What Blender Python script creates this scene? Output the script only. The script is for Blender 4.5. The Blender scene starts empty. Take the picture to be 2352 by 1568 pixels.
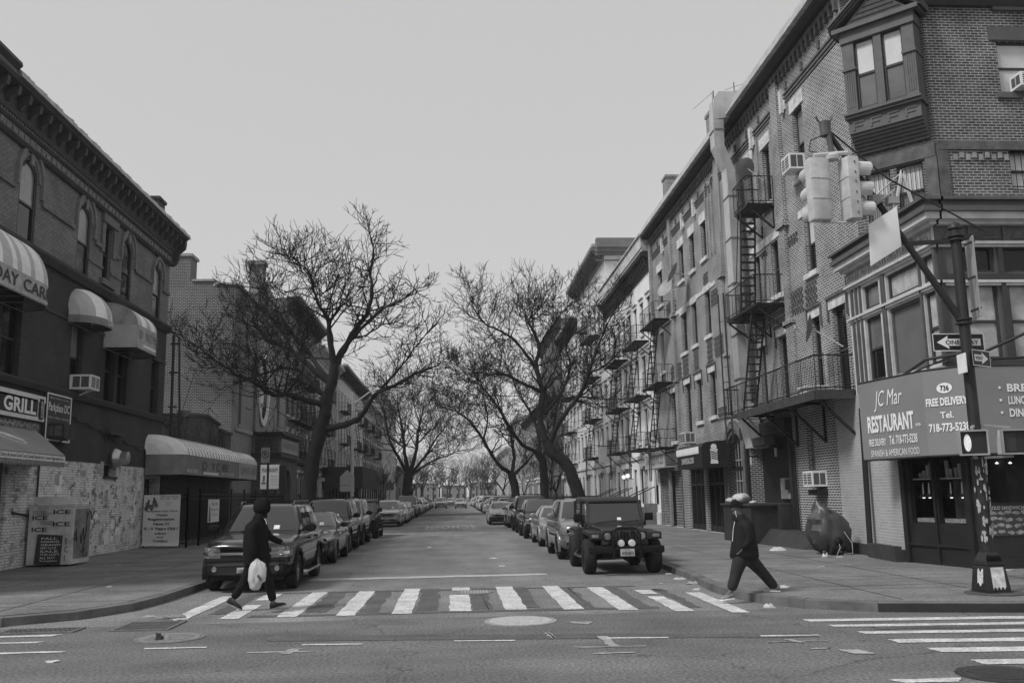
import bpy, bmesh, math, random
from mathutils import Vector, Matrix, Euler
from mathutils.bvhtree import BVHTree
PI = math.pi
rnd = random.Random(7)
S = bpy.context.scene
COL = S.collection

# ------------------------------------------------------------------ camera
cam = bpy.data.cameras.new("camera")
cam.sensor_width = 36.0
cam.lens = 36.0 * 2090 / 2352
cam.clip_start = 0.1
cam.clip_end = 4000
camo = bpy.data.objects.new("camera", cam)
COL.objects.link(camo)
R3 = Matrix(((0.99787965, -0.00707716, 0.06470015),
             (-0.06261958, 0.16667167, 0.98402202),
             (-0.01774777, -0.98598705, 0.1658751)))          # world axes in camera frame (x right, y down, z forward)
M4 = Matrix((
    (R3[0][0], -R3[0][1], -R3[0][2], 0.0),
    (R3[1][0], -R3[1][1], -R3[1][2], 0.0),
    (R3[2][0], -R3[2][1], -R3[2][2], 1.85),
    (0, 0, 0, 1)))
camo.matrix_world = M4
S.camera = camo

# ------------------------------------------------------------------ world + sun
W = bpy.data.worlds.new("World"); S.world = W; W.use_nodes = True
nt = W.node_tree; nt.nodes.clear()
wo = nt.nodes.new("ShaderNodeOutputWorld"); bg = nt.nodes.new("ShaderNodeBackground")
sky = nt.nodes.new("ShaderNodeTexSky"); sky.sky_type = 'NISHITA'; sky.sun_disc = False
SUN_EL = math.radians(50); SUN_ROT = math.radians(-118)   # soft light from the left
sky.sun_elevation = SUN_EL; sky.sun_rotation = SUN_ROT
bw = nt.nodes.new("ShaderNodeRGBToBW")
mr = nt.nodes.new("ShaderNodeMath"); mr.operation = 'POWER'; mr.inputs[1].default_value = 0.12   # the cloud deck evens the sky out
ml = nt.nodes.new("ShaderNodeMath"); ml.operation = 'MULTIPLY'; ml.inputs[1].default_value = 5.3
nt.links.new(sky.outputs[0], bw.inputs[0]); nt.links.new(bw.outputs[0], mr.inputs[0]); nt.links.new(mr.outputs[0], ml.inputs[0])
nt.links.new(ml.outputs[0], bg.inputs[0]); bg.inputs[1].default_value = 0.10
nt.links.new(bg.outputs[0], wo.inputs[0])
sl = bpy.data.lights.new("sun", 'SUN'); sl.energy = 2.7; sl.angle = math.radians(14); sl.color = (1, 1, 1)
so = bpy.data.objects.new("sun", sl); COL.objects.link(so)
sd = Vector((math.sin(SUN_ROT) * math.cos(SUN_EL), math.cos(SUN_ROT) * math.cos(SUN_EL), math.sin(SUN_EL)))
so.rotation_euler = sd.to_track_quat('Z', 'Y').to_euler()
so.location = (0, 0, 40)
S.view_settings.view_transform = 'Standard'; S.view_settings.look = 'None'
S.view_settings.exposure = 0.0; S.view_settings.gamma = 1.0
S.render.engine = 'CYCLES'
S.cycles.max_bounces = 5; S.cycles.diffuse_bounces = 2; S.cycles.glossy_bounces = 2; S.cycles.transparent_max_bounces = 4
S.cycles.volume_bounces = 0
S.cycles.use_denoising = True

# ------------------------------------------------------------------ materials (the photograph is black and white: all greys)
MATS = {}
def M(name, v=0.3, rough=0.85, var=0.18, scale=2.5, bump=0.0, metal=0.0, spec=0.4, fine=0.0, fsc=60, streak=0.0, emit=0.0, coat=0.0):
    if name in MATS: return MATS[name]
    m = bpy.data.materials.new(name); m.use_nodes = True; MATS[name] = m
    n = m.node_tree; b = n.nodes["Principled BSDF"]
    b.inputs["Roughness"].default_value = rough; b.inputs["Metallic"].default_value = metal
    b.inputs["Specular IOR Level"].default_value = spec
    b.inputs["Base Color"].default_value = (v, v, v, 1)
    if coat: b.inputs["Coat Weight"].default_value = coat; b.inputs["Coat Roughness"].default_value = 0.03
    if emit:
        b.inputs["Emission Color"].default_value = (1, 1, 1, 1); b.inputs["Emission Strength"].default_value = emit
    if var > 0 or fine > 0:
        tc = n.nodes.new("ShaderNodeTexCoord")
        t = n.nodes.new("ShaderNodeTexNoise"); t.inputs["Scale"].default_value = scale; t.inputs["Detail"].default_value = 6
        t.inputs["Roughness"].default_value = 0.65
        src = tc.outputs["Object"]
        if streak:
            mp = n.nodes.new("ShaderNodeMapping"); mp.inputs["Scale"].default_value = (1, 1, 1 - streak)
            n.links.new(src, mp.inputs[0]); src = mp.outputs[0]
        n.links.new(src, t.inputs["Vector"])
        r = n.nodes.new("ShaderNodeMapRange"); r.inputs[1].default_value = 0.3; r.inputs[2].default_value = 0.7
        r.inputs[3].default_value = v * (1 - var); r.inputs[4].default_value = v * (1 + var)
        n.links.new(t.outputs["Fac"], r.inputs[0]); out = r.outputs[0]
        if fine > 0:
            t2 = n.nodes.new("ShaderNodeTexNoise"); t2.inputs["Scale"].default_value = fsc; t2.inputs["Detail"].default_value = 3
            n.links.new(tc.outputs["Object"], t2.inputs["Vector"])
            r2 = n.nodes.new("ShaderNodeMapRange"); r2.inputs[1].default_value = 0.3; r2.inputs[2].default_value = 0.7
            r2.inputs[3].default_value = 1 - fine; r2.inputs[4].default_value = 1 + fine
            mu = n.nodes.new("ShaderNodeMath"); mu.operation = 'MULTIPLY'
            n.links.new(t2.outputs["Fac"], r2.inputs[0]); n.links.new(out, mu.inputs[0]); n.links.new(r2.outputs[0], mu.inputs[1]); out = mu.outputs[0]
        n.links.new(out, b.inputs["Base Color"])
        if bump:
            bp = n.nodes.new("ShaderNodeBump"); bp.inputs["Strength"].default_value = bump; bp.inputs["Distance"].default_value = 0.02
            n.links.new(t.outputs["Fac"], bp.inputs["Height"]); n.links.new(bp.outputs[0], b.inputs["Normal"])
    return m

def BRICK(name, v=0.12, mortar=0.3, var=0.35, blotch=0.25, white=None, bw_=0.215, bh=0.075, ms=0.011, wscale=0.6):
    """running-bond bricks laid along u = x - y and z; blotch = weathering; white = worn white paint over the bricks"""
    if name in MATS: return MATS[name]
    m = bpy.data.materials.new(name); m.use_nodes = True; MATS[name] = m
    n = m.node_tree; b = n.nodes["Principled BSDF"]; b.inputs["Roughness"].default_value = 0.9
    b.inputs["Specular IOR Level"].default_value = 0.2
    tc = n.nodes.new("ShaderNodeTexCoord"); sp = n.nodes.new("ShaderNodeSeparateXYZ"); n.links.new(tc.outputs["Object"], sp.inputs[0])
    su = n.nodes.new("ShaderNodeMath"); su.operation = 'SUBTRACT'; n.links.new(sp.outputs[0], su.inputs[0]); n.links.new(sp.outputs[1], su.inputs[1])
    cb = n.nodes.new("ShaderNodeCombineXYZ"); n.links.new(su.outputs[0], cb.inputs[0]); n.links.new(sp.outputs[2], cb.inputs[1])
    br = n.nodes.new("ShaderNodeTexBrick"); n.links.new(cb.outputs[0], br.inputs["Vector"])
    br.inputs["Scale"].default_value = 1.0; br.inputs["Brick Width"].default_value = bw_; br.inputs["Row Height"].default_value = bh
    br.inputs["Mortar Size"].default_value = ms; br.inputs["Mortar Smooth"].default_value = 0.3; br.inputs["Bias"].default_value = 0.0
    br.inputs["Color1"].default_value = (v * (1 - var),) * 3 + (1,); br.inputs["Color2"].default_value = (v * (1 + var),) * 3 + (1,)
    br.inputs["Mortar"].default_value = (mortar,) * 3 + (1,)
    t = n.nodes.new("ShaderNodeTexNoise"); t.inputs["Scale"].default_value = wscale; t.inputs["Detail"].default_value = 7; t.inputs["Roughness"].default_value = 0.65
    n.links.new(tc.outputs["Object"], t.inputs["Vector"])
    r = n.nodes.new("ShaderNodeMapRange"); r.inputs[1].default_value = 0.3; r.inputs[2].default_value = 0.7
    r.inputs[3].default_value = 1 - blotch; r.inputs[4].default_value = 1 + blotch
    n.links.new(t.outputs["Fac"], r.inputs[0])
    mu = n.nodes.new("ShaderNodeVectorMath"); mu.operation = 'SCALE'
    n.links.new(br.outputs["Color"], mu.inputs[0]); n.links.new(r.outputs[0], mu.inputs["Scale"]); out = mu.outputs[0]
    if white is not None:
        t3 = n.nodes.new("ShaderNodeTexNoise"); t3.inputs["Scale"].default_value = 2.2; t3.inputs["Detail"].default_value = 8; t3.inputs["Roughness"].default_value = 0.75
        n.links.new(cb.outputs[0], t3.inputs["Vector"])
        b2 = n.nodes.new("ShaderNodeTexBrick"); n.links.new(cb.outputs[0], b2.inputs["Vector"])
        b2.inputs["Scale"].default_value = 1.0; b2.inputs["Brick Width"].default_value = bw_; b2.inputs["Row Height"].default_value = bh
        b2.inputs["Mortar Size"].default_value = ms; b2.inputs["Color1"].default_value = (0, 0, 0, 1); b2.inputs["Color2"].default_value = (1, 1, 1, 1); b2.inputs["Mortar"].default_value = (.3, .3, .3, 1)
        ad = n.nodes.new("ShaderNodeMath"); ad.operation = 'MULTIPLY_ADD'; ad.inputs[1].default_value = 0.12
        n.links.new(b2.outputs["Color"], ad.inputs[0]); n.links.new(t3.outputs["Fac"], ad.inputs[2])
        r3 = n.nodes.new("ShaderNodeMapRange"); r3.inputs[1].default_value = white[1] + .06; r3.inputs[2].default_value = white[1] + 0.22
        r3.inputs[3].default_value = 1; r3.inputs[4].default_value = 0; n.links.new(ad.outputs[0], r3.inputs[0])
        mx = n.nodes.new("ShaderNodeMix"); mx.data_type = 'RGBA'
        wc = n.nodes.new("ShaderNodeMapRange"); wc.inputs[1].default_value = 0.3; wc.inputs[2].default_value = 0.7; wc.inputs[3].default_value = white[0] * 0.8; wc.inputs[4].default_value = white[0] * 1.15
        n.links.new(t.outputs["Fac"], wc.inputs[0]); 
        mm = n.nodes.new("ShaderNodeMath"); mm.operation = 'MULTIPLY'
        mf = n.nodes.new("ShaderNodeMapRange"); mf.inputs[3].default_value = 1.0; mf.inputs[4].default_value = 0.5
        n.links.new(br.outputs["Fac"], mf.inputs[0]); n.links.new(wc.outputs[0], mm.inputs[0]); n.links.new(mf.outputs[0], mm.inputs[1])
        n.links.new(r3.outputs[0], mx.inputs[0]); n.links.new(out, mx.inputs[6]); n.links.new(mm.outputs[0], mx.inputs[7]); out = mx.outputs[2]
    n.links.new(out, b.inputs["Base Color"])
    bp = n.nodes.new("ShaderNodeBump"); bp.inputs["Strength"].default_value = 0.5; bp.inputs["Distance"].default_value = 0.008; bp.invert = True
    n.links.new(br.outputs["Fac"], bp.inputs["Height"]); n.links.new(bp.outputs[0], b.inputs["Normal"])
    return m

# ------------------------------------------------------------------ mesh building
class MB:
    def __init__(s): s.v = []; s.f = []; s.mi = []; s.cur = 0
    def vert(s, p): s.v.append(tuple(p)); return len(s.v) - 1
    def face(s, pts, idx=None):
        i = [s.vert(p) for p in pts]; s.f.append(i); s.mi.append(s.cur if idx is None else idx)
    def hexa(s, p):            # p: 8 points, bottom 4 ccw then top 4
        i = [s.vert(q) for q in p]
        for a in ((0, 3, 2, 1), (4, 5, 6, 7), (0, 1, 5, 4), (1, 2, 6, 5), (2, 3, 7, 6), (3, 0, 4, 7)):
            s.f.append([i[k] for k in a]); s.mi.append(s.cur)
    def box(s, x0, x1, y0, y1, z0, z1):
        s.hexa([(x0, y0, z0), (x1, y0, z0), (x1, y1, z0), (x0, y1, z0), (x0, y0, z1), (x1, y0, z1), (x1, y1, z1), (x0, y1, z1)])
    def fbox(s, fr, u0, u1, z0, z1, d0, d1):
        s.hexa([fr(u0, z0, d0), fr(u1, z0, d0), fr(u1, z0, d1), fr(u0, z0, d1), fr(u0, z1, d0), fr(u1, z1, d0), fr(u1, z1, d1), fr(u0, z1, d1)])
    def tube(s, pts, rads, n=6, caps=True):
        pts = [Vector(p) for p in pts]
        if not hasattr(rads, '__len__'): rads = [rads] * len(pts)
        rings = []; up = None
        for i, p in enumerate(pts):
            d = (pts[min(i + 1, len(pts) - 1)] - pts[max(i - 1, 0)])
            if d.length < 1e-9: d = Vector((0, 0, 1))
            d.normalize()
            if up is None:
                a = Vector((0, 0, 1)) if abs(d.z) < 0.9 else Vector((1, 0, 0))
                up = d.cross(a).normalized()
            else:
                up = (up - d * up.dot(d))
                if up.length < 1e-6: up = d.orthogonal()
                up.normalize()
            w = d.cross(up)
            rings.append([s.vert(p + (up * math.cos(2 * PI * k / n) + w * math.sin(2 * PI * k / n)) * rads[i]) for k in range(n)])
        for a, b in zip(rings, rings[1:]):
            for k in range(n):
                s.f.append([a[k], a[(k + 1) % n], b[(k + 1) % n], b[k]]); s.mi.append(s.cur)
        if caps and n > 2:
            s.f.append(rings[0][::-1]); s.mi.append(s.cur); s.f.append(rings[-1]); s.mi.append(s.cur)
    def bar(s, a, b, r=0.015, n=4): s.tube([a, b], r, n)
    def beam(s, a, b, w, h):       # square-section beam, w across (horizontal), h vertical-ish
        a = Vector(a); b = Vector(b); d = (b - a).normalized()
        x = d.cross(Vector((0, 0, 1)));  x = x.normalized() if x.length > 1e-4 else Vector((1, 0, 0)); y = x.cross(d)
        q = [(-1, -1), (1, -1), (1, 1), (-1, 1)]
        s.hexa([a + x * w / 2 * i + y * h / 2 * j for i, j in q] + [b + x * w / 2 * i + y * h / 2 * j for i, j in q])
    def lathe(s, prof, c=(0, 0, 0), axis='z', n=20):
        rings = []
        for r, h in prof:
            ring = []
            for k in range(n):
                a = 2 * PI * k / n; x, y = r * math.cos(a), r * math.sin(a)
                p = {'z': (x, y, h), 'y': (x, h, y), 'x': (h, x, y)}[axis]
                ring.append(s.vert((c[0] + p[0], c[1] + p[1], c[2] + p[2])))
            rings.append(ring)
        for a, b in zip(rings, rings[1:]):
            for k in range(n): s.f.append([a[k], a[(k + 1) % n], b[(k + 1) % n], b[k]]); s.mi.append(s.cur)
        if prof[0][0] > 1e-5: s.f.append(rings[0][::-1]); s.mi.append(s.cur)
        if prof[-1][0] > 1e-5: s.f.append(rings[-1]); s.mi.append(s.cur)
    def prism(s, poly, a, b):      # poly: list of fn(t)-> points at a and b : poly points given as callables p(h)
        lo = [s.vert(p(a)) for p in poly]; hi = [s.vert(p(b)) for p in poly]; k = len(poly)
        s.f.append(lo[::-1]); s.f.append(hi); s.mi += [s.cur] * 2
        for i in range(k): s.f.append([lo[i], lo[(i + 1) % k], hi[(i + 1) % k], hi[i]]); s.mi.append(s.cur)
    def prism_z(s, pts, z0, z1): s.prism([(lambda h, p=p: (p[0], p[1], h)) for p in pts], z0, z1)
    def profile(s, fr, prof, u0, u1):  # sweep closed (d,z) profile along u
        s.prism([(lambda h, p=p: fr(h, p[1], p[0])) for p in prof], u0, u1)
    def grid(s, fn, nu, nv, close=False):
        g = [[s.vert(fn(i / nu, j / nv)) for i in range(nu + 1)] for j in range(nv + 1)]
        for j in range(nv):
            for i in range(nu): s.f.append([g[j][i], g[j][i + 1], g[j + 1][i + 1], g[j + 1][i]]); s.mi.append(s.cur)

ORG = {}
def tag(o, label=None, cat=None, group=None, kind=None):
    if label: o["label"] = label
    if cat: o["category"] = cat
    if group: o["group"] = group
    if kind: o["kind"] = kind
    return o
def obj(name, mb, mats, parent=None, smooth=False, merge=False):
    """link mb (world coordinates, or local ones of a rotated parent) as one object"""
    me = bpy.data.meshes.new(name)
    o0 = Vector(ORG.get(parent.name, (0, 0, 0))) if parent is not None else Vector((0, 0, 0))
    me.from_pydata([(p[0] - o0.x, p[1] - o0.y, p[2] - o0.z) for p in mb.v], [], mb.f)
    if not isinstance(mats, (list, tuple)): mats = [mats]
    for m in mats: me.materials.append(m)
    if len(mats) > 1:
        me.polygons.foreach_set("material_index", mb.mi)
    b = bmesh.new(); b.from_mesh(me)
    if merge: bmesh.ops.remove_doubles(b, verts=b.verts, dist=1e-4)
    bmesh.ops.recalc_face_normals(b, faces=b.faces); b.to_mesh(me); b.free()
    if smooth is True: me.shade_smooth()
    elif smooth:
        me.shade_smooth(); me.set_sharp_from_angle(angle=math.radians(smooth))
    o = bpy.data.objects.new(name, me); COL.objects.link(o)
    if parent is not None:
        o.parent = parent; ORG[o.name] = tuple(o0)
    else: ORG[o.name] = (0, 0, 0)
    return o
def thing(name, label, cat, loc=(0, 0, 0), group=None, kind=None, rotz=0, world=True):
    """Empty at a thing's base; world=True: its parts are given in world coordinates"""
    o = bpy.data.objects.new(name, None); COL.objects.link(o); o.location = loc; o.rotation_euler = (0, 0, rotz)
    o.empty_display_size = 0.2
    tag(o, label, cat, group, kind)
    ORG[o.name] = tuple(loc) if world else (0, 0, 0)
    return o
def solo(name, mb, mats, label, cat, group=None, kind=None, smooth=False, base=None):
    """a thing that is one mesh; its origin is put at its base"""
    if base is None:
        xs = [p[0] for p in mb.v]; ys = [p[1] for p in mb.v]; zs = [p[2] for p in mb.v]
        base = ((min(xs) + max(xs)) / 2, (min(ys) + max(ys)) / 2, min(zs))
    mb.v = [(p[0] - base[0], p[1] - base[1], p[2] - base[2]) for p in mb.v]
    o = obj(name, mb, mats, None, smooth); o.location = base; ORG[o.name] = base
    return tag(o, label, cat, group, kind)
def copy_tree(o, parent=None, loc=None, rotz=None, label=None, mats=None):
    c = o.copy(); COL.objects.link(c); c.parent = parent
    if parent is None and loc is not None:
        c.location = loc; ORG[c.name] = tuple(loc)
        if rotz is not None: c.rotation_euler[2] = rotz
        if label: c["label"] = label
    else: ORG[c.name] = ORG[parent.name] if parent else (0, 0, 0)
    if mats and o.type == 'MESH':
        for i, sl_ in enumerate(c.material_slots):
            nm = sl_.material.name if sl_.material else None
            if nm in mats: sl_.link = 'OBJECT'; sl_.material = mats[nm]
    for ch in list(o.children): copy_tree(ch, c, mats=mats)
    return c

def RIGHT(x0=10.9): return lambda u, z, d=0.0: (x0 - d, u, z)      # facade along +Y facing the street from the right
def LEFT(x0=-11.7): return lambda u, z, d=0.0: (x0 + d, u, z)
def FRONT(y0): return lambda u, z, d=0.0: (u, y0 - d, z)           # facing the camera
def LINEF(a, b):                                                     # facade from a to b (2D), outward normal to the right of a->b
    a = Vector(a); b = Vector(b); e = (b - a).normalized(); nn = Vector((e.y, -e.x))
    return lambda u, z, d=0.0: (a.x + e.x * u + nn.x * d, a.y + e.y * u + nn.y * d, z)

def wall(fr, u0, u1, z0, z1, ops=(), depth=0.22, mb=None):
    """wall face with real openings and their reveals. ops: (ua,ub,za,zb[,arch]) arch = rise of a round head"""
    mb = mb or MB()
    us = sorted({u0, u1} | {min(max(x, u0), u1) for o in ops for x in o[:2]})
    zs = sorted({z0, z1} | {min(max(x, z0), z1) for o in ops for x in o[2:4]})
    for i in range(len(us) - 1):
        for j in range(len(zs) - 1):
            cu = (us[i] + us[i + 1]) / 2; cz = (zs[j] + zs[j + 1]) / 2
            if any(o[0] < cu < o[1] and o[2] < cz < o[3] for o in ops): continue
            mb.face([fr(us[i], zs[j], 0), fr(us[i + 1], zs[j], 0), fr(us[i + 1], zs[j + 1], 0), fr(us[i], zs[j + 1], 0)])
    for o in ops:
        a, b, c, d = o[:4]; rise = o[4] if len(o) > 4 else 0
        mb.face([fr(a, c, 0), fr(b, c, 0), fr(b, c, -depth), fr(a, c, -depth)])
        zt = d - rise
        mb.face([fr(a, c, 0), fr(a, zt, 0), fr(a, zt, -depth), fr(a, c, -depth)])
        mb.face([fr(b, c, 0), fr(b, zt, 0), fr(b, zt, -depth), fr(b, c, -depth)])
        if rise:
            n = 8; arc = [((a + b) / 2 - (b - a) / 2 * math.cos(PI * k / n), zt + rise * math.sin(PI * k / n)) for k in range(n + 1)]
            for p, q in zip(arc, arc[1:]):
                mb.face([fr(p[0], p[1], 0), fr(q[0], q[1], 0), fr(q[0], d, 0), fr(p[0], d, 0)])
                mb.face([fr(p[0], p[1], 0), fr(q[0], q[1], 0), fr(q[0], q[1], -depth), fr(p[0], p[1], -depth)])
        else: mb.face([fr(a, d, 0), fr(b, d, 0), fr(b, d, -depth), fr(a, d, -depth)])
    return mb
def shell(mb, x0, x1, y0, y1, z0, z1, skip=()):
    """remaining faces of a block: skip any of 'x0','x1','y0','y1'"""
    if 'x0' not in skip: mb.face([(x0, y0, z0), (x0, y1, z0), (x0, y1, z1), (x0, y0, z1)])
    if 'x1' not in skip: mb.face([(x1, y0, z0), (x1, y1, z0), (x1, y1, z1), (x1, y0, z1)])
    if 'y0' not in skip: mb.face([(x0, y0, z0), (x1, y0, z0), (x1, y0, z1), (x0, y0, z1)])
    if 'y1' not in skip: mb.face([(x0, y1, z0), (x1, y1, z0), (x1, y1, z1), (x0, y1, z1)])

def window(fr, u0, u1, z0, z1, bld, depth=0.16, fm=None, pm=None, rise=0, mull=False, blind=None, sill=None, lintel=None, sash=True, bars=0, name='window', fw=0.06):
    """double-hung window set in an opening: frame > pane (two), sill, lintel, blind"""
    fm = fm or M('window_paint_dark', 0.05, 0.5)
    f = MB(); zt = z1 - rise
    f.fbox(fr, u0, u0 + fw, z0, zt, -depth, -depth + .07); f.fbox(fr, u1 - fw, u1, z0, zt, -depth, -depth + .07)
    f.fbox(fr, u0 + fw, u1 - fw, z0, z0 + fw, -depth, -depth + .07)
    zm = (z0 + zt) / 2 + rise * .3
    if rise:
        n = 8; c = (u0 + u1) / 2; r1 = (u1 - u0) / 2; r0 = r1 - fw
        for k in range(n):
            a, b = PI * k / n, PI * (k + 1) / n
            q = []
            for dd in (-depth, -depth + .07):
                for rr, aa in ((r0, a), (r1, a), (r1, b), (r0, b)): q.append(fr(c - rr * math.cos(aa), zt + rr * rise / r1 * math.sin(aa), dd))
            f.hexa(q)
    else: f.fbox(fr, u0 + fw, u1 - fw, z1 - fw, z1, -depth, -depth + .07)
    if sash: f.fbox(fr, u0 + fw, u1 - fw, zm - .03, zm + .03, -depth, -depth + .06)
    if mull: f.fbox(fr, (u0 + u1) / 2 - .05, (u0 + u1) / 2 + .05, z0 + fw, zt - fw, -depth, -depth + .08)
    for k in range(bars):
        uu = u0 + (u1 - u0) * (k + 1) / (bars + 1); f.fbox(fr, uu - .008, uu + .008, z0, zt, -.06, -.045)
    if bars:
        for zz in (z0 + .12, (z0 + z1) / 2, zt - .12): f.fbox(fr, u0, u1, zz - .012, zz + .012, -.045, -.03)
    w = obj(name, f, fm, bld)
    pm = pm or M('glass_dark', 0.02, 0.06, 0.3, 1.2, spec=0.6)
    def pane(za, zb, dd, mat, arch):
        p = MB()
        if arch:
            n = 10; c = (u0 + u1) / 2; r = (u1 - u0) / 2
            pts = [fr(u0, za, dd), fr(u1, za, dd)] + [fr(c + r * math.cos(PI * k / n), zt + rise * math.sin(PI * k / n), dd) for k in range(n + 1)]
            p.face(pts)
        else: p.face([fr(u0 + .01, za, dd), fr(u1 - .01, za, dd), fr(u1 - .01, zb, dd), fr(u0 + .01, zb, dd)])
        obj('pane', p, mat, w)
    if sash:
        pane(z0, zm, -depth + .02, pm, False); pane(zm, z1, -depth + .035, blind or pm, rise > 0)
    else: pane(z0, z1, -depth + .02, blind or pm, rise > 0)
    if sill:
        m = MB(); m.fbox(fr, u0 - .12, u1 + .12, z0 - .16, z0, .003 - .1, .09); obj('sill', m, sill, w)
    if lintel:
        m = MB(); m.fbox(fr, u0 - .14, u1 + .14, z1, z1 + .26, -.1, .04); m.fbox(fr, u0 - .2, u1 + .2, z1 + .26, z1 + .33, -.05, .10); obj('lintel', m, lintel, w)
    return w

def text(s, P0, Rv, Uv, mat, parent, name='lettering', ext=0.004, shear=0.0, bold=0.0, space=1.0):
    """flat raised lettering filling the parallelogram P0 + a*Rv + b*Uv"""
    cu = bpy.data.curves.new('t', 'FONT'); cu.body = s; cu.shear = shear; cu.offset = bold; cu.space_character = space
    cu.resolution_u = 3; cu.fill_mode = 'FRONT'
    to = bpy.data.objects.new('t', cu); COL.objects.link(to)
    dg = bpy.context.evaluated_depsgraph_get()
    me = bpy.data.meshes.new_from_object(to.evaluated_get(dg))
    bpy.data.objects.remove(to); bpy.data.curves.remove(cu)
    vs = [v.co.copy() for v in me.vertices]
    if not vs: return None
    x0 = min(v.x for v in vs); x1 = max(v.x for v in vs); y0 = min(v.y for v in vs); y1 = max(v.y for v in vs)
    P0 = Vector(P0); Rv = Vector(Rv); Uv = Vector(Uv); nn = Rv.cross(Uv).normalized() * ext
    mb = MB(); mb.v = [tuple(P0 + Rv * ((v.x - x0) / (x1 - x0)) + Uv * ((v.y - y0) / max(y1 - y0, 1e-6)) + nn) for v in vs]
    mb.f = [list(p.vertices) for p in me.polygons]; mb.mi = [0] * len(mb.f)
    bpy.data.meshes.remove(me)
    return obj(name, mb, mat, parent)
def ftext(s, fr, ua, ub, z0, z1, d, mat, parent, **k):
    """text on a facade frame reading from ua to ub"""
    a = Vector(fr(ua, z0, d)); return text(s, a, Vector(fr(ub, z0, d)) - a, Vector(fr(ua, z1, d)) - a, mat, parent, **k)
# ================================================================== ground, roads, pavements
def road_mat(name, v, dark):
    m = M(name, v, 0.9, 0.24, 0.55, fine=0.5, fsc=26, spec=0.25)
    n = m.node_tree; b = n.nodes["Principled BSDF"]; src = b.inputs["Base Color"].links[0].from_socket
    tc = n.nodes.new("ShaderNodeTexCoord")
    mp = n.nodes.new("ShaderNodeMapping"); mp.inputs["Scale"].default_value = (1, 0.12, 1) if dark else (0.1, 1, 1)
    n.links.new(tc.outputs["Object"], mp.inputs[0])
    t = n.nodes.new("ShaderNodeTexNoise"); t.inputs["Scale"].default_value = 0.9; t.inputs["Detail"].default_value = 5
    n.links.new(mp.outputs[0], t.inputs["Vector"])
    r = n.nodes.new("ShaderNodeMapRange"); r.inputs[1].default_value = 0.35; r.inputs[2].default_value = 0.65; r.inputs[3].default_value = 0.8; r.inputs[4].default_value = 1.12
    n.links.new(t.outputs["Fac"], r.inputs[0])
    # thin wandering cracks: narrow band of a warped voronoi
    wn = n.nodes.new("ShaderNodeTexNoise"); wn.inputs["Scale"].default_value = 1.7; wn.inputs["Detail"].default_value = 4; n.links.new(tc.outputs["Object"], wn.inputs["Vector"])
    ws = n.nodes.new("ShaderNodeVectorMath"); ws.operation = 'MULTIPLY_ADD'; ws.inputs[1].default_value = (0.9, 0.9, 0); 
    n.links.new(wn.outputs["Color"], ws.inputs[0]); n.links.new(tc.outputs["Object"], ws.inputs[2])
    vo = n.nodes.new("ShaderNodeTexVoronoi"); vo.feature = 'DISTANCE_TO_EDGE'; vo.inputs["Scale"].default_value = 0.24; n.links.new(ws.outputs[0], vo.inputs["Vector"])
    cr = n.nodes.new("ShaderNodeMapRange"); cr.inputs[1].default_value = 0.0; cr.inputs[2].default_value = 0.0035; cr.inputs[3].default_value = 0.5; cr.inputs[4].default_value = 1.0
    n.links.new(vo.outputs["Distance"], cr.inputs[0])
    m1 = n.nodes.new("ShaderNodeMath"); m1.operation = 'MULTIPLY'; n.links.new(src, m1.inputs[0]); n.links.new(r.outputs[0], m1.inputs[1])
    m2 = n.nodes.new("ShaderNodeMath"); m2.operation = 'MULTIPLY'; n.links.new(m1.outputs[0], m2.inputs[0]); n.links.new(cr.outputs[0], m2.inputs[1])
    n.links.new(m2.outputs[0], b.inputs["Base Color"])
    t5 = n.nodes.new("ShaderNodeTexNoise"); t5.inputs["Scale"].default_value = 90; t5.inputs["Detail"].default_value = 2; n.links.new(tc.outputs["Object"], t5.inputs["Vector"])
    bp = n.nodes.new("ShaderNodeBump"); bp.inputs["Strength"].default_value = 0.35; bp.inputs["Distance"].default_value = 0.01
    n.links.new(t5.outputs["Fac"], bp.inputs["Height"]); n.links.new(bp.outputs[0], b.inputs["Normal"])
    return m
A_ST = road_mat('asphalt_street', 0.20, True)
A_AV = road_mat('asphalt_avenue', 0.145, False)
PATCH = M('asphalt_patch', 0.095, 0.9, 0.25, 1.5, fine=0.4, fsc=26)
CONC = M('concrete_walk', 0.165, 0.9, 0.34, 0.7, fine=0.35, fsc=30)
KERB = M('kerb_stone', 0.13, 0.85, 0.35, 2.0, fine=0.15)
KERBD = M('kerb_steel_face', 0.03, 0.6, 0.3, 2.0)
PAINT = M('road_paint', 0.52, 0.8, 0.3, 3.0, fine=0.35, fsc=26)
PAINTW = M('road_paint_worn', 0.34, 0.85, 0.35, 4.0, fine=0.25)
g = MB(); g.face([(-800, -300, -.03), (800, -300, -.03), (800, 1300, -.03), (-800, 1300, -.03)]); tag(obj('ground', g, M('ground_far', 0.09, 0.95, 0.3, 0.02)), kind='structure')
g = MB(); g.face([(-90, -25, 0), (90, -25, 0), (90, 14.6, 0), (-90, 14.6, 0)]); tag(obj('avenue_road', g, A_AV), kind='structure')
g = MB(); g.face([(-7, 14.6, 0), (7, 14.6, 0), (5.3, 17, 0), (5.3, 420, 0), (-5.5, 420, 0), (-5.5, 17, 0)]); tag(obj('street_road', g, A_ST), kind='structure')

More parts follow.
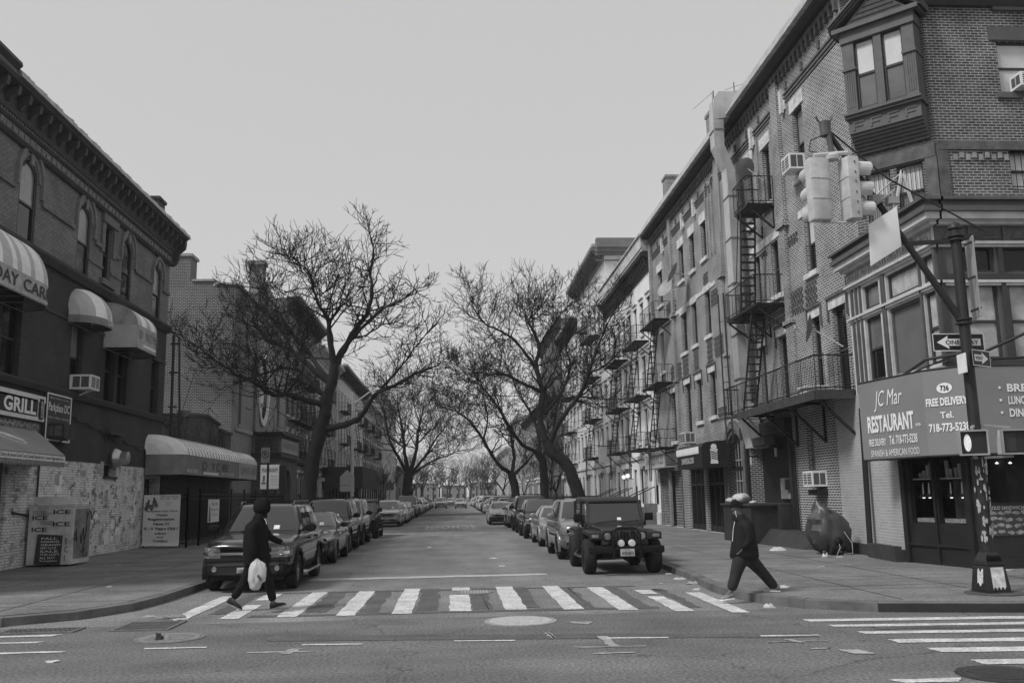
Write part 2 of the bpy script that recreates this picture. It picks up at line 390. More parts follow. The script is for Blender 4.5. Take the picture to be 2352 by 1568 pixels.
KR = [(5.12, 245), (5.12, 60), (5.10, 24), (5.0, 20), (4.80, 17.4), (4.82, 16.3), (5.08, 15.3), (5.5, 14.55), (6.4, 13.9), (8.3, 13.45), (14, 13.1), (60, 11)]
KL = [(-5.3, 245), (-5.3, 60), (-5.3, 20), (-5.34, 17.8), (-5.5, 16.5), (-6.0, 15.5), (-6.9, 14.9), (-9, 14.6), (-60, 15.2)]
def offs(P, w):
    out = []
    for i, p in enumerate(P):
        a = Vector(P[max(i - 1, 0)]); b = Vector(P[min(i + 1, len(P) - 1)]); t = (b - a).normalized()
        nrm = Vector((-t.y, t.x)) * w; out.append((p[0] + nrm.x, p[1] + nrm.y))
    return out
def walk(P, sgn, far, bx):
    # kerb ribbon
    Q = offs(P, sgn * .17); k = MB(); dens = []
    for i in range(len(P) - 1):
        L = (Vector(P[i + 1]) - Vector(P[i])).length; n = max(1, min(int(L / 2.2), 40))
        for j in range(n): dens.append((i, j / n, (j + 1) / n))
    lerp = lambda A, B, t: (A[0] + (B[0] - A[0]) * t, A[1] + (B[1] - A[1]) * t)
    for i, a, b in dens:
        p0 = lerp(P[i], P[i + 1], a + .004); p1 = lerp(P[i], P[i + 1], b); q0 = lerp(Q[i], Q[i + 1], a + .004); q1 = lerp(Q[i], Q[i + 1], b)
        h0 = .145 + rnd.uniform(-.006, .006)
        k.hexa([(*p0, -.02), (*p1, -.02), (*q1, -.02), (*q0, -.02), (*p0, h0 - .012), (*p1, h0 - .012), (*q1, h0), (*q0, h0)])
    tag(obj('kerb', k, KERB), kind='structure')
    if sgn > 0:
        k = MB(); T = offs(P, -.006)
        for i in range(8, len(P) - 1): a, b = T[i], T[i + 1]; k.face([(*a, .0), (*b, .0), (*b, .128), (*a, .128)])
        tag(obj('kerb_steel_edge', k, KERBD), kind='structure')
    s = MB(); ring = Q + [(bx, P[-1][1]), (bx, P[0][1])]
    s.prism_z(ring, -.02, .15); tag(obj('sidewalk', s, CONC), kind='structure')
walk(KR, 1, 250, 60); walk(KL, -1, 250, -60)
# flag joints of the pavements (grooves filled with dirt)
j = MB(); JM = M('joint_dirt', 0.045, 0.95, 0.3)
def jl(a, b, w=.012, z=.154):
    a = Vector(a); b = Vector(b); t = (b - a).normalized(); nn = Vector((-t.y, t.x)) * w
    j.face([(*(a - nn), z), (*(b - nn), z), (*(b + nn), z), (*(a + nn), z)])
for y in [16.2, 17.9, 19.6, 21.3, 23, 24.8, 26.6, 28.4, 30.2, 32, 34, 36, 38, 40, 43, 46, 50, 55, 60]: 
    jl((5.0 + rnd.uniform(0.2, .3), y), (10.8, y + rnd.uniform(-.1, .1))); jl((-5.6, y + .6), (-11.6, y + .6 + rnd.uniform(-.1, .1)))
for x in (6.9, 8.7): jl((x, 14.1), (x + .15, 60))
for x in (-7.3, -9.3): jl((x, 15.4), (x, 60))
for x in (10.6, 12.4): jl((x, 13.6), (x, 18.6))
jl((6.4, 15.7), (14, 15.5)); jl((6, 17.4), (14, 17.2)); jl((-6.5, 16.2), (-14, 16.0))
tag(obj('sidewalk_joints', j, JM), kind='structure')
lt = MB(); LTM = M('new_concrete', 0.17, 0.9, 0.15, 1.0, fine=.08)
lt.face([(5.45, 25.4, .1535), (7.2, 25.4, .1535), (7.15, 23.3, .1535), (5.42, 23.4, .1535)])
tag(obj('sidewalk_patch', lt, LTM), kind='structure')

# ---- painted markings
def wob(poly, amp=.018, n=9):
    out = []
    for i, p in enumerate(poly):
        q = poly[(i + 1) % len(poly)]
        for k in range(n):
            t = k / n; out.append((p[0] + (q[0] - p[0]) * t + (rnd.uniform(-amp, amp) if k else 0), p[1] + (q[1] - p[1]) * t + (rnd.uniform(-amp, amp) if k else 0)))
    return out
def mark(polys, name, mat, z=.004, amp=.018):
    m = MB()
    for i, p in enumerate(polys): m.face([(x, y, z + (i * .0003 if name in ('worn_markings', 'asphalt_patches') else 0)) for x, y in wob(p, amp)])
    return tag(obj(name, m, mat), kind='structure')
q4 = lambda x0, x1, y0, y1, sk=0: [(x0, y0), (x1, y0 - sk), (x1, y1 - sk), (x0, y1)]
dk = [q4(-4.05, -3.75, 15.7, 18.8), q4(-2.45, -2.1, 15.6, 18.9), q4(-1.55, -1.25, 15.5, 19), q4(-.65, -.3, 15.5, 19.1), q4(.3, .62, 15.5, 19.0), q4(1.17, 1.42, 15.6, 19), q4(2.1, 2.3, 15.4, 18.8), q4(2.95, 3.2, 15.2, 18.4), q4(3.78, 4.0, 15.0, 18), 
      [(-3.3, 15.45), (3.3, 15.3), (3.3, 15.05), (-3.3, 15.2)], [(-3.9, 19.05), (3.6, 18.75), (3.6, 18.55), (-3.9, 18.8)], [(-2.5, 13.2), (4.6, 12.1), (4.6, 11.75), (-2.5, 12.7)], [(5.6, 12.6), (9, 12.4), (9, 12.0), (5.6, 12.2)]]
mark(dk, 'asphalt_patches', PATCH, .002, .05)
bars = [(-4.36, 15.2, 18.55, .29), (-3.55, 15.1, 16.95, .29), (-3.53, 17.66, 18.8, .31), (-2.67, 15.16, 18.9, .31), (-1.74, 15.13, 18.9, .31), (-.85, 15.18, 19.15, .33), (.09, 15.33, 17.8, .36), (.12, 18.58, 19.18, .36),
        (1.0, 15.34, 19.13, .35), (1.93, 15.17, 19.05, .33), (2.78, 14.92, 18.57, .31), (3.6, 14.58, 16.72, .29), (3.59, 17.12, 17.83, .3), (4.4, 14.25, 17.2, .28)]
mark([q4(x - w / 2, x + w / 2, y0, y1, .02) for x, y0, y1, w in bars], 'crosswalk_markings', PAINT, .0075)
mark([[(-3.35, 21.5), (2.16, 21.6), (2.12, 22.05), (-3.3, 22.05)]], 'stop_line', M('stop_paint', .42, .85, .3, 4, fine=.3), .0075, .03)
cwr = [(5.0, 13.33, 13.08), (5.12, 12.73, 12.53), (5.25, 12.09, 11.87), (5.34, 11.4, 11.13), (5.48, 10.74, 10.44), (5.55, 9.95, 9.67)]
mark([[(x, a), (x + .02, b), (x + 4.2, b - .38), (x + 4.2, a - .38)] for x, a, b in cwr] + [[(4.21, 9.07), (4.31, 8.9), (4.83, 8.87), (4.95, 9.05)], [(1.6, 8.9), (2.0, 8.86), (2.0, 8.98), (1.6, 9.0)]], 'crosswalk_markings', PAINT, .0075)
mark([[(-9, 13.83), (-5.58, 13.85), (-5.65, 13.68), (-9, 13.7)], [(-9, 13.25), (-5.55, 13.2), (-5.6, 13.07), (-9, 13.08)], [(-8, 12.42), (-4.9, 12.32), (-4.9, 12.2), (-8, 12.28)]], 'crosswalk_markings', PAINT, .0075)
ln = [(-3.95, -3.16, 12.33, 12.30), (-1.96, -1.18, 12.29, 12.21), (-.01, .77, 12.25, 12.15), (1.96, 2.74, 12.13, 12.03), (3.92, 4.67, 11.95, 11.88)]
mark([[(a, y0 + .045), (b, y1 + .045), (b, y1 - .045), (a, y0 - .045)] for a, b, y0, y1 in ln], 'lane_line', PAINT, .0075, .008)
wn = [[(-2.55, 11.84), (-1.76, 11.8), (-1.76, 11.74), (-2.55, 11.76)], [(-2.05, 12.0), (-1.9, 12.0), (-2.0, 11.6), (-2.12, 11.6)], [(1.45, 11.55), (2.33, 11.48), (2.33, 11.4), (1.45, 11.47)], [(1.85, 12.3), (1.98, 12.3), (2.0, 11.5), (1.88, 11.5)],
      [(1.61, 11.05), (2.1, 11.05), (2.1, 10.98), (1.61, 10.98)], [(1.6, 13.75), (2.0, 13.7), (1.9, 13.4), (1.72, 13.55)], [(1.2, 12.75), (1.27, 12.75), (1.31, 12.3), (1.25, 12.3)],
      [(3.84, 11.48), (4.58, 11.45), (4.58, 11.39), (3.84, 11.42)], [(4.1, 11.6), (4.2, 11.6), (4.3, 11.35), (4.2, 11.35)], [(4.17, 10.93), (4.39, 10.93), (4.39, 10.87), (4.17, 10.87)], [(4.45, 10.8), (4.7, 10.75), (4.75, 10.45), (4.5, 10.5)], [(-6.0, 11.9), (-5.7, 11.88), (-5.7, 11.8), (-6, 11.8)]]
mark(wn, 'worn_markings', PAINTW, .006, .02)
# SCHOOL lettering reads for drivers coming along the street away from us: upside down here
t_ = text('SCHOOL', (1.25, 58.6, 0), (-3.1, 0, 0), (0, -5.6, 0), PAINTW, None, name='road_lettering', ext=.006, bold=.02, space=1.25); tag(t_, kind='structure')
hm = MB()
hm.profile(lambda u, z, d: (u, 88 + d, z), [(0, .002), (1.6, .09), (3.2, .12), (4.6, .09), (6.0, .002)], -5.2, 5.0); tag(obj('speed_hump', hm, M('hump_asphalt', .06, .9, .2)), kind='structure')

# ---- manholes and grates
def manhole(x, y, r, v, label, pat=0):
    t = thing('manhole_cover', label, 'manhole cover', (x, y, 0))
    m = MB(); m.lathe([(r + .07, .0005), (r + .07, .010), (r + .005, .011), (r + .005, .003)], (x, y, 0), 'z', 40); obj('frame_ring', m, M('iron_ring%.2f' % v, v * .7, .6, .3, 6), t)
    m = MB(); m.lathe([(r, .001), (r, .012), (r * .93, .013), (r * .9, .010), (0.001, .011)], (x, y, 0), 'z', 40)
    if pat:
        for i in range(-6, 7):
            for k in range(-6, 7):
                px, py = i * r / 7, k * r / 7
                if px * px + py * py < (r * .85) ** 2: m.box(x + px - .022, x + px + .022, y + py - .022, y + py + .022, .009, .017)
    else:
        for q in range(24):
            a = q * PI / 12; m.box(x + .7 * r * math.cos(a) - .01, x + .7 * r * math.cos(a) + .01, y + .7 * r * math.sin(a) - .01, y + .7 * r * math.sin(a) + .01, .009, .0145)
    obj('lid', m, M('iron_lid%.2f' % v, v, .55, .25, 8, fine=.2), t)
    return t
manhole(.97, 13.96, .47, .42, 'pale round manhole cover in front of the crosswalk, plain worn lid')
manhole(-3.9, 13.21, .40, .24, 'studded round manhole cover near the left kerb beside the dark crumpled rag', 1)
manhole(5.45, 9.15, .38, .05, 'dark round manhole cover among the crosswalk bars at the lower right', 1)
t = thing('manhole_cover', 'small slotted drain cover lying in the middle crosswalk bar gap', 'manhole cover', (.38, 18.2, 0))
m = MB(); m.lathe([(.36, .001), (.36, .011), (.3, .0125), (.3, .011)], (.38, 18.2, 0), 'z', 28); obj('frame_ring', m, M('iron_ring_b', .2, .6), t)
m = MB(); m.lathe([(.295, .0105), (.001, .0106)], (.38, 18.2, 0), 'z', 28)
for k in range(-4, 5): m.box(.38 + k * .06 - .014, .38 + k * .06 + .014, 18.0, 18.4, .010, .016)
obj('lid', m, M('iron_lid_b', .36, .6, .3, 6), t)
def grate(x0, x1, y0, y1, label):
    t = thing('drain_grate', label, 'drain grate', ((x0 + x1) / 2, (y0 + y1) / 2, 0)); m = MB()
    m.box(x0, x1, y0, y0 + .05, .002, .02); m.box(x0, x1, y1 - .05, y1, .002, .02); m.box(x0, x0 + .05, y0 + .05, y1 - .05, .002, .02); m.box(x1 - .05, x1, y0 + .05, y1 - .05, .002, .02)
    obj('frame', m, M('grate_frame', .16, .6, .3, 5), t); m = MB(); n = 14
    for k in range(n):
        xx = x0 + .06 + (x1 - x0 - .12) * (k + .5) / n; m.box(xx - .012, xx + .012, y0 + .05, y1 - .05, .003, .017)
    for yy in (y0 + (y1 - y0) / 3, y0 + 2 * (y1 - y0) / 3): m.box(x0 + .05, x1 - .05, yy - .01, yy + .01, .002, .014)
    obj('bar_grid', m, M('grate_bars', .14, .6, .3, 5), t)
    m = MB(); m.face([(x0 + .05, y0 + .05, .0025), (x1 - .05, y0 + .05, .0025), (x1 - .05, y1 - .05, .0025), (x0 + .05, y1 - .05, .0025)]); obj('pit', m, M('pit_dark', .015), t)
grate(-5.0, -4.15, 14.0, 14.95, 'iron storm drain grate set at an angle by the left kerb corner')
grate(-6.6, -5.5, 14.0, 14.5, 'dirty storm drain grate close to the left edge under the curved kerb')
# ---- litter
def rag(x, y, z, s, v, label, name='paper_scrap', cat='litter', h=.04, seed=0, el=1.0, group='scraps of paper and litter on the ground'):
    r = random.Random(seed); m = MB(); n = 10; prev = None
    rings = []
    for lv, (rr, hh) in enumerate(((1, .0), (.95, .5), (.55, 1), (.0, .8))):
        ring = [(x + el * s * rr * math.cos(2 * PI * k / n) * r.uniform(.6, 1.1), y + s * rr * math.sin(2 * PI * k / n) * r.uniform(.5, 1.1), z + .002 + h * hh * r.uniform(.4, 1.2)) for k in range(n)]
        rings.append([m.vert(p) for p in ring])
    for a, b in zip(rings, rings[1:]):
        for k in range(n): m.f.append([a[k], a[(k + 1) % n], b[(k + 1) % n], b[k]]); m.mi.append(0)
    return solo(name, m, M('litter%.2f' % v, v, .8, .3, 20), label, cat, group=group, smooth=60)
# ================================================================== left side of the street
LF = LEFT(); B_LOW = BRICK('brick_dark_painted', 0.055, 0.07, 0.12, 0.28); B_UP = BRICK('brick_grey_painted', 0.225, 0.12, 0.16, 0.22, ms=.014)
B_WH = BRICK('brick_white_worn', 0.12, 0.16, 0.4, 0.25, white=(0.80, 0.50), wscale=1.3)
TRIM = M('trim_dark', 0.045, 0.7, 0.25, 3); TRIML = M('trim_mid', 0.15, 0.75, 0.3, 4); WPD = M('window_paint_dark', 0.03, 0.5)
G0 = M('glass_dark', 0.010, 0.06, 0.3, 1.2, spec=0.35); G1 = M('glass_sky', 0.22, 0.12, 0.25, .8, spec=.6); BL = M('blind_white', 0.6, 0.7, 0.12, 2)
WHITE = M('white_enamel', 0.8, 0.45, .1, 3); WHT = M('white_lettering', 0.85, .6, 0); BLK = M('black_metal', 0.018, 0.5, .2, 3); BLKT = M('black_lettering', 0.03, .6, 0)
bL = thing('corner_brick_building', 'dark brick corner building with arched top windows and heavy cornice, at the left edge', 'building', (-11.7, 27, .15))
arched = [(19.6, 20.6, 8.92, 11.25, .5), (24.4, 25.45, 8.92, 11.25, .5), (28.3, 29.3, 8.92, 11.2, .48), (32.15, 33.15, 8.9, 11.15, .48), (35.55, 36.5, 8.9, 11.05, .46)]
small3 = (30.42, 31.15, 9.2, 11.1)
sec = [(22.9, 23.95, 5.2, 7.2), (24.05, 25.1, 5.2, 7.2), (28.35, 29.25, 5.25, 7.35), (31.15, 32.05, 5.2, 7.3), (32.35, 33.25, 5.2, 7.3), (35.85, 36.75, 5.2, 7.3)]
w = wall(LF, 17, 37.5, 8.72, 12.0, arched + [small3], .12); obj('wall', w, B_UP, bL)
w = wall(LF, 17, 37.5, 3.1, 8.72, [s for s in sec]); shell(w, -30, -11.7, 17, 37.5, .15, 12.0, ('x1',)); w.face([(-30, 17, 12), (-11.7, 17, 12), (-11.7, 37.5, 12), (-30, 37.5, 12)]); obj('wall', w, B_LOW, bL)
vent_op = (31.5, 32.7, 2.7, 4.15)
w = wall(LF, 24.9, 37.5, .15, 3.1, [(31.5, 32.7, 2.7, 3.1), (35.65, 37.3, .16, 2.7)], .35); w.face([LF(24.9, .15, 0), LF(24.9, 3.1, 0), LF(24.9, 3.1, -1.5), LF(24.9, .15, -1.5)]); obj('ground_floor_wall', w, B_WH, bL)
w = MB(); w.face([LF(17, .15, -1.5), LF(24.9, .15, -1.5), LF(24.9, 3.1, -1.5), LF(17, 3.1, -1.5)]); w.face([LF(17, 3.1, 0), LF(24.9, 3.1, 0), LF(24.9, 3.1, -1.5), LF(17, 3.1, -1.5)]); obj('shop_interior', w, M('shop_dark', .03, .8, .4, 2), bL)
w = MB(); w.fbox(LF, 22.4, 22.7, .15, 3.1, -.4, -.05); w.fbox(LF, 22.7, 24.85, .15, 1.0, -.5, -.3); w.fbox(LF, 24.6, 24.85, 1.0, 3.1, -.4, -.1); obj('shop_front_frame', w, M('shop_frame', .12, .5), bL)
w = MB(); w.face([LF(35.65, .16, -.34), LF(37.3, .16, -.34), LF(37.3, 2.7, -.34), LF(35.65, 2.7, -.34)]); o = obj('door', w, M('door_dark', .03, .6, .3), bL)
for a in arched:
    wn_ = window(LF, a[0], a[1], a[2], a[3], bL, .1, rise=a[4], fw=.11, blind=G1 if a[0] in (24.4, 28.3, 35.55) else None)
    m = MB(); c = (a[0] + a[1]) / 2; r = (a[1] - a[0]) / 2; zs = a[3] - a[4]; n = 14     # hood mould
    for k in range(n):
        t0, t1 = PI * k / n, PI * (k + 1) / n
        for (ra, rb, dd) in ((r + .16, r + .27, .10), (r + .02, r + .16, .04)):
            m.hexa([LF(c - q[0] * math.cos(q[1]), zs + q[0] * 1.12 * math.sin(q[1]), d) for d in (0, dd) for q in ((ra, t0), (rb, t0), (rb, t1), (ra, t1))])
    for s_ in (-1, 1):
        ua, ub = sorted((c + s_ * (r + .16), c + s_ * (r + .27))); m.fbox(LF, ua, ub, zs - .42, zs, 0, .10)
    m.fbox(LF, c - .09, c + .09, zs + r * .7, zs + r + .2, .04, .08); obj('hood_mould', m, M('hood_stone', .2, .8, .25, 5), wn_)
wn_ = window(LF, *small3, bL, .2)
m = MB(); m.fbox(LF, 30.14, 30.4, 10.1, 11.35, 0, .07); m.fbox(LF, 31.17, 31.43, 10.1, 11.35, 0, .07); m.fbox(LF, 30.1, 31.47, 11.12, 11.4, .002, .12); m.fbox(LF, 30.2, 31.4, 9.0, 9.2, -.1, .14); m.fbox(LF, 30.6, 30.95, 11.4, 11.55, 0, .1); obj('surround', m, TRIML, wn_)
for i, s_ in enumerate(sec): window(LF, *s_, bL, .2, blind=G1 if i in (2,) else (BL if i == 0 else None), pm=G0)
m = MB()
def belt(m, spans, z0, z1, d):
    for a, b in spans: m.fbox(LF, a, b, z0, z1, -.02, d)
gaps = [17] + sorted([x for a in arched for x in (a[0] - .29, a[1] + .29)]) + [37.5]
belt(m, [(gaps[i], gaps[i + 1]) for i in range(0, len(gaps), 2) if gaps[i + 1] - gaps[i] > 0.05 and not gaps[i] < 30.5 < gaps[i + 1]], 10.18, 10.32, .07); belt(m, [(29.66, 30.14), (31.43, 31.8)], 10.18, 10.32, .07)
g2 = [17] + sorted([x for a in arched for x in (a[0], a[1])]) + [37.5]
belt(m, [(29.3, 30.42), (31.15, 32.15)], 9.52, 9.6, .04)
obj('string_course', m, TRIML, bL)
m = MB(); m.profile(LF, [(-.02, 8.6), (.1, 8.6), (.22, 8.78), (.22, 8.86), (-.02, 8.9)], 17, 37.52); m.profile(LF, [(-.02, 4.98), (.1, 4.98), (.16, 5.12), (.16, 5.18), (-.02, 5.2)], 17, 37.52); m.fbox(LF, 17, 37.5, 7.32, 7.42, -.02, .035); obj('ledge', m, TRIM, bL)
# cornice: mouldings, frieze, dentils, brackets, overhang, metal gutter
m = MB(); m.profile(LF, [(-.02, 11.42), (.10, 11.42), (.18, 11.5), (.18, 11.54), (.05, 11.56), (-.02, 11.56)], 17, 37.5)
m.profile(LF, [(-.02, 11.82), (.10, 11.82), (.16, 11.88), (.16, 11.9), (-.02, 11.9)], 17, 37.5)
m.profile(LF, [(-.02, 12.0), (.16, 12.0), (.22, 12.12), (.22, 12.5), (.6, 12.56), (.66, 12.64), (.66, 12.74), (-.02, 12.8)], 17, 37.75); obj('cornice', m, M('cornice_metal', .075, .6, .3, 3), bL)
fz = M('frieze_ornament', .20, .8, .5, 9, bump=1.0)
m = MB(); m.fbox(LF, 17, 37.5, 11.56, 11.82, -.02, .06)
for k in range(60): 
    u = 17.2 + k * .34; m.fbox(LF, u, u + .2, 11.61, 11.77, .06, .09)
obj('frieze', m, fz, bL)
m = MB()
for k in range(140): u = 17.05 + k * .146; m.fbox(LF, u, u + .08, 11.9, 12.0, 0, .13)
obj('dentils', m, M('dentil', .16, .8), bL)
for k in range(34):
    u = 17.3 + k * .62; m = MB(); m.profile(LF, [(.22, 12.14), (.3, 12.12), (.42, 12.26), (.52, 12.3), (.55, 12.4), (.55, 12.54), (.22, 12.5)], u, u + .14); obj('bracket', m, M('bracket_metal', .08, .7), bL)
m = MB(); m.profile(LF, [(-.02, 12.02), (.0, 11.45), (.2, 11.5), (.32, 11.75), (.36, 12.0), (.58, 12.2), (.6, 12.54), (0, 12.5)], 37.5, 37.72); obj('end_bracket', m, M('bracket_metal2', .06, .7, .3), bL)
m = MB(); n = 60
for k in range(n):
    a = 22.6 + (37.78 - 22.6) * k / n; b = 22.6 + (37.78 - 22.6) * (k + 1) / n; h = .06 + .05 * math.sin(k * 1.7) + .04 * rnd.random()
    m.hexa([LF(a, 12.66, .4), LF(b, 12.66, .4), LF(b, 12.64, .74), LF(a, 12.64, .74), LF(a, 12.88 + h, .3), LF(b, 12.88 + h * .7, .3), LF(b, 12.78 + h * .5, .70), LF(a, 12.78 + h * .3, .70)])
obj('roof_flashing', m, M('flashing_metal', .30, .45, .4, 4, metal=.3), bL)
m = MB(); m.profile(LF, [(-.6, 12.75), (.6, 12.75), (.74, 12.9), (.72, 13.0), (-.6, 13.02)], 17, 22.6); obj('parapet', m, M('parapet_m', .06, .7), bL)
m = MB(); m.box(-12.3, -11.75, 35.9, 36.7, 12.4, 13.8); m.box(-12.36, -11.69, 35.84, 36.76, 13.8, 13.92); obj('chimney', m, BRICK('brick_chimney', .07, .09), bL)
m = MB(); r_ = random.Random(12); gm = MB()
for k in range(34):
    u = r_.uniform(27.6, 35.2); z = r_.uniform(.4, 2.8); w_, h_ = r_.uniform(.15, .5), r_.uniform(.1, .5)
    if 31.3 < u < 32.9 and z > 2.1: continue
    m.cur = k % 2; m.face([LF(u, z, .004 + k * .0002), LF(u + w_, z + r_.uniform(-.03, .03), .004 + k * .0002), LF(u + w_, z + h_, .004 + k * .0002), LF(u, z + h_, .004 + k * .0002)])
for k in range(26):
    u = r_.uniform(27.6, 35.2); z = r_.uniform(.3, 2.7); p = [LF(u, z, .014)]
    for q in range(6): u += r_.uniform(-.12, .16); z += r_.uniform(-.13, .13); p.append(LF(u, max(.25, z), .014))
    gm.tube(p, .009, 3)
obj('paint_patches', m, [M('patch_grey', .36, .8, .4, 6), M('patch_white', .8, .8, .3, 6)], bL); obj('graffiti', gm, M('graffiti_grey', .09, .8), bL)
# conduit and cables on the wall
m = MB(); pts = [LF(28.4 + k * .33, 4.45 - .035 * k + .05 * math.sin(k * 1.9) - (.12 if 8 < k < 14 else 0), .05) for k in range(26)]; m.tube(pts, .02, 5)
m.tube([LF(31.5, 4.35, .05), LF(31.5, 3.7, .05)], .012, 4); m.tube([LF(26.5, 3.2, .05), LF(26.6, 2.9, .06), LF(26.62, 1.8, .05), LF(26.3, 1.5, .06), LF(25.2, 1.62, .06)], .03, 5)
obj('cable', m, BLK, bL)
# vent fan in the white wall
t = thing('vent_fan', 'round silver exhaust fan hood sticking out of the worn white brick wall', 'exhaust fan', (-11.5, 32.1, 3.1))
m = MB(); m.fbox(LF, 31.52, 32.68, 2.72, 4.1, -.3, -.25); obj('backing_panel', m, M('hole_dark', .012, .9), t)
m = MB(); m.lathe([(.1, .0), (.30, .05), (.34, .14), (.26, .30), (.22, .34), (.22, .55), (.16, .58), (.001, .58)], (-11.68, 32.15, 3.32), 'x', 22); obj('hood', m, M('aluminium', .45, .3, .15, 3, metal=.7), t, 35)
m = MB(); m.fbox(LF, 31.45, 32.75, 4.1, 4.2, -.05, .2); m.fbox(LF, 31.5, 32.7, 2.62, 2.7, -.02, .06); obj('ledge', m, TRIM, t)

# ---- awnings
def dome_awning(name, label, x0, u0, u1, z0, zv, zt, D, mats, nu=14, re0=.5, re1=.5, group='barrel awnings on the left building', stripes=7, strips_v=True, left=True):
    fr = (LEFT(x0) if left else RIGHT(x0)); t = thing(name, label, 'awning', fr((u0 + u1) / 2, z0, 0), group)
    def dd(u):
        e = min((u - u0) / re0 if re0 else 1, (u1 - u) / re1 if re1 else 1, 1); e = max(e, 0)
        return D * (0.04 + .96 * math.sqrt(max(0, 1 - (1 - e) ** 2)))
    m = MB(); us = [u0 + (u1 - u0) * k / nu for k in range(nu + 1)]
    if re0: us = sorted(set(us + [u0 + re0 * .08, u0 + re0 * .3]))
    if re1: us = sorted(set(us + [u1 - re1 * .08, u1 - re1 * .3]))
    for a, b in zip(us, us[1:]):
        m.cur = int(stripes * ((a + b) / 2 - u0) / (u1 - u0) + 1e-6) % 2; nv = 8
        for j in range(nv):
            p = PI / 2 * j / nv; q = PI / 2 * (j + 1) / nv
            def P(u, th, sag): 
                d = dd(u); return fr(u, zv + (zt - zv) * (0.25 + .75 * (d / D)) * math.cos(th), d * math.sin(th) - sag)
            m.face([P(a, p, 0), P(b, p, 0), P(b, q, 0), P(a, q, 0)])
    cp = obj('canopy', m, mats[:2], t, 35)
    m = MB()
    for a, b in zip(us, us[1:]): m.face([fr(a, z0, dd(a)), fr(b, z0, dd(b)), fr(b, zv, dd(b)), fr(a, zv, dd(a))])
    if not re0: m.cur = 0; m.face([fr(u0, z0, 0), fr(u0, z0, D), fr(u0, zv, D), fr(u0, zv, 0)]); m.face([fr(u0, zv, 0)] + [fr(u0, zv + (zt - zv) * math.cos(PI / 2 * k / 8), D * math.sin(PI / 2 * k / 8)) for k in range(8, -1, -1)])
    if not re1: m.face([fr(u1, z0, 0), fr(u1, z0, D), fr(u1, zv, D), fr(u1, zv, 0)]); m.face([fr(u1, zv, 0)] + [fr(u1, zv + (zt - zv) * math.cos(PI / 2 * k / 8), D * math.sin(PI / 2 * k / 8)) for k in range(8, -1, -1)])
    va = obj('valance', m, mats[2], t)
    m = MB(); m.tube([fr(u, z0, dd(u)) for u in us], .02, 5); m.tube([fr(u0, z0, 0), fr(u1, z0, 0)], .02, 4)
    for a in us[2:-2:3]: m.bar(fr(a, z0, 0), fr(a, z0, dd(a) - .01), .012)
    obj('frame', m, M('awning_frame', .2, .5), t)
    return t, fr
AW0 = M('awning_white', .88, .55, .16, 1.6); AW1 = M('awning_grey_stripe', .5, .55, .16, 1.6); AWV = M('awning_valance_faded', .38, .6, .35, 2.5); AWD = M('awning_dark', .08, .5, .3, 2); AWM = M('awning_mid', .2, .55, .3, 2)
LTX = M('faded_letter', .045, .7, .3, 6); LTW = M('light_letter', .7, .7, .2, 6)
t, fr = dome_awning('barrel_awning', 'big white striped barrel awning with large dark lettering, nearest the left edge', -11.7, 20.2, 25.1, 7.0, 7.55, 8.75, .95, [AW0, AW1, AWV], 20, 1.0, .9, stripes=14)
ftext('DAY', fr, 21.5, 22.72, 7.14, 7.45, .965, LTX, t, bold=.01); ftext('CARE', fr, 23.0, 24.55, 7.14, 7.45, .965, LTX, t, bold=.01)
ftext('PARKPLACE INFANT AND TODDLER CENTER', fr, 21.6, 24.4, 7.03, 7.09, .965, LTW, t, name='small_lettering')
t, fr = dome_awning('barrel_awning', 'small rounded white striped awning above the window with the white air conditioner', -11.7, 27.95, 29.75, 7.28, 7.5, 8.45, .85, [AW1, AW0, AWM], 10, .8, .5, stripes=4)
ftext('DAY', fr, 28.9, 29.35, 7.32, 7.48, .87, WHT, t)
t, fr = dome_awning('barrel_awning', 'white striped awning with broken lettering, right of the small rounded one', -11.7, 30.9, 33.55, 6.95, 7.75, 8.5, 1.1, [AW1, AW0, AWV], 12, 0, .7, stripes=6)
ftext('D  YC RE', fr, 31.1, 33.0, 7.3, 7.6, 1.112, AWM, t); m = MB(); m.fbox(fr, 31.5, 32.8, 7.05, 7.15, 1.105, 1.112); obj('white_strip', m, WHITE, t)
m = MB(); m.face([fr(30.895, 6.97, .05), fr(30.895, 6.97, 1.08), fr(30.895, 7.73, 1.08), fr(30.895, 7.73, .05)]); obj('side_panel', m, AW1, t)
t, fr = dome_awning('barrel_awning', 'long low barrel awning with white top and dark lettered front over the fence', -11.7, 35.5, 44.6, 2.85, 3.6, 4.4, 1.45, [AW0, AW0, M('awning_front_grey', .2, .55, .3, 1.2)], 26, .5, 0, stripes=1)
ftext('D  YC RE', fr, 38.2, 42.6, 3.08, 3.42, 1.462, M('letter_shadow', .055, .6), t); ftext('347.627.2925', fr, 36.0, 37.5, 2.93, 3.06, 1.462, WHT, t, name='phone_number'); m = MB(); m.fbox(fr, 38.4, 40.8, 2.9, 3.0, 1.452, 1.46); obj('white_strip', m, LTW, t)  # front lettering in its own dark tone on the grey valance
ftext('347.687.6522', fr, 41.3, 43.6, 2.93, 3.06, 1.462, LTW, t, name='phone_number')
m = MB()
for k in range(18): 
    u = 36.3 + k * .46; m.tube([fr(u, 3.6 + .8 * math.cos(PI / 2 * j / 6), 1.45 * math.sin(PI / 2 * j / 6) + .012) for j in range(7)], .013, 4)
obj('seam_ribs', m, M('awning_seam', .2, .6), t)
t, fr = dome_awning('barrel_awning', 'pale faded end section of the low barrel awning, in front of the church porch', -11.7, 44.7, 49.4, 2.85, 3.6, 4.35, 1.45, [AW0, AW0, M('awning_front_pale', .36, .55, .25, 1.2)], 16, 0, .8, stripes=1)
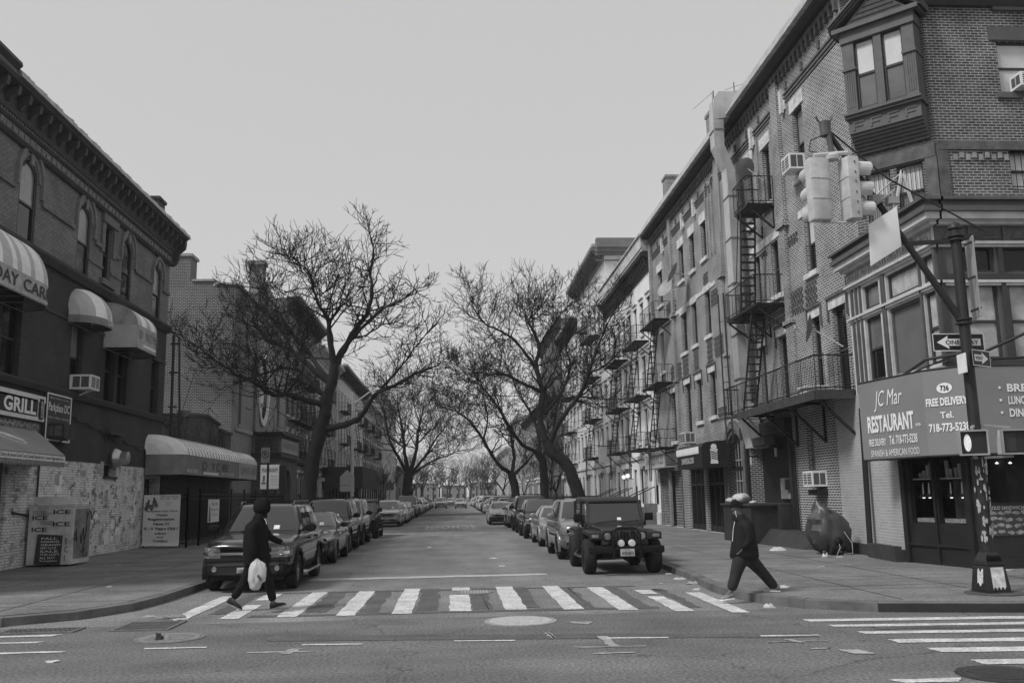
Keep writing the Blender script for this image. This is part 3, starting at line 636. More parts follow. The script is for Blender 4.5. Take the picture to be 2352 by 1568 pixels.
ftext('DAYCARE', fr, 45.1, 48.4, 3.08, 3.42, 1.462, AWM, t)
m = MB()
for k in range(9): 
    u = 45.0 + k * .46; m.tube([fr(u, 3.6 + .75 * math.cos(PI / 2 * j / 6), 1.45 * math.sin(PI / 2 * j / 6) + .012) for j in range(7)], .013, 4)
obj('seam_ribs', m, M('awning_seam', .2, .6), t)
# deli awning
t = thing('deli_awning', 'grey sloping deli awning with scalloped edge and a white strip of food words', 'awning', LF(23, 2.8, .5))
m = MB(); m.hexa([LF(19.5, 3.86, .01), LF(26.3, 3.86, .01), LF(25.5, 3.09, 1.2), LF(19.5, 3.09, 1.2), LF(19.5, 3.88, .01), LF(26.3, 3.88, .01), LF(25.5, 3.11, 1.2), LF(19.5, 3.11, 1.2)])
m.face([LF(26.3, 3.86, .01), LF(25.5, 3.1, 1.2), LF(26.3, 2.95, .01)]); m.face([LF(25.5, 3.1, 1.2), LF(25.5, 2.86, 1.2), LF(26.3, 2.86, .01), LF(26.3, 2.95, .01)]); obj('canopy', m, M('deli_canvas', .26, .6, .2, 1.2), t)
m = MB(); m.fbox(LF, 19.5, 25.52, 2.87, 3.09, 1.19, 1.205)
for k in range(40):
    a = 19.5 + k * .1505; m.prism([(lambda h, p=p: LF(p[0], p[1], h)) for p in [(a, 2.87), (a + .15, 2.87), (a + .14, 2.82), (a + .105, 2.785), (a + .045, 2.785), (a + .01, 2.82)]], 1.19, 1.205)
va = obj('valance', m, M('deli_valance', .2, .6), t)
m = MB(); m.fbox(LF, 19.5, 25.5, 2.92, 3.07, 1.206, 1.211); st = obj('white_strip', m, M('strip_white', .75, .6, .1), t)
ftext('Sodas·Dairy & Juices·Cold Cuts·Candy·Snacks·Ice Cream·Cigarettes Etc.', LF, 21.6, 25.4, 2.93, 3.055, 1.213, BLKT, t, bold=.008)
m = MB(); 
for a0, a1 in ((.16, .13),): m.tube([(LF(23.6 + .55 * math.cos(q * PI / 12) + .1 * math.sin(q * PI / 12), 3.5 - .12 * math.cos(q * PI / 12) + .09 * math.sin(q * PI / 12), .59 + .18 * math.cos(q * PI / 12) - .12 * math.sin(q * PI / 12))) for q in range(25)], .02, 4)
m.tube([LF(23.2, 3.6, .46), LF(24.0, 3.42, .76)], .035, 5); obj('food_emblem', m, LTW, t)
# deli sign
t = thing('shop_sign', 'long black shop fascia with white block letters ending in GRILL, above the deli awning', 'shop sign', LF(23.5, 4.1, .1))
m = MB(); m.fbox(LF, 19.5, 26.45, 4.08, 4.74, 0, .16); obj('board', m, M('sign_black', .02, .5), t)
m = MB(); m.fbox(LF, 19.5, 26.42, 4.62, 4.80, .16, .2); m.fbox(LF, 19.5, 26.42, 4.1, 4.2, .161, .19); m.fbox(LF, 19.5, 26.42, 4.2, 4.62, .16, .172); obj('light_panel', m, M('sign_light', .7, .6, .12), t)
m = MB(); m.fbox(LF, 21.0, 25.95, 4.22, 4.68, .172, .2); obj('letter_backing', m, M('sign_black', .02, .5), t)
ftext('&', LF, 23.35, 23.8, 4.25, 4.62, .205, WHT, t, bold=.03); ftext('GRILL', LF, 24.0, 25.85, 4.24, 4.63, .205, WHT, t, bold=.035, space=1.02)
m = MB(); m.fbox(LF, 26.05, 26.28, 4.15, 4.72, .2, .22); obj('end_panel', m, M('sign_black', .02, .5), t)
text('CORP', LF(26.23, 4.2, .223), Vector((0, 0, .45)), Vector((0, -.12, 0)), WHT, t)
t = thing('food_photo_strip', 'strip of small food pictures between the black shop fascia and the deli awning', 'picture strip', LF(23.5, 3.9, .1))
m = MB(); m.fbox(LF, 19.5, 26.4, 3.84, 4.07, .01, .08); obj('board', m, M('food_print', .16, .6, .9, 7), t)
r_ = random.Random(5); m = MB()
for k in range(40):
    u = 22 + k * .11; c_ = (u, 3.95 + r_.uniform(-.05, .05)); q = [LF(c_[0] + .05 * r_.uniform(.5, 1.2) * math.cos(a), c_[1] + .05 * r_.uniform(.5, 1.2) * math.sin(a), .083) for a in (0, 1, 2, 3, 4, 5)]
    m.face(q)
obj('picture_shapes', m, M('food_light', .4, .6, .5, 9), t)
# day care board + dark ac
t = thing('notice_board_sign', 'dark notice board with thin white border and white lettering, beside the black shop fascia', 'sign', LF(27.4, 3.6, .1))
m = MB(); m.fbox(LF, 26.68, 28.35, 3.62, 4.98, 0, .12); obj('board', m, M('board_dark', .045, .5, .2), t)
m = MB()
for a in ((26.68, 28.35, 4.94, 4.98), (26.68, 28.35, 3.62, 3.66), (26.68, 26.73, 3.66, 4.94), (28.3, 28.35, 3.66, 4.94)): m.fbox(LF, *a, .12, .135)
obj('border', m, WHITE, t)
ftext('Parkplace DC', LF, 26.8, 28.22, 4.4, 4.72, .125, WHT, t, bold=.008); ftext('Infants - Toddlers - School Age', LF, 26.82, 28.2, 4.25, 4.32, .125, LTW, t, name='small_lettering'); ftext('Universal Pre-K', LF, 26.95, 28.1, 3.95, 4.08, .125, LTW, t, name='small_lettering'); ftext('748 Nostrand Ave', LF, 27.2, 28.1, 3.74, 3.82, .125, LTW, t, name='small_lettering'); ftext('Ages 2 months to 12 years', LF, 26.85, 28.15, 4.82, 4.88, .125, LTW, t, name='small_lettering')
def ac_unit(label, fr, u0, u1, z0, z1, D, mt, group='window air conditioners', side='grille'):
    t = thing('air_conditioner', label, 'air conditioner', fr((u0 + u1) / 2, z0, D / 2), group)
    m = MB(); m.fbox(fr, u0, u1, z0, z1, -.02, D); obj('case', m, mt, t)
    m = MB(); m.fbox(fr, u0 + .05, u1 - .05, z0 + .05, z1 - .05, D, D + .004); bk = obj('grille', m, M('ac_grille_dark', .06, .6, .2), t)
    m = MB()
    for k in range(5): zz = z0 + .08 + (z1 - z0 - .16) * k / 4; m.fbox(fr, u0 + .05, u1 - .05, zz - .008, zz + .008, D + .004, D + .012)
    m.fbox(fr, (u0 + u1) / 2 - .015, (u0 + u1) / 2 + .015, z0 + .05, z1 - .05, D + .012, D + .018); obj('slats', m, mt, bk)
    m = MB()
    for s_ in ((u0 - .003, -1), (u1 + .003, 1)):
        for a, b in ((.12, .47), (.53, .9)):
            m.face([fr(s_[0], z0 + .06, D * a), fr(s_[0], z0 + .06, D * b), fr(s_[0], z1 - .06, D * b), fr(s_[0], z1 - .06, D * a)])
    obj('side_vents', m, M('ac_vent', .10, .6, .3, 6), t)
    m = MB(); m.beam(fr((u0 + u1) / 2, z0 - .01, D * .8), fr((u0 + u1) / 2, z0 - .22, .0), .03, .03); obj('support', m, mt, t)
    return t
ac_unit('white window air conditioner propped on the left building under the small DAY awning', LF, 28.45, 29.15, 5.27, 5.72, .62, WHITE)
ac_unit('black air conditioner box in front of the dark day care board', LF, 26.9, 27.7, 3.68, 4.1, .55, M('ac_black', .03, .5))
# freezer box with writing
t = thing('ice_freezer', 'battered white ice freezer box with a leaning dark poster, against the worn wall', 'freezer', (-10.9, 26.7, .15))
m = MB(); m.box(-11.6, -10.42, 26.1, 27.35, .2, 1.75); m.box(-11.62, -10.4, 26.08, 27.37, 1.75, 1.8); obj('body', m, M('freezer_white', .55, .6, .35, 2.5), t)
m = MB(); m.box(-10.42, -10.40, 26.22, 27.25, .35, 1.68); obj('side_panel', m, M('freezer_grey', .2, .6, .5, 2.5), t)
gr = MB(); r_ = random.Random(3)
for k in range(5):
    p = [(-10.392, 26.35 + .16 * k + r_.uniform(-.1, .1), r_.uniform(.5, 1.5))]
    for j_ in range(5): p.append((-10.392, p[-1][1] + r_.uniform(-.15, .2), min(1.6, max(.4, p[-1][2] + r_.uniform(-.35, .35)))))
    gr.tube(p, .014, 4)
obj('graffiti', gr, BLKT, t)
FF = FRONT(26.1)
m = MB(); m.box(-11.55, -10.48, 26.085, 26.098, 1.78, 1.80); m.fbox(FF, -11.5, -10.55, 1.82, 2.02, -.02, .012); obj('top_panel', m, M('freezer_top', .7, .6, .2), t)
for i, (a, b, c, d, s_) in enumerate([(-11.5, -11.1, 1.4, 1.52, 'ICE'), (-10.95, -10.5, 1.55, 1.66, 'ICE'), (-10.95, -10.5, 1.22, 1.34, 'ICE'), (-11.5, -11.1, 1.08, 1.2, 'ICE')]): ftext(s_, FF, a, b, c, d, .012, BLKT, t, bold=.02)
for a, b, c, d, s_ in [(-11.5, -11.15, 1.60, 1.65, 'WE SELL'), (-11.5, -11.0, 1.54, 1.585, 'THOMAS ICE'), (-11.3, -10.9, 1.33, 1.37, 'WE SELL'), (-11.3, -10.85, 1.27, 1.31, 'THOMAS ICE'), (-10.6, -10.5, .3, .9, 'E\nC\nI')]: ftext(s_, FF, a, b, c, d, .012, BLKT, t, name='small_lettering')
m = MB(); m.hexa([(-11.35, 26.02, .22), (-10.66, 26.0, .2), (-10.66, 25.97, .2), (-11.35, 25.99, .22), (-11.32, 26.08, 1.02), (-10.66, 26.08, .98), (-10.66, 26.05, .98), (-11.32, 26.05, 1.02)]); pb = obj('poster', m, M('poster_dark', .035, .5), t)
for k, s_ in enumerate(['FALL', 'FASHION', 'GRAND', 'FIRST CLASS', 'SALE', 'THE LOFT', 'ALL DAY', 'Tompkins']):
    text(s_, (-11.2, 25.965 + .062 * (7 - k) / 7, .28 + .085 * (7 - k)), (.42 + .05 * (k % 3), 0, 0), (0, .004, .055), LTW, pb, bold=.01)
solo('milk_crate_stack', (lambda m: (m.box(-11.64, -11.35, 27.6, 27.9, .15, .2), m)[1])(MB()), TRIM, 'flat dark board lying against the worn wall right of the freezer', 'board')
# posters on the day care fence
LP = LINEF((-11.6, 35.45), (-9.92, 34.75))
t = thing('poster', 'large white day care banner with bold lines of text, hung on the fence end', 'poster', LP(.8, .2, .03))
m = MB(); nx = 12
def curl(u, v): return LP(.03 + 1.66 * u, .22 + 1.86 * v, .05 + .012 * math.sin(6 * u + 3 * v) + (.05 * (1 - v / .08) ** 2 if v < .08 else 0))
m.grid(curl, 14, 20); obj('sheet', m, M('banner_vinyl', .8, .6, .08, 1.5), t, True)
DT = M('banner_ink', .04, .6)
def lpt(s_, a, b, c, d, **k): ftext(s_, LP, .03 + 1.66 * a, .03 + 1.66 * b, .22 + 1.86 * c, .22 + 1.86 * d, .068, DT, t, **k)
lpt('748 Nostrand Ave', .45, .95, .955, .985, name='small_lettering'); lpt('347 . 627 . 2925', .45, .93, .91, .94, name='small_lettering')
lpt('Parkplace Day Care', .07, .93, .655, .70, bold=.015, shear=.1); lpt('Open', .38, .68, .575, .625, bold=.03); lpt('Registration', .14, .86, .485, .545, bold=.03); lpt('Now !!!', .30, .72, .405, .455, bold=.03); lpt('0 - 5 Years Old !', .05, .96, .31, .365, bold=.03); lpt('Infants', .34, .66, .225, .265, bold=.02, shear=.2); lpt('and', .40, .58, .155, .19, bold=.02); lpt('Toddlers', .30, .70, .075, .12, bold=.02)
m = MB(); r_ = random.Random(2)
for (cx, cz, rr) in ((.12, .80, .07), (.14, .88, .035), (.30, .86, .06), (.29, .93, .03), (.22, .76, .07), (.36, .79, .05), (.08, .73, .05)):
    m.face([LP(.03 + 1.66 * (cx + rr * r_.uniform(.7, 1.2) * math.cos(a)), .22 + 1.86 * (cz + rr * r_.uniform(.7, 1.2) * math.sin(a)), .069) for a in [q * PI / 5 for q in range(10)]])
obj('family_picture', m, M('banner_photo', .14, .6, .8, 8), t)
m = MB(); cc = (.68, .83)
for q in range(12):
    a = q * PI / 6; m.face([LP(.03 + 1.66 * (cc[0] + r2 * .09 * math.cos(a + da)), .22 + 1.86 * (cc[1] + r2 * .055 * math.sin(a + da)), .069) for r2, da in ((.3, -.1), (1, 0), (.3, .1))])
obj('sunburst', m, DT, t)
# iron fence along the day care yard
def iron_fence(name, label, pts, h, z0=.15, step=.13, group=None, cat='fence', post_every=2.2):
    t = thing(name, label, cat, (pts[0][0], pts[0][1], z0), group)
    rails = MB(); pick = MB(); posts = MB()
    for (a, b) in zip(pts, pts[1:]):
        a = Vector((*a, 0)); b = Vector((*b, 0)); L = (b - a).length; e = (b - a) / L
        for hz in (z0 + .15, z0 + h - .25, z0 + h * .97 - .02): rails.bar(a + Vector((0, 0, hz)), b + Vector((0, 0, hz)), .018)
        n = int(L / step)
        for k in range(n + 1): p = a + e * (L * k / n); pick.bar(p + Vector((0, 0, z0 + .05)), p + Vector((0, 0, z0 + h)), .012, 3)
        n = max(1, int(L / post_every))
        for k in range(n + 1):
            p = a + e * (L * k / n); posts = MB(); posts.box(p.x - .035, p.x + .035, p.y - .035, p.y + .035, z0, z0 + h + .08); posts.lathe([(.05, 0), (.055, .04), (.02, .1), (.001, .12)], (p.x, p.y, z0 + h + .08), 'z', 8); obj('post', posts, BLK, t)
    obj('railing', rails, BLK, t); obj('pickets', pick, BLK, t)
    return t
iron_fence('iron_fence', 'tall black iron fence of the day care yard, behind the nearest parked cars', [(-11.6, 35.6), (-9.85, 34.9), (-9.75, 36.2), (-9.75, 53.6)], 2.0)
m = MB(); t = thing('poster', 'small white poster with a figure, tied to the tall iron fence', 'poster', (-9.7, 38, .9))
QF = LEFT(-9.70)
m.fbox(QF, 37.2, 38.9, .98, 1.88, 0, .015); obj('sheet', m, M('banner_vinyl', .8, .6, .08, 1.5), t)
ftext('Sign Up', QF, 37.7, 38.6, 1.62, 1.76, .02, DT, t); ftext('Registration Now', QF, 37.6, 38.75, 1.42, 1.52, .02, DT, t, name='small_lettering'); ftext('Day Care', QF, 37.8, 38.6, 1.22, 1.32, .02, DT, t, name='small_lettering')
m = MB(); m.face([QF(37.28, 1.0, .018), QF(37.6, 1.0, .018), QF(37.52, 1.35, .018), QF(37.42, 1.75, .018), QF(37.3, 1.5, .018)]); obj('figure_picture', m, M('banner_photo', .14, .6, .8, 8), t)
# pipes rising at the end of the corner building
m = MB(); m.tube([(-11.45, 37.85, 2.9), (-11.5, 37.8, 8.6)], .06, 8); m.tube([(-11.15, 38.0, 4.3), (-11.35, 38.05, 8.5)], .045, 8); m.tube([(-11.6, 38.3, 4.0), (-10.9, 38.9, 7.2)], .015, 4)
for z in (4.2, 5.6, 7.0, 8.2): m.box(-11.62, -11.3, 37.8, 37.95, z, z + .06)
solo('vent_pipe', m, BLK, 'pair of dark vertical pipes rising beside the end of the left corner building', 'pipe', smooth=40)
t = thing('floodlight', 'round pale lamp globe on a bent bracket above the long barrel awning', 'lamp', (-11.3, 38.4, 4.7)); m = MB(); m.lathe([(.001, -.28), (.16, -.22), (.27, -.08), (.28, 0), (.2, .02), (.001, .03)], (-11.2, 38.6, 5.55), 'z', 18); obj('globe', m, M('lamp_glass', .16, .3), t, True)
m = MB(); m.tube([(-11.4, 38.6, 4.4), (-11.3, 38.6, 5.0), (-11.2, 38.6, 5.3)], .03, 6); obj('bracket', m, BLK, t)

# ---- low brick wall building
bM = thing('low_brick_building', 'low dark brick wall building with stepped coping between the corner building and the church', 'building', (-11.7, 43, .15))
prof = [(37.5, 4.9), (39.6, 4.9), (39.6, 5.4), (43.8, 5.75), (46.4, 5.5), (46.4, 5.25), (48.85, 5.2)]
m = MB(); m.prism([(lambda h, p=p: (h, p[0], p[1])) for p in [(37.52, .15), (48.85, .15)] + prof[::-1]], -13.2, -11.7); obj('wall', m, BRICK('brick_rubble', .08, .12, .5, .4), bM)
m = MB()
for p, q in zip(prof, prof[1:]):
    if q[0] - p[0] > .3: m.hexa([(-13.3, p[0], p[1]), (-11.6, p[0], p[1]), (-11.6, q[0], q[1]), (-13.3, q[0], q[1]), (-13.3, p[0], p[1] + .12), (-11.6, p[0], p[1] + .12), (-11.6, q[0], q[1] + .12), (-13.3, q[0], q[1] + .12)])
obj('coping', m, M('coping_stone', .07, .85, .4), bM)
m = MB()
for k in range(34): m.fbox(LF, 37.6, 48.8, .3 + k * .075, .34 + k * .075, .002, .04)
obj('shutter', m, M('shutter_dark', .03, .5, .3), bM)
r_ = random.Random(11); m = MB()                 # dead creeper on the low wall
for k in range(46):
    p = [Vector((-11.66, r_.uniform(38.6, 47.5), r_.uniform(3.9, 4.6)))]
    for q in range(7): p.append(p[-1] + Vector((r_.uniform(-.0, .06), r_.uniform(-.4, .4), r_.uniform(-.05, .32))))
    m.tube(p, [.014 - .0015 * q for q in range(8)], 3, False)
solo('creeper', m, M('creeper_stems', .05, .9), 'tangled leafless creeper climbing over the low brick wall', 'climbing plant')

# ---- church
bC = thing('church_building', 'tall brick church with a blank side wall, big oval window and brick entrance porch', 'church', (-11.7, 56, .15))
B_CH = BRICK('brick_church_side', .075, .30, .3, .22, bw_=.22, bh=.085, ms=.018); B_CF = BRICK('brick_church_front', .26, .36, .12, .15)
m = MB(); SY = 48.9
for (xa, xb, zt) in ((-26, -16.4, 13.5), (-16.4, -14.15, 14.9), (-14.15, -12.9, 13.5), (-12.9, -11.7, 13.3)): m.face([(xa, SY, .15), (xb, SY, .15), (xb, SY, zt), (xa, SY, zt)])
m.box(-16.4, -14.15, SY + .002, SY + 1.2, 12.0, 14.9); obj('side_wall', m, B_CH, bC)
cw = [(50.35, 51.0, 5.9, 8.85), (61.2, 62.1, 6.5, 8.8, .3), (51.6, 52.2, 10.2, 12, .3)]
ovc, ovz, ova, ovb = 56.6, 8.5, 1.35, 1.9
m = wall(LF, SY, 64, 5.2, 13.3, cw + [(ovc - ova, ovc + ova, ovz - ovb, ovz + ovb)], .3)
n = 24
for k in range(n):            # spandrels that turn the opening into an oval
    a, b = 2 * PI * k / n, 2 * PI * (k + 1) / n; mid = (a + b) / 2
    su = 1 if math.cos(mid) > 0 else -1; sz = 1 if math.sin(mid) > 0 else -1
    m.face([LF(ovc + ova * math.cos(a), ovz + ovb * math.sin(a), 0), LF(ovc + ova * math.cos(b), ovz + ovb * math.sin(b), 0), LF(ovc + ova * su, ovz + ovb * sz, 0)])
m2 = wall(LF, SY, 64, .15, 5.2, [], .3, m); shell(m, -26, -11.7, SY, 64, .15, 13.3, ('x1', 'y0')); m.face([(-26, SY, 13.3), (-11.7, SY, 13.3), (-11.7, 64, 13.3), (-26, 64, 13.3)])
# gable over the front
m.prism([(lambda h, p=p: LF(p[0], p[1], h)) for p in [(50.2, 13.3), (63.5, 13.3), (59.5, 14.1), (59.5, 14.9), (57.2, 15.4), (54.6, 14.9), (54.6, 14.1)]], -.5, -.01); obj('wall', m, B_CF, bC)
ST = M('stone_light', .75, .8, .2, 2); STM = M('stone_mid', .34, .8, .25, 2)
for c_ in cw: window(LF, *c_[:4], bC, .22, rise=c_[4] if len(c_) > 4 else 0, sill=STM)
m = MB(); pts = [(ovc + (ova + .02) * math.cos(2 * PI * k / 28), ovz + (ovb + .02) * math.sin(2 * PI * k / 28)) for k in range(29)]
for p, q in zip(pts, pts[1:]):
    s_ = 1.18; P2 = (ovc + (p[0] - ovc) * s_, ovz + (p[1] - ovz) * s_); Q2 = (ovc + (q[0] - ovc) * s_, ovz + (q[1] - ovz) * s_)
    m.hexa([LF(*x, d) for d in (0, .12) for x in (p, P2, Q2, q)])
rs = obj('oval_window', m, ST, bC)
m = MB(); m.face([LF(*p, -.2) for p in [(ovc + ova * math.cos(2 * PI * k / 28), ovz + ovb * math.sin(2 * PI * k / 28)) for k in range(28)]]); obj('pane', m, M('oval_glass', .85, .5, .1), rs)
m = MB(); m.fbox(LF, ovc - .06, ovc + .06, ovz - ovb, ovz + ovb, -.19, -.12)
for zz in (-.9, 0, .9): m.fbox(LF, ovc - ova, ovc + ova, ovz + zz - .05, ovz + zz + .05, -.19, -.13)
obj('mullion', m, STM, rs)
m = MB()
for a, b in ((-16.5, -14.05), ): m.box(a, b, SY - .08, SY + 1.3, 14.9, 15.05)
m.box(-14.05, -12.8, SY - .08, SY + .5, 13.5, 13.62); m.box(-12.8, -11.6, SY - .08, SY + .5, 13.3, 13.42); m.fbox(LF, SY + .5, 64, 13.3, 13.45, -.3, .15); m.fbox(LF, 49.6, 64, 5.5, 5.7, -.02, .1)
obj('coping', m, STM, bC)
m = MB(); m.fbox(LF, 54.7, 55.3, 13.45, 16.0, -.6, .25); m.fbox(LF, 54.55, 55.45, 15.9, 16.15, -.7, .35); m.fbox(LF, 55.3, 56.2, 13.45, 15.0, -.5, .2); m.fbox(LF, 56.2, 57, 13.45, 14.4, -.5, .2); obj('belfry', m, M('stone_worn', .17, .8, .5, 3, bump=1), bC)
m = MB()
for sx in range(3):
    pass
m.tube([LF(54.05, 13.2, .1), LF(54.05, 3.2, .1)], .07, 8); m.fbox(LF, 53.9, 54.2, 5.7, 5.85, 0, .2); obj('drainpipe', m, M('pipe_grey', .2, .5), bC)
PX = LEFT(-10.2)
m = wall(PX, 54.0, 60.6, .15, 5.55, [(56.2, 58.4, .16, 3.6, .8)], .5); m.face([(-11.7, 54, .15), (-10.2, 54, .15), (-10.2, 54, 5.55), (-11.7, 54, 5.55)]); m.face([(-11.7, 60.6, .15), (-10.2, 60.6, .15), (-10.2, 60.6, 5.55), (-11.7, 60.6, 5.55)]); obj('porch', m, BRICK('brick_porch', .085, .19, .25, .2, bh=.085, ms=.016), bC)
m = MB()
for z0, z1, d in ((5.55, 5.7, .3), (4.25, 4.42, .22), (4.42, 4.5, .12)):
    m.box(-11.69, -10.2 + d, 54 - d, 60.6 + d, z0, z1)
obj('porch_cornice', m, TRIM, bC)
m = MB(); m.face([PX(56.2, .16, -.45), PX(58.4, .16, -.45), PX(58.4, 3.6, -.45), PX(56.2, 3.6, -.45)]); obj('door', m, M('door_dark', .03, .6, .3), bC)
m = MB(); m.fbox(PX, 54.6, 60.2, 4.58, 5.38, .02, .09); sg = obj('name_board', m, M('sign_cream', .36, .6, .2), bC); ftext('MAHANAIM CHURCH', PX, 54.9, 59.9, 4.78, 5.2, .1, AWM, sg)
m = MB(); m.box(-11.5, -10.5, 53.97, 53.995, 4.6, 5.3); obj('porch_panel', m, M('panel_mid', .075, .7), bC)
# ================================================================== right side: corner building
RF = RIGHT(10.9); B_R = BRICK('brick_street_face', .13, .55, .3, .32, ms=.013, wscale=.8); B_RA = BRICK('brick_avenue_face', .075, .36, .4, .38, ms=.013, wscale=.9)
B_PW = BRICK('brick_painted_pale', .36, .46, .08, .14); B_RL = BRICK('brick_ground_face', .08, .48, .3, .25, ms=.015)
STO = M('lintel_stone', .6, .8, .35, 4, bump=.3); STD = M('stone_dark', .11, .85, .4, 4, bump=.6); TRG = M('trim_grey_paint', .10, .6, .2, 3); TRW = M('trim_cream_paint', .55, .6, .2, 3)
bR = thing('corner_brick_building', 'four-storey brick corner building with pedimented oriel, fire escape balcony and restaurant at street level, on the right', 'building', (10.9, 34, .15))
bR["label"] = 'four-storey brick corner building with pedimented oriel window above a restaurant, on the right'
w4 = [(26.15, 26.95, 11.5, 13.75), (29.2, 29.9, 11.6, 13.65), (31.0, 31.65, 11.35, 13.7, .3), (37.25, 38.05, 11.8, 13.4), (39.25, 40.05, 11.75, 13.4), (41.2, 42.05, 11.75, 13.4), (45.65, 46.6, 11.5, 13.3)]
w3 = [(25.9, 26.65, 8.35, 10.2), (28.95, 29.65, 8.3, 10.15), (30.8, 31.4, 8.35, 10.1), (37.2, 38.0, 8.4, 10.3), (39.4, 40.25, 8.35, 10.25), (41.2, 42.2, 8.3, 10.15), (45.9, 46.6, 8.0, 10.05)]
w2 = [(24.2, 25.1, 4.5, 6.95), (26.0, 26.65, 4.55, 6.95), (28.7, 29.5, 4.55, 6.9), (30.8, 31.4, 4.7, 6.85), (37.05, 37.9, 4.95, 6.8), (39.2, 40.05, 4.9, 6.75), (41.1, 42.1, 4.35, 6.8), (44.0, 44.8, 4.3, 6.7)]
m = wall(RF, 23, 48.2, 4.2, 15.75, w4 + w3 + w2, .24); m.face([(10.9, 48.2, .15), (20, 48.2, .15), (20, 48.2, 15.75), (10.9, 48.2, 15.75)])
obj('wall', m, B_R, bR)
CH = LINEF((10.9, 23.0), (12.4, 21.5)); LC = math.hypot(1.5, 1.5)
m = wall(CH, 0, LC, 8.0, 15.75, [(.3, .95, 8.7, 10.2), (1.12, 1.78, 8.7, 10.2)], .2); obj('wall', m, M('chamfer_brick_trim', .10, .9, .3, 4) if False else BRICK('brick_chamfer', .08, .32, .3, .2, bw_=.3), bR)
AV = FRONT(21.5)
aw = [(14.33, 15.3, 11.95, 13.4), (14.35, 15.2, 9.3, 10.55)]
m = wall(AV, 12.4, 22, 8.0, 15.75, aw, .22); m.face([(10.9, 48.2, 15.75), (22, 48.2, 15.75), (22, 21.5, 15.75), (12.4, 21.5, 15.75), (10.9, 23, 15.75)]); obj('wall', m, B_RA, bR)
m = MB(); m.face([(22, 21.5, .15), (22, 48, .15), (22, 48, 15.7), (22, 21.5, 15.7)]); obj('rear_wall', m, B_RA, bR)
# stone belts
m = MB()
for z0, z1, d in ((14.42, 14.5, .05), (14.55, 14.62, .07), (14.3, 14.36, .03)):
    m.fbox(RF, 23.0, 48.2, z0, z1, -.02, d)
obj('string_course', m, STD, bR)
def lint(ws, mat, rise=.32, d=.05, cap=True, drop=True):
    m = MB(); c = MB()
    for o in ws:
        m.fbox(RF, o[0] - .16, o[1] + .16, o[3] + .001, o[3] + rise, -.1, d)
        if cap: c.fbox(RF, o[0] - .22, o[1] + .22, o[3] + rise, o[3] + rise + .07, -.02, d + .06)
        if drop:
            for a in (o[0] - .22, o[1] + .17): c.fbox(RF, a, a + .05, o[3] - .35, o[3] + rise, -.02, d + .03)
    return m, c
for wi, ws in enumerate((w4, w3, w2)):
    for i, o in enumerate(ws):
        blind = None; sl_ = STO
        if wi == 0 and i == 0: blind = M('curtain_grey', .22, .7, .3, 3)
        if wi == 1 and i == 0: blind = BL
        if wi == 2 and i == 3: blind = TRG
        w_ = window(RF, *o[:4], bR, .2, rise=o[4] if len(o) > 4 else 0, blind=blind, sill=sl_ if wi < 2 or i > 3 else None, fm=M('window_paint_brown', .06, .5, .2))
        if wi != 1 or i > 2:
            mm, cc = lint([o], STO, .3 if wi else .42, .03, cap=wi == 2, drop=wi == 2)
            mm.cur = 0; l = obj('lintel', mm, STO, w_)
            if cc.v: obj('hood', cc, STD, w_)
m = MB(); m.fbox(RF, 28.75, 31.7, 10.22, 10.5, -.05, .03); m.fbox(RF, 36.3, 46.8, 10.32, 10.5, -.05, .035); m.fbox(RF, 25.7, 27.0, 10.22, 10.45, -.05, .03); m.fbox(RF, 28.6, 31.8, 8.12, 8.28, -.05, .05); obj('stone_band', m, STO, bR)
# corbelled checker panels, pilasters, arched panel, dentil course
m = MB()
def checker(u0, u1, z0, z1, s=.11):
    nu = int((u1 - u0) / s); nz = int((z1 - z0) / s)
    for i in range(nu):
        for k in range(nz):
            if (i + k) % 2 == 0: m.fbox(RF, u0 + i * s, u0 + i * s + s * .95, z0 + k * s, z0 + k * s + s * .7, -.01, .045)
for a in ((26.0, 26.9, 7.3, 8.15), (27.1, 28.4, 7.35, 8.2), (28.6, 31.6, 7.35, 8.0), (30.0, 30.7, 9.9, 10.15), (27.2, 28.4, 9.6, 9.95), (37.2, 38.0, 7.25, 8.2), (39.4, 40.2, 7.2, 8.15), (41.2, 42.2, 7.15, 8.1), (35.3, 36.9, 7.3, 8.2), (42.5, 44.6, 7.15, 8.1), (45.8, 46.7, 7.0, 7.8), (35.4, 36.9, 4.7, 5.3), (36, 37, 9.5, 10.2), (37.3, 38.0, 10.6, 11.2), (43, 45, 10.6, 11.3)): checker(*a)
obj('checker_panel', m, M('brick_corbel', .10, .9, .3, 6), bR)
m = MB()
for a, b in ((27.9, 28.5), (34.9, 35.35), (43.1, 43.6), (47.7, 48.15)):
    m.fbox(RF, a, b, 10.5, 15.3, -.01, .13); m.fbox(RF, a - .06, b + .06, 10.3, 10.5, -.01, .2); m.fbox(RF, a + .1, b - .1, 7.2, 10.3, -.01, .12); m.fbox(RF, a, b, 4.5, 7.1, -.01, .1); m.fbox(RF, a - .05, b + .05, 7.1, 7.22, -.01, .18)
for a in (28.75, 30.25, 32.2, 33.3):
    m.fbox(RF, a, a + .09, 11.0, 14.3, -.01, .05)
for a in (35.6, 36.0, 36.45, 36.95):
    m.fbox(RF, a, a + .1, 11.6, 14.6, -.01, .07)
for c in (35.85, 36.75):
    for k in range(8):
        t0, t1 = PI * k / 8, PI * (k + 1) / 8
        m.hexa([RF(c - r * math.cos(t), 14.6 + r * math.sin(t), d) for d in (0, .07) for r, t in ((.22, t0), (.32, t0), (.32, t1), (.22, t1))])
obj('pilaster', m, B_R, bR)
m = MB(); k = 0; u = 23.1
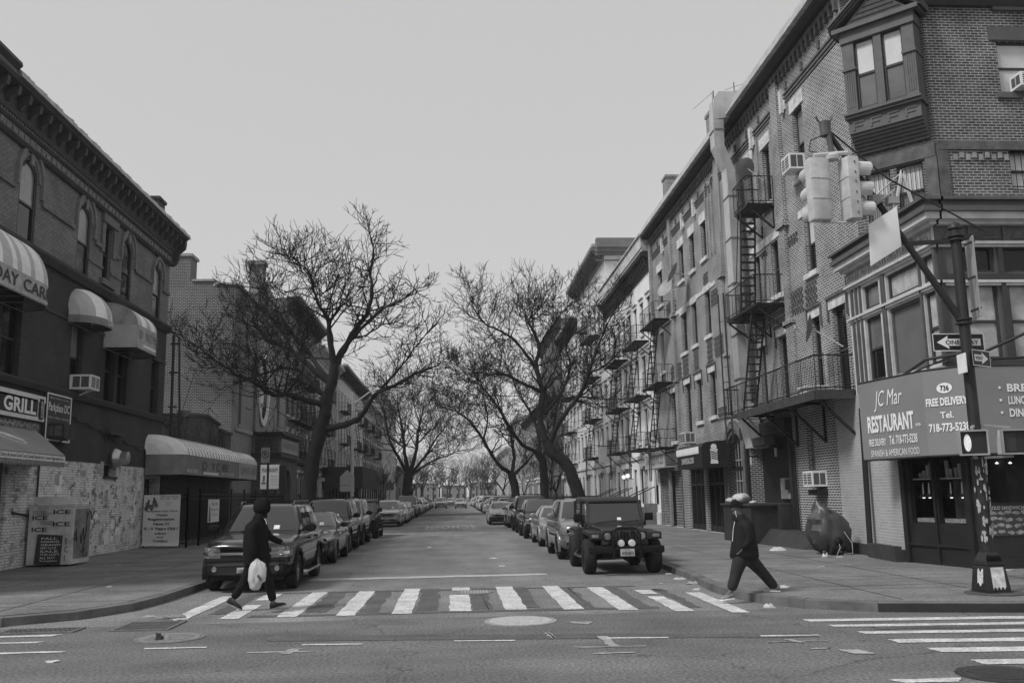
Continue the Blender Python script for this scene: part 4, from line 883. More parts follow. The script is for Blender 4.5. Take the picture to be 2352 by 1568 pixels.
while u < 48:
    m.fbox(RF, u, u + .13, 15.15, 15.6, -.01, .12); m.fbox(RF, u + .13, u + .3, 15.42, 15.6, -.01, .12)
    if int(k) % 4 == 0: m.fbox(RF, u, u + .12, 14.7, 14.95, -.01, .07)
    u += .34; k += 1
obj('dentils', m, STD, bR)
for uu in (27.4, 30.5, 33.9, 38.6, 40.7, 44.9):
    m = MB(); m.fbox(RF, uu, uu + .35, 14.1, 14.7, -.01, .05); m.fbox(RF, uu + .08, uu + .27, 14.0, 14.8, .05, .14); obj('terracotta_boss', m, STO, bR)
# sloping sheet-metal cornice
m = MB(); m.profile(RF, [(-.02, 15.62), (.25, 15.62), (.45, 15.68), (.45, 15.76), (.12, 16.46), (-.4, 16.5), (-.4, 15.76)], 23.2, 48.2); obj('cornice', m, M('cornice_dark', .05, .6, .3, 2), bR)
m = MB()
for j in range(7):
    za = 15.74 + .7 * j / 7; da = .60 - .05 * j; m.fbox(RF, 23.2, 48.2, za + .03, za + .08, da - .25, da + .02)
obj('roof_cladding', m, M('roof_sheet', .5, .5, .4, 3, streak=.3), bR)
for (fr, a, b) in ((CH, -.1, LC + .1), (AV, 12.35, 22)):
    m = MB(); m.profile(fr, [(-.02, 14.35), (.12, 14.35), (.22, 14.5), (.28, 14.55), (.28, 14.62), (-.02, 14.62)], a, b); m.profile(fr, [(-.02, 15.62), (.25, 15.62), (.62, 15.72), (.72, 15.85), (.72, 15.95), (.3, 16.3), (-.02, 16.5)], a, b); obj('cornice', m, TRIM, bR)
m = MB()
for k in range(56): a = 12.5 + k * .17; m.fbox(AV, a, a + .09, 14.72, 15.0, -.01, .08)
for k in range(12): a = .02 + k * .17; m.fbox(CH, a, a + .09, 14.72, 15.0, -.01, .08)
obj('dentils', m, STD, bR)
# chamfer: stone band, oriel window with pediment
m = MB(); m.fbox(CH, 0, LC, 10.22, 10.6, -.02, .06); m.fbox(AV, 12.42, 22, 10.38, 10.62, -.02, .06); m.fbox(RF, 22.9, 23.4, 10.3, 10.6, -.02, .08); m.fbox(CH, 1.85, LC + .02, 8.0, 10.22, -.02, .05); m.fbox(AV, 12.42, 12.7, 8.0, 10.38, -.02, .05); obj('rough_stone_band', m, STD, bR)
for a in ((.3, .95, 8.7, 10.2), (1.12, 1.78, 8.7, 10.2)): window(CH, *a, bR, .15, blind=BL, pm=G1, bars=5, fm=TRIM)
m = MB()
for k in range(9): a = 12.85 + k * .17; m.fbox(AV, a, a + .1, 10.1 + (k % 2) * .06, 10.25 + (k % 2) * .06, -.01, .05)
obj('checker_panel', m, M('corbel_pale', .28, .85, .4, 5), bR)
OD = .62; ow = thing('oriel_window', 'dark wooden oriel window with triangular pediment on the chamfered brick corner', 'oriel window', CH(LC / 2, 10.7, 0))
OR0, OR1 = .16, LC - .1
m = MB()
for z0, z1, d in ((10.72, 10.8, .10), (10.8, 10.88, .16), (10.88, 10.96, .23), (10.96, 11.04, .30), (11.04, 11.12, .37), (11.12, 11.2, .44), (11.2, 11.6, .50), (11.6, 11.68, .6), (11.68, 11.74, .66)): m.fbox(CH, OR0 - (.06 if z0 > 11.55 else 0), OR1 + (.06 if z0 > 11.55 else 0), z0, z1, -.01, d)
obj('corbelled_base', m, TRG, ow)
m = MB()
for k in range(4):
    a = OR0 + .12 + k * .45; m.fbox(CH, a, a + .05, 11.27, 11.52, .5, .52); m.fbox(CH, a + .05, a + .3, 11.47, 11.52, .5, .52); m.fbox(CH, a + .05, a + .25, 11.36, 11.40, .5, .52)
obj('carved_panel', m, TRG, ow)
m = MB()
for a, b in ((OR0, OR0 + .3), (OR1 - .3, OR1), ((OR0 + OR1) / 2 - .1, (OR0 + OR1) / 2 + .1)): m.fbox(CH, a, b, 11.74, 13.75, 0, .55)
for s_ in (OR0, OR1 - .3):
    for q in range(4): m.fbox(CH, s_ + .06 + q * .055, s_ + .085 + q * .055, 11.9, 13.0 if q % 2 else 13.0, .55, .565)
    m.fbox(CH, s_ - .03, s_ + .33, 12.95, 13.02, 0, .6)
m.fbox(CH, OR0 + .3, OR1 - .3, 11.74, 11.83, 0, .52); m.fbox(CH, OR0 - .04, OR1 + .04, 13.75, 14.05, 0, .6)
obj('frame', m, TRG, ow)
mid = (OR0 + OR1) / 2
for a, b in ((OR0 + .3, mid - .1), (mid + .1, OR1 - .3)):
    OF = lambda u, z, d=0.0: CH(u, z, d + .5)
    window(OF, a, b, 11.83, 13.75, ow, .1, blind=BL, pm=M('glass_mid', .16, .1, .3, 1), fm=M('window_paint_dark', .05, .5), name='sash_window', fw=.05)
m = MB(); ap = 15.2
m.prism([(lambda h, p=p: CH(p[0], p[1], h)) for p in [(OR0 - .1, 14.05), (OR1 + .1, 14.05), (mid, 15.0)]], .0, .55); pd_ = obj('pediment', m, M('shingle_dark', .07, .8, .3, 7), ow)
m = MB(); m.fbox(CH, OR0 - .2, OR1 + .2, 14.05, 14.17, .0, .72)
for s_, e_ in ((OR0 - .28, mid), (OR1 + .28, mid)):
    for q, (dz, dd_) in enumerate(((0, .66), (.07, .72), (.14, .78))):
        m.hexa([CH(s_, 14.10 + dz, 0), CH(e_, 15.06 + dz, 0), CH(e_, 15.06 + dz, dd_), CH(s_, 14.10 + dz, dd_), CH(s_, 14.165 + dz, 0), CH(e_, 15.125 + dz, 0), CH(e_, 15.125 + dz, dd_), CH(s_, 14.165 + dz, dd_)])
obj('raking_cornice', m, TRG, pd_)
m = MB()
for k in range(5): m.fbox(CH, OR0 + .1 + k * .17, OR1 - .1 - k * .17, 14.2 + k * .14, 14.22 + k * .14, .55, .57)
obj('shingle_edges', m, TRIM, pd_)
w_ = window(AV, 14.33, 15.3, 11.95, 13.4, bR, .15, blind=BL, pm=BL, sill=STD, fm=WPD); m = MB(); m.fbox(AV, 14.15, 15.6, 13.42, 13.8, -.02, .05); m.fbox(AV, 14.3, 15.6, 14.25, 14.4, -.02, .1); obj('lintel', m, TRG, w_)
window(AV, 14.35, 15.2, 9.3, 10.38, bR, .15, blind=BL, pm=BL, bars=4, fm=WPD)
ac_unit('air conditioner in the bright upper window at the top right corner', AV, 14.6, 15.2, 11.98, 12.35, .45, WHITE)
ac_unit('white air conditioner in the top-floor window just left of the traffic signals', RF, 26.2, 26.85, 11.62, 12.12, .5, WHITE)
# metal-clad bay over the restaurant
bay = thing('shop_bay', 'first-floor metal-clad bay with tall windows and projecting cornice, above the restaurant awning', 'bay window', (12, 20, 4.3))
YB, XB = 19.05, 10.75
BS = RIGHT(XB); BA = FRONT(YB)
bo = [(21.85, 22.75, 4.55, 6.2), (21.85, 22.75, 6.42, 7.05), (19.85, 21.45, 4.55, 6.2), (19.85, 21.45, 6.42, 7.05), (19.2, 19.72, 4.55, 6.2), (19.2, 19.72, 6.42, 7.05)]
ao = [(11.15, 12.1, 4.6, 6.3), (12.35, 13.3, 4.6, 6.3), (11.15, 12.1, 6.55, 7.15), (12.3, 13.3, 6.55, 7.15), (13.5, 14.5, 4.6, 6.3)]
m = wall(BS, YB, 23.6, 4.2, 7.9, bo, .18); obj('street_cladding', m, TRW, bay)
m = wall(BA, XB, 16, 4.2, 7.9, ao, .18); obj('avenue_cladding', m, TRG, bay)
m = MB(); m.face([(XB, 23.6, 4.2), (XB, YB, 4.2), (16, YB, 4.2), (16, 23.6, 4.2)]); m.face([(10.9, 23.55, 8.16), (XB + .1, YB + .1, 8.16), (16, YB + .1, 8.16), (16, 21.5, 8.16), (12.4, 21.5, 8.16), (10.9, 23, 8.16)]); m.face([(XB, 23.6, 4.2), (10.95, 23.6, 4.2), (10.95, 23.6, 7.9), (XB, 23.6, 7.9)]); obj('roof', m, TRIM, bay)
for (z0, z1, d) in ((7.12, 7.18, .06), (7.18, 7.24, .12), (7.62, 7.7, .16), (7.7, 7.86, .32), (7.86, 7.98, .40), (7.98, 8.1, .34), (8.1, 8.17, .45), (6.24, 6.3, .05), (6.3, 6.36, .09)):
    m = MB(); m.fbox(BS, YB - d, 23.6 + d * .3, z0, z1, -.05, d); m.fbox(BA, XB, 16, z0, z1, -.05 + .051, d)
    if z0 in (7.12, 7.62, 7.86, 8.1, 6.24): pass
    obj('cornice_moulding', m, TRW if z0 < 7.9 and z0 != 7.86 else TRG, bay)
m = MB()
for k in range(6):
    a = YB + .12 + k * .77
    for q in ((a, a + .68, 7.28, 7.31), (a, a + .68, 7.55, 7.58), (a, a + .03, 7.31, 7.55), (a + .65, a + .68, 7.31, 7.55)): m.fbox(BS, *q, 0, .03)
    m.prism([(lambda h, p=p: BS(p[0], p[1], h)) for p in [(a + .1, 7.36), (a + .58, 7.36), (a + .5, 7.5), (a + .18, 7.5)]], 0, .02)
obj('frieze_panel', m, M('frieze_relief', .30, .7, .5, 6), bay)
m = MB()
for k in range(6):
    a = XB + .1 + k * .8
    m.prism([(lambda h, p=p: BA(p[0], p[1], h)) for p in [(a + .08, 7.32), (a + .62, 7.32), (a + .52, 7.5), (a + .18, 7.5)]], 0, .02)
    m.fbox(BA, a + .68, a + .76, 7.26, 7.6, 0, .05)
obj('frieze_panel', m, STD, bay)
m = MB()
for a in (22.83, 21.5, 21.6, 19.05, 19.74): m.fbox(BS, a, a + .07, 4.3, 7.12, 0, .05)
for a in (23.3, 23.05): m.fbox(BS, a, a + .06, 4.3, 7.12, 0, .07)
obj('pilaster', m, TRG, bay)
m = MB()
for a in (10.78, 12.17, 13.38): m.fbox(BA, a, a + .1, 4.3, 7.12, 0, .06)
m.fbox(BA, XB, 16, 6.32, 6.5, 0, .08); m.fbox(BA, XB, 16, 4.4, 4.55, 0, .1); obj('pilaster', m, TRIM, bay)
PAP = M('window_paper', .42, .7, .3, 3.5); 
for i, o in enumerate(bo):
    pm_, bl_ = {0: (G0, M('glass_mid', .16, .1, .3, 1)), 1: (M('glass_mid', .16, .1, .3, 1),) * 2, 2: (M('board_grey', .13, .7, .12, 1.5),) * 2, 3: (PAP, PAP), 4: (PAP, PAP), 5: (PAP, PAP)}[i]
    window(BS, *o, bay, .14, pm=pm_, blind=bl_, sash=i in (0, 4), fm=TRIM if i != 2 else TRG, fw=.07)
for i, o in enumerate(ao): window(BA, *o, bay, .14, pm=PAP if i in (0, 1, 4) else G0, blind=PAP if i in (0, 1, 4) else G0, sash=i in (0, 1, 4), fm=TRIM, fw=.06)
m = MB(); 
for dy in (0, ): 
    m.beam((10.95, 21.3, 8.17), (11.35, 21.3, 9.75), .06, .06); m.beam((11.7, 21.3, 8.17), (11.35, 21.3, 9.75), .06, .06); m.beam((11.35, 21.3, 9.7), (11.8, 22.0, 9.6), .04, .04)
    m.beam((11.35, 21.3, 9.7), (11.1, 22.5, 9.4), .03, .03)
solo('steel_brace', m, TRW, 'pale A-shaped steel brace standing on the ledge above the shop bay', 'brace')
# pale painted brick wall and restaurant shopfront
WA = LINEF((10.9, 25.4), (10.52, 21.05)); LW = math.hypot(.38, 4.35)
m = MB(); m.face([WA(0, .15), WA(LW, .15), WA(LW, 4.3), WA(0, 4.3)]); obj('painted_wall', m, B_PW, bR)
m = MB(); m.fbox(WA, 0, LW, .15, .42, -.02, .14); m.fbox(WA, 2.6, LW, .15, .5, .141, .3); obj('plinth', m, M('plinth_dark', .04, .8, .3), bR)
m = MB(); m.tube([WA(2.45, .2, .18), WA(2.45, 3.9, .12)], .075, 8); obj('drainpipe', m, BLK, bR)
go = [(27.1, 27.65, 2.42, 3.75), (29.0, 33.3, 1.4, 3.7)]
m = wall(RF, 25.4, 48.2, .15, 4.2, go + [(33.75, 36.1, .16, 4.15, 1.1), (36.6, 39.2, .16, 2.85), (39.6, 42.2, .16, 2.9), (43.4, 48.15, .16, 3.0)], .5); obj('ground_floor_wall', m, B_RL, bR)
# the ground-floor openings' backs
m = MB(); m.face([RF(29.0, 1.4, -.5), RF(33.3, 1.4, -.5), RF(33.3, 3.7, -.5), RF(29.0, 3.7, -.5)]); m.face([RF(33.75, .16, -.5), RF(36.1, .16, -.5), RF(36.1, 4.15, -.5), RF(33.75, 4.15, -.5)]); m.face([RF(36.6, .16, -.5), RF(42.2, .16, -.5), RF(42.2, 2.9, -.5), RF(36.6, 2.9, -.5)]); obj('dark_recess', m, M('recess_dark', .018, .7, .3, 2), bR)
m = MB(); m.fbox(RF, 27.12, 27.63, 2.42, 3.75, -.3, -.12); 
for z in (2.75, 3.2): m.fbox(RF, 27.12, 27.63, z, z + .03, -.12, -.1)
obj('window_boarding', m, M('old_boards', .10, .8, .4, 3), bR)
ac_unit('small window air conditioner above the covered scooter, on brackets', RF, 26.3, 27.0, 1.93, 2.38, .45, WHITE)
solo('planter_box', (lambda m: (m.fbox(RF, 26.3, 27.1, 1.68, 1.84, 0, .28), m)[1])(MB()), BLK, 'dark wall shelf fixed under the air conditioner above the scooter', 'shelf')
m = MB(); m.tube([(10.84, 28.9, 3.6), (10.82, 28.55, 3.2), (10.82, 28.5, .2)], .035, 6); obj('cable', m, BLK, bR)
# arched brick doorway surround
m = MB()
for ra, rb, d in ((1.18, 1.34, .1), (1.34, 1.5, .06), (1.0 + .02, 1.18, .03)):
    for k in range(14):
        t0, t1 = PI * k / 14, PI * (k + 1) / 14; c = 34.93
        m.hexa([RF(c - r * math.cos(t), 3.05 + r * math.sin(t), dd_) for dd_ in (0, d) for r, t in ((ra, t0), (rb, t0), (rb, t1), (ra, t1))])
    for s_ in (-1, 1):
        a, b = sorted((34.93 + s_ * ra, 34.93 + s_ * rb)); m.fbox(RF, a, b, .16, 3.05, 0, d)
obj('arch_surround', m, M('arch_brick', .13, .85, .4, 9, bump=.5), bR)
m = MB()
for k in range(6): u = 33.95 + k * .36; m.fbox(RF, u, u + .05, .3, 3.9 - abs(u - 34.9) * .3, -.3, -.26)
for z in (1.2, 2.2, 3.0): m.fbox(RF, 33.8, 36.05, z, z + .05, -.3, -.25)
obj('door_grille', m, M('grille_pale', .28, .6), bR)
# recess behind the dark kiosk: notice, lamps, dark frame
m = MB(); m.fbox(RF, 28.8, 33.5, 3.7, 4.15, 0, .25); m.fbox(RF, 28.8, 29.0, .16, 3.7, -.02, .12); m.fbox(RF, 33.3, 33.5, 1.4, 3.7, -.02, .1); obj('recess_frame', m, M('frame_black', .025, .5, .3), bR)
m = MB(); m.fbox(RF, 29.8, 31.6, 3.35, 3.62, .25, .6); obj('blank_sign', m, M('sign_grey', .07, .6, .3), bR)
t = thing('notice_board', 'pale paper notice with a dark square fixed in the black recess behind the kiosk', 'notice', RF(30.5, 1.5, .0))
m = MB(); m.fbox(RF, 29.5, 31.3, 1.55, 2.25, -.45, -.4); obj('board', m, M('notice_pale', .22, .7, .4, 4), t); m = MB(); m.fbox(RF, 30.1, 30.6, 1.85, 2.2, -.4, -.3); obj('dark_square', m, BLK, t)
for i, (u, z) in enumerate(((32.9, 2.75), (30.3, 2.95))):
    t = thing('wall_lamp', ['small tubular wall lamp left of the dark recess', 'small wall lamp right inside the dark recess'][i], 'lamp', RF(u, z, 0)); m = MB(); m.lathe([(.001, z), (.05, z + .02), (.05, z + .3), (.001, z + .32)], (10.85, u, 0), 'z', 10); obj('tube', m, M('lamp_pale', .45, .4), t)
    m = MB(); m.fbox(RF, u - .03, u + .03, z + .3, z + .36, -.2, .1); obj('bracket', m, BLK, t)
# dark kiosk / cellar enclosure
t = thing('cellar_enclosure', 'black waist-high steel enclosure with sloping apron against the brick wall, bags lying on top', 'enclosure', (10.2, 30, .15))
m = MB(); m.fbox(RF, 29.3, 32.4, .15, 1.36, .02, 1.35); obj('cabinet', m, M('cabinet_black', .03, .55, .4, 3), t); m = MB(); m.fbox(RF, 29.2, 32.5, 1.36, 1.42, .0, 1.42); obj('counter', m, M('counter_black', .05, .4, .3), t)
m = MB(); m.hexa([RF(25.9, .15, 0), RF(29.3, .15, 0), RF(29.3, .15, 1.15), RF(26.1, .15, .9), RF(26.1, .5, 0), RF(29.3, .62, 0), RF(29.3, .62, .75), RF(26.2, .5, .5)]); obj('apron', m, M('apron_dark', .035, .8, .3, 2), t)
m = MB(); m.fbox(RF, 28.9, 29.3, .62, 1.4, .02, .5); obj('end_panel', m, M('cabinet_black', .03, .55), t)
def bag(x, y, z, s, h, v, label, name='plastic_bag', seed=0, ex=1.0, cat='bag', group=None):
    r = random.Random(seed); m = MB(); nu, nv = 18, 10; ph = [r.uniform(0, 6) for _ in range(6)]
    def P(i, j):
        a = 2 * PI * i / nu; b = PI * j / nv; rr = math.sin(b) ** .8 * (1 + .12 * math.sin(3 * a + ph[0]) + .09 * math.sin(5 * a + 3 * b + ph[1]) + .06 * math.sin(9 * a + ph[2] + 4 * b))
        return (x + ex * s * rr * math.cos(a), y + s * rr * math.sin(a), z + h * (.5 - .5 * math.cos(b)) * (1 + .08 * math.sin(4 * a + ph[3])))
    g_ = [[P(i % nu, j) for i in range(nu)] for j in range(nv + 1)]
    idx = [[m.vert(p) for p in row] for row in g_]
    for j in range(nv):
        for i in range(nu): m.f.append([idx[j][i], idx[j][(i + 1) % nu], idx[j + 1][(i + 1) % nu], idx[j + 1][i]]); m.mi.append(0)
    return solo(name, m, M('bag%.2f' % v, v, .45, .2, 6), label, cat, group, smooth=50, base=(x, y, z))
bag(9.85, 31.2, 1.41, .3, .33, .5, 'round white stuffed bag in the middle on top of the black enclosure', seed=1)
bag(9.8, 32.1, 1.41, .2, .2, .45, 'smaller crumpled white bag at the far end on the black enclosure', seed=2)
bag(9.8, 29.8, 1.41, .18, .1, .5, 'flat white bag at the near end on the black enclosure', seed=3, ex=.6)
# restaurant front
DF = LINEF((10.52, 21.0), (10.93, 18.87)); LD = math.hypot(.41, 2.13); SF = FRONT(18.87)
sh = thing('restaurant_shopfront', 'black restaurant shopfront with lit display windows below the grey corner awning', 'shopfront', (10.9, 19.8, .15))
SB = M('shop_black', .02, .45, .3, 2); 
m = wall(DF, 0, LD, .15, 4.1, [(.22, .98, 1.05, 2.6), (1.12, 1.92, 1.05, 2.6)], .12); m.fbox(DF, .1, 2.05, .55, .6, 0, .05); m.fbox(DF, 1.02, 1.08, .2, 4.0, 0, .05); m.fbox(DF, -.02, .12, .15, 4.1, 0, .08); m.fbox(DF, 2.03, 2.17, .15, 4.1, 0, .08); obj('door_front', m, SB, sh)
m = wall(SF, 10.93, 16, .15, 4.1, [(11.2, 12.6, 1.5, 2.9), (12.75, 14.4, 1.5, 2.9)], .12); m.fbox(SF, 10.93, 11.05, .15, 4.1, 0, .06); m.fbox(SF, 10.93, 16, .15, .35, 0, .1); obj('avenue_front', m, SB, sh)
m = MB(); m.face([(10.5, 20.9, 4.1), (10.93, 18.9, 4.1), (16, 18.9, 4.1), (16, 21, 4.1)]); m.face([(11.8, 21, .2), (11.8, 19, .2), (11.8, 19, 4), (11.8, 21, 4)]); m.face([(10.95, 19.6, .2), (16, 19.6, .2), (16, 19.6, 4), (10.95, 19.6, 4)]); obj('interior', m, M('interior_dark', .05, .8, .5, 2), sh)
GC = M('glass_clear_dark', .015, .05, 0, spec=.5)
m = MB(); 
for a in ((.22, .98), (1.12, 1.92)): m.fbox(DF, a[0], a[1], 2.02, 2.05, -.35, -.1)
for i, (u, z, h) in enumerate(((.32, 2.05, .12), (.45, 2.05, .18), (.58, 2.05, .3), (.7, 2.05, .36), (.82, 2.05, .42), (1.2, 2.05, .38), (1.32, 2.05, .2), (1.45, 2.05, .22), (1.6, 2.05, .3), (1.75, 2.05, .15))): m.lathe([(.04, z), (.055, z + h)], DF(u, 0, -.25)[:2] + (0,), 'z', 8)
obj('cup_stack', m, M('cups_pale', .30, .5), sh)
m = MB()
for u in (.3, .5, .72, 1.2, 1.55): m.lathe([(.11, 1.62), (.05, 1.7), (.02, 1.95), (.001, 1.96)], DF(u, 0, -.3)[:2] + (0,), 'z', 10)
obj('food_lamp_shade', m, M('lamp_shade_metal', .25, .3, metal=.8), sh)
m = MB()
for u in (.3, .5, .72, 1.2, 1.55): m.lathe([(.001, 1.60), (.03, 1.605), (.03, 1.62), (.001, 1.625)], DF(u, 0, -.3)[:2] + (0,), 'z', 10)
for x_, z_ in ((11.45, 2.3), (11.75, 2.32), (12.05, 2.32)): m.lathe([(.001, z_), (.04, z_ + .01), (.001, z_ + .05)], (x_, 19.2, 0), 'z', 8)
obj('bulb', m, M('bulb_lit', .9, .5, 0, emit=1.6), sh)
m = MB()
for a in ((.24, .96), (1.14, 1.9)): m.fbox(DF, a[0], a[1], 1.07, 1.16, -.45, -.12); 
obj('food_counter', m, M('counter_steel', .35, .3, .4, 12, metal=.4), sh)
m = MB(); m.fbox(SF, 11.22, 12.6, .82, 1.44, .01, .03); ps = obj('food_poster', m, M('food_poster_base', .05, .5, .3), sh)
ftext('COLD SANDWICHES ALL KINDS', SF, 11.25, 12.58, 1.36, 1.43, .034, LTW, ps); m = MB(); r_ = random.Random(9)
for k in range(26):
    cx, cz = 11.3 + (k % 7) * .19 + r_.uniform(-.04, .04), .9 + (k // 7) * .13 + r_.uniform(-.02, .02); m.face([SF(cx + .09 * r_.uniform(.7, 1.2) * math.cos(a), cz + .04 * r_.uniform(.6, 1.3) * math.sin(a), .034) for a in [q * PI / 5 for q in range(10)]])
obj('sandwich_picture', m, M('food_light2', .30, .6, .6, 14), ps)
# restaurant awning: three faces
t = thing('restaurant_awning', 'grey restaurant corner awning with white lettering wrapped round the corner', 'awning', (10.3, 19.5, 2.5))
P0, P1, P2, P3 = (9.76, 21.3), (10.15, 19.0), (10.68, 18.2), (16.0, 18.2)
AWG = M('restaurant_canvas', .22, .6, .08, 1.2); z0, z1 = 2.5, 4.34
m = MB()
for a, b in ((P0, P1), (P1, P2), (P2, P3)): m.face([(*a, z0), (*b, z0), (*b, z1), (*a, z1)])
m.face([(*P0, z0), (10.75, 21.5, z0), (10.75, 21.5, z1), (*P0, z1)]); obj('canopy', m, AWG, t)
m = MB(); m.face([(*P0, z1), (*P1, z1), (*P2, z1), (*P3, z1), (16, 19.0, z1 + .14), (10.75, 19.05, z1 + .14), (10.75, 21.5, z1 + .14)]); obj('top', m, AWM, t)
m = MB()
for a, b in ((P0, P1), (P1, P2), (P2, P3)): m.tube([(*a, z0), (*b, z0)], .025, 5); m.tube([(*a, z1), (*b, z1)], .02, 5)
m.tube([(10.7, 21.6, 4.36), (10.4, 19.2, 4.62), (10.9, 18.7, 4.66)], .035, 5); m.tube([(11.2, 18.6, 4.62), (12.4, 18.3, 5.15), (13, 18.3, 5.2)], .035, 5); m.tube([(11.4, 18.4, 4.5), (14, 18.3, 4.6)], .03, 5); m.tube([(10.7, 21.6, 4.36), (10.35, 19.6, 4.42), (10.7, 18.8, 4.6)], .02, 4); obj('frame', m, BLK, t)
FA = LINEF(P0, P1); LA = (Vector(P1) - Vector(P0)).length; FB = LINEF(P1, P2); LB = (Vector(P2) - Vector(P1)).length; FC = LINEF(P2, P3)
SL = M('sign_letter', .8, .7, .05)
ftext('JC Mar', FA, .58, 1.62, 3.6, 4.08, .012, SL, t, shear=.35, bold=.0)
ftext('RESTAURANT', FA, .28, 1.95, 3.12, 3.52, .012, SL, t, bold=.035); ftext('corp.', FA, 2.0, 2.18, 3.15, 3.23, .012, SL, t, bold=.02)
ftext('FREE DELIVERY', FA, .28, .92, 2.82, 2.98, .012, SL, t, bold=.02, name='small_lettering'); ftext('Tel. 718-773-5238', FA, 1.05, 2.02, 2.82, 3.02, .012, SL, t, bold=.02, name='small_lettering'); ftext('SPANISH & AMERICAN FOOD', FA, .33, 2.05, 2.57, 2.72, .012, SL, t, name='small_lettering')
m = MB(); 
m.face([FB(.47 + .17 * math.cos(q * PI / 12), 3.92 + .11 * math.sin(q * PI / 12), .012) for q in range(24)]); ov = obj('number_oval', m, SL, t); ftext('736', FB, .38, .57, 3.86, 3.98, .018, BLKT, ov, bold=.02)
ftext('FREE DELIVERY', FB, .04, .94, 3.55, 3.72, .012, SL, t, bold=.035); ftext('Tel.', FB, .33, .62, 3.28, 3.42, .012, SL, t, bold=.02); ftext('718-773-5238', FB, .06, .94, 3.0, 3.18, .012, SL, t, bold=.03)
for i, (s_, b_) in enumerate((('BREAKFAST', 2.0), ('LUNCH', 1.55), ('DINNER', 1.75))):
    zz = 3.78 - i * .26; ftext(s_, FC, .84, b_ - (.45 if i else 0) + .2, zz, zz + .17, .012, SL, t, bold=.03)
    m = MB(); m.face([FC(.68 + .03 * math.cos(q * PI / 6), zz + .09 + .03 * math.sin(q * PI / 6), .012) for q in range(12)]); obj('bullet', m, SL, t)
m = MB(); m.fbox(FC, .6, 5.3, 2.5, 2.53, .026, .04); obj('hem_strip', m, SL, t)

# ---- fire escape and balcony on the corner building
IRON = M('iron_black', .022, .6, .25, 4)
def rail(m, pts, z, h, step=.12):
    for a, b in zip(pts, pts[1:]):
        a = Vector((*a, z)); b = Vector((*b, z)); n = max(1, int((b - a).length / step))
        m.bar(a + Vector((0, 0, h)), b + Vector((0, 0, h)), .022); m.bar(a + Vector((0, 0, .08)), b + Vector((0, 0, .08)), .016)
        for k in range(n + 1): p = a + (b - a) * k / n; m.bar(p, p + Vector((0, 0, h)), .008 if k % 8 else .016, 4 if k % 8 == 0 else 3)
def slats(m, x0, x1, y0, y1, z, step=.09):
    y = y0
    while y < y1: m.box(x0, x1, y, y + .035, z, z + .035); y += step
    for x in (x0, (x0 + x1) / 2, x1 - .04): m.box(x, x + .04, y0, y1, z - .05, z - .001)
def bracket(m, y, xw, xo, z, drop, w=.05):
    m.beam((xw, y, z - .03), (xo, y, z - .03), w, .07); m.beam((xo, y, z - .05), (xw, y, z - drop), w, .06); m.beam((xw, y, z), (xw, y, z - drop), w, .05)
def stair(m, xa, xb, y0, z0, y1, z1, n):
    for x in (xa, xb): m.beam((x, y0, z0), (x, y1, z1), .04, .09)
    for k in range(n): t_ = (k + .5) / n; y = y0 + (y1 - y0) * t_; z = z0 + (z1 - z0) * t_; m.box(xa, xb, y - .1, y + .1, z, z + .03)
fe = thing('fire_escape', 'black iron fire escape with steep ladders and slatted landings beside the tall metal duct', 'fire escape', (10.3, 31.4, 4.5))
m = MB(); slats(m, 9.95, 10.85, 29.0, 30.4, 11.4); slats(m, 9.85, 10.85, 28.5, 31.7, 7.85); obj('landing', m, IRON, fe)
m = MB(); rail(m, [(10.87, 29.0), (9.95, 29.0), (9.95, 30.4), (10.87, 30.4)], 11.43, .95); rail(m, [(10.87, 28.5), (9.85, 28.5), (9.85, 31.7), (10.87, 31.7)], 7.88, .95); obj('railing', m, IRON, fe)
m = MB(); 
for y in (29.1, 30.3): bracket(m, y, 10.88, 10.0, 11.37, .8)
for y in (28.6, 30.1, 31.6): bracket(m, y, 10.88, 9.9, 7.82, .8)
obj('bracket', m, IRON, fe)
m = MB(); stair(m, 9.98, 10.48, 29.8, 11.35, 30.4, 7.9, 13); stair(m, 9.98, 10.42, 29.25, 7.8, 30.75, 4.55, 14); obj('ladder', m, IRON, fe)
m = MB(); m.tube([(9.9, 29.6, 12.3), (9.85, 30.3, 9.0), (9.8, 30.6, 8.9)], .018, 5); m.tube([(9.65, 31.9, 8.9), (9.6, 31.7, 4.4), (9.6, 31.6, 3.5)], .03, 5); m.tube([(9.75, 31.6, 8.9), (9.75, 31.4, 3.5)], .03, 5)
for z in range(8): m.bar((9.62, 31.75, 4 + z * .55), (9.75, 31.5, 4 + z * .55), .012)
obj('drop_ladder', m, IRON, fe)
t = thing('balcony', 'long iron balcony with bar railing and heavy triangular brackets over the black enclosure', 'balcony', (10.3, 28, 4.4))
m = MB(); m.box(9.7, 10.89, 23.7, 30.5, 4.40, 4.45); m.box(9.64, 9.7, 23.7, 30.5, 4.22, 4.47); m.box(9.7, 10.89, 23.64, 23.7, 4.22, 4.47); slats(m, 9.7, 10.85, 30.6, 32.0, 4.4); obj('deck', m, M('deck_grime', .05, .8, .5, 3), t)
m = MB(); rail(m, [(10.87, 23.7), (9.7, 23.7), (9.7, 30.5), (9.7, 32.0), (10.87, 32.0)], 4.47, .95); obj('railing', m, IRON, t)
m = MB()
for y in (23.9, 26.1, 28.3, 30.4): bracket(m, y, 10.87, 9.75, 4.36, 1.15, .09)
obj('bracket', m, IRON, t)
solo('white_crate', (lambda m: (m.box(9.95, 10.6, 25.0, 25.5, 4.46, 4.68), m.box(9.9, 10.65, 24.95, 25.55, 4.68, 4.74), m)[2])(MB()), WHITE, 'low white box standing on the balcony deck near its right end', 'box')
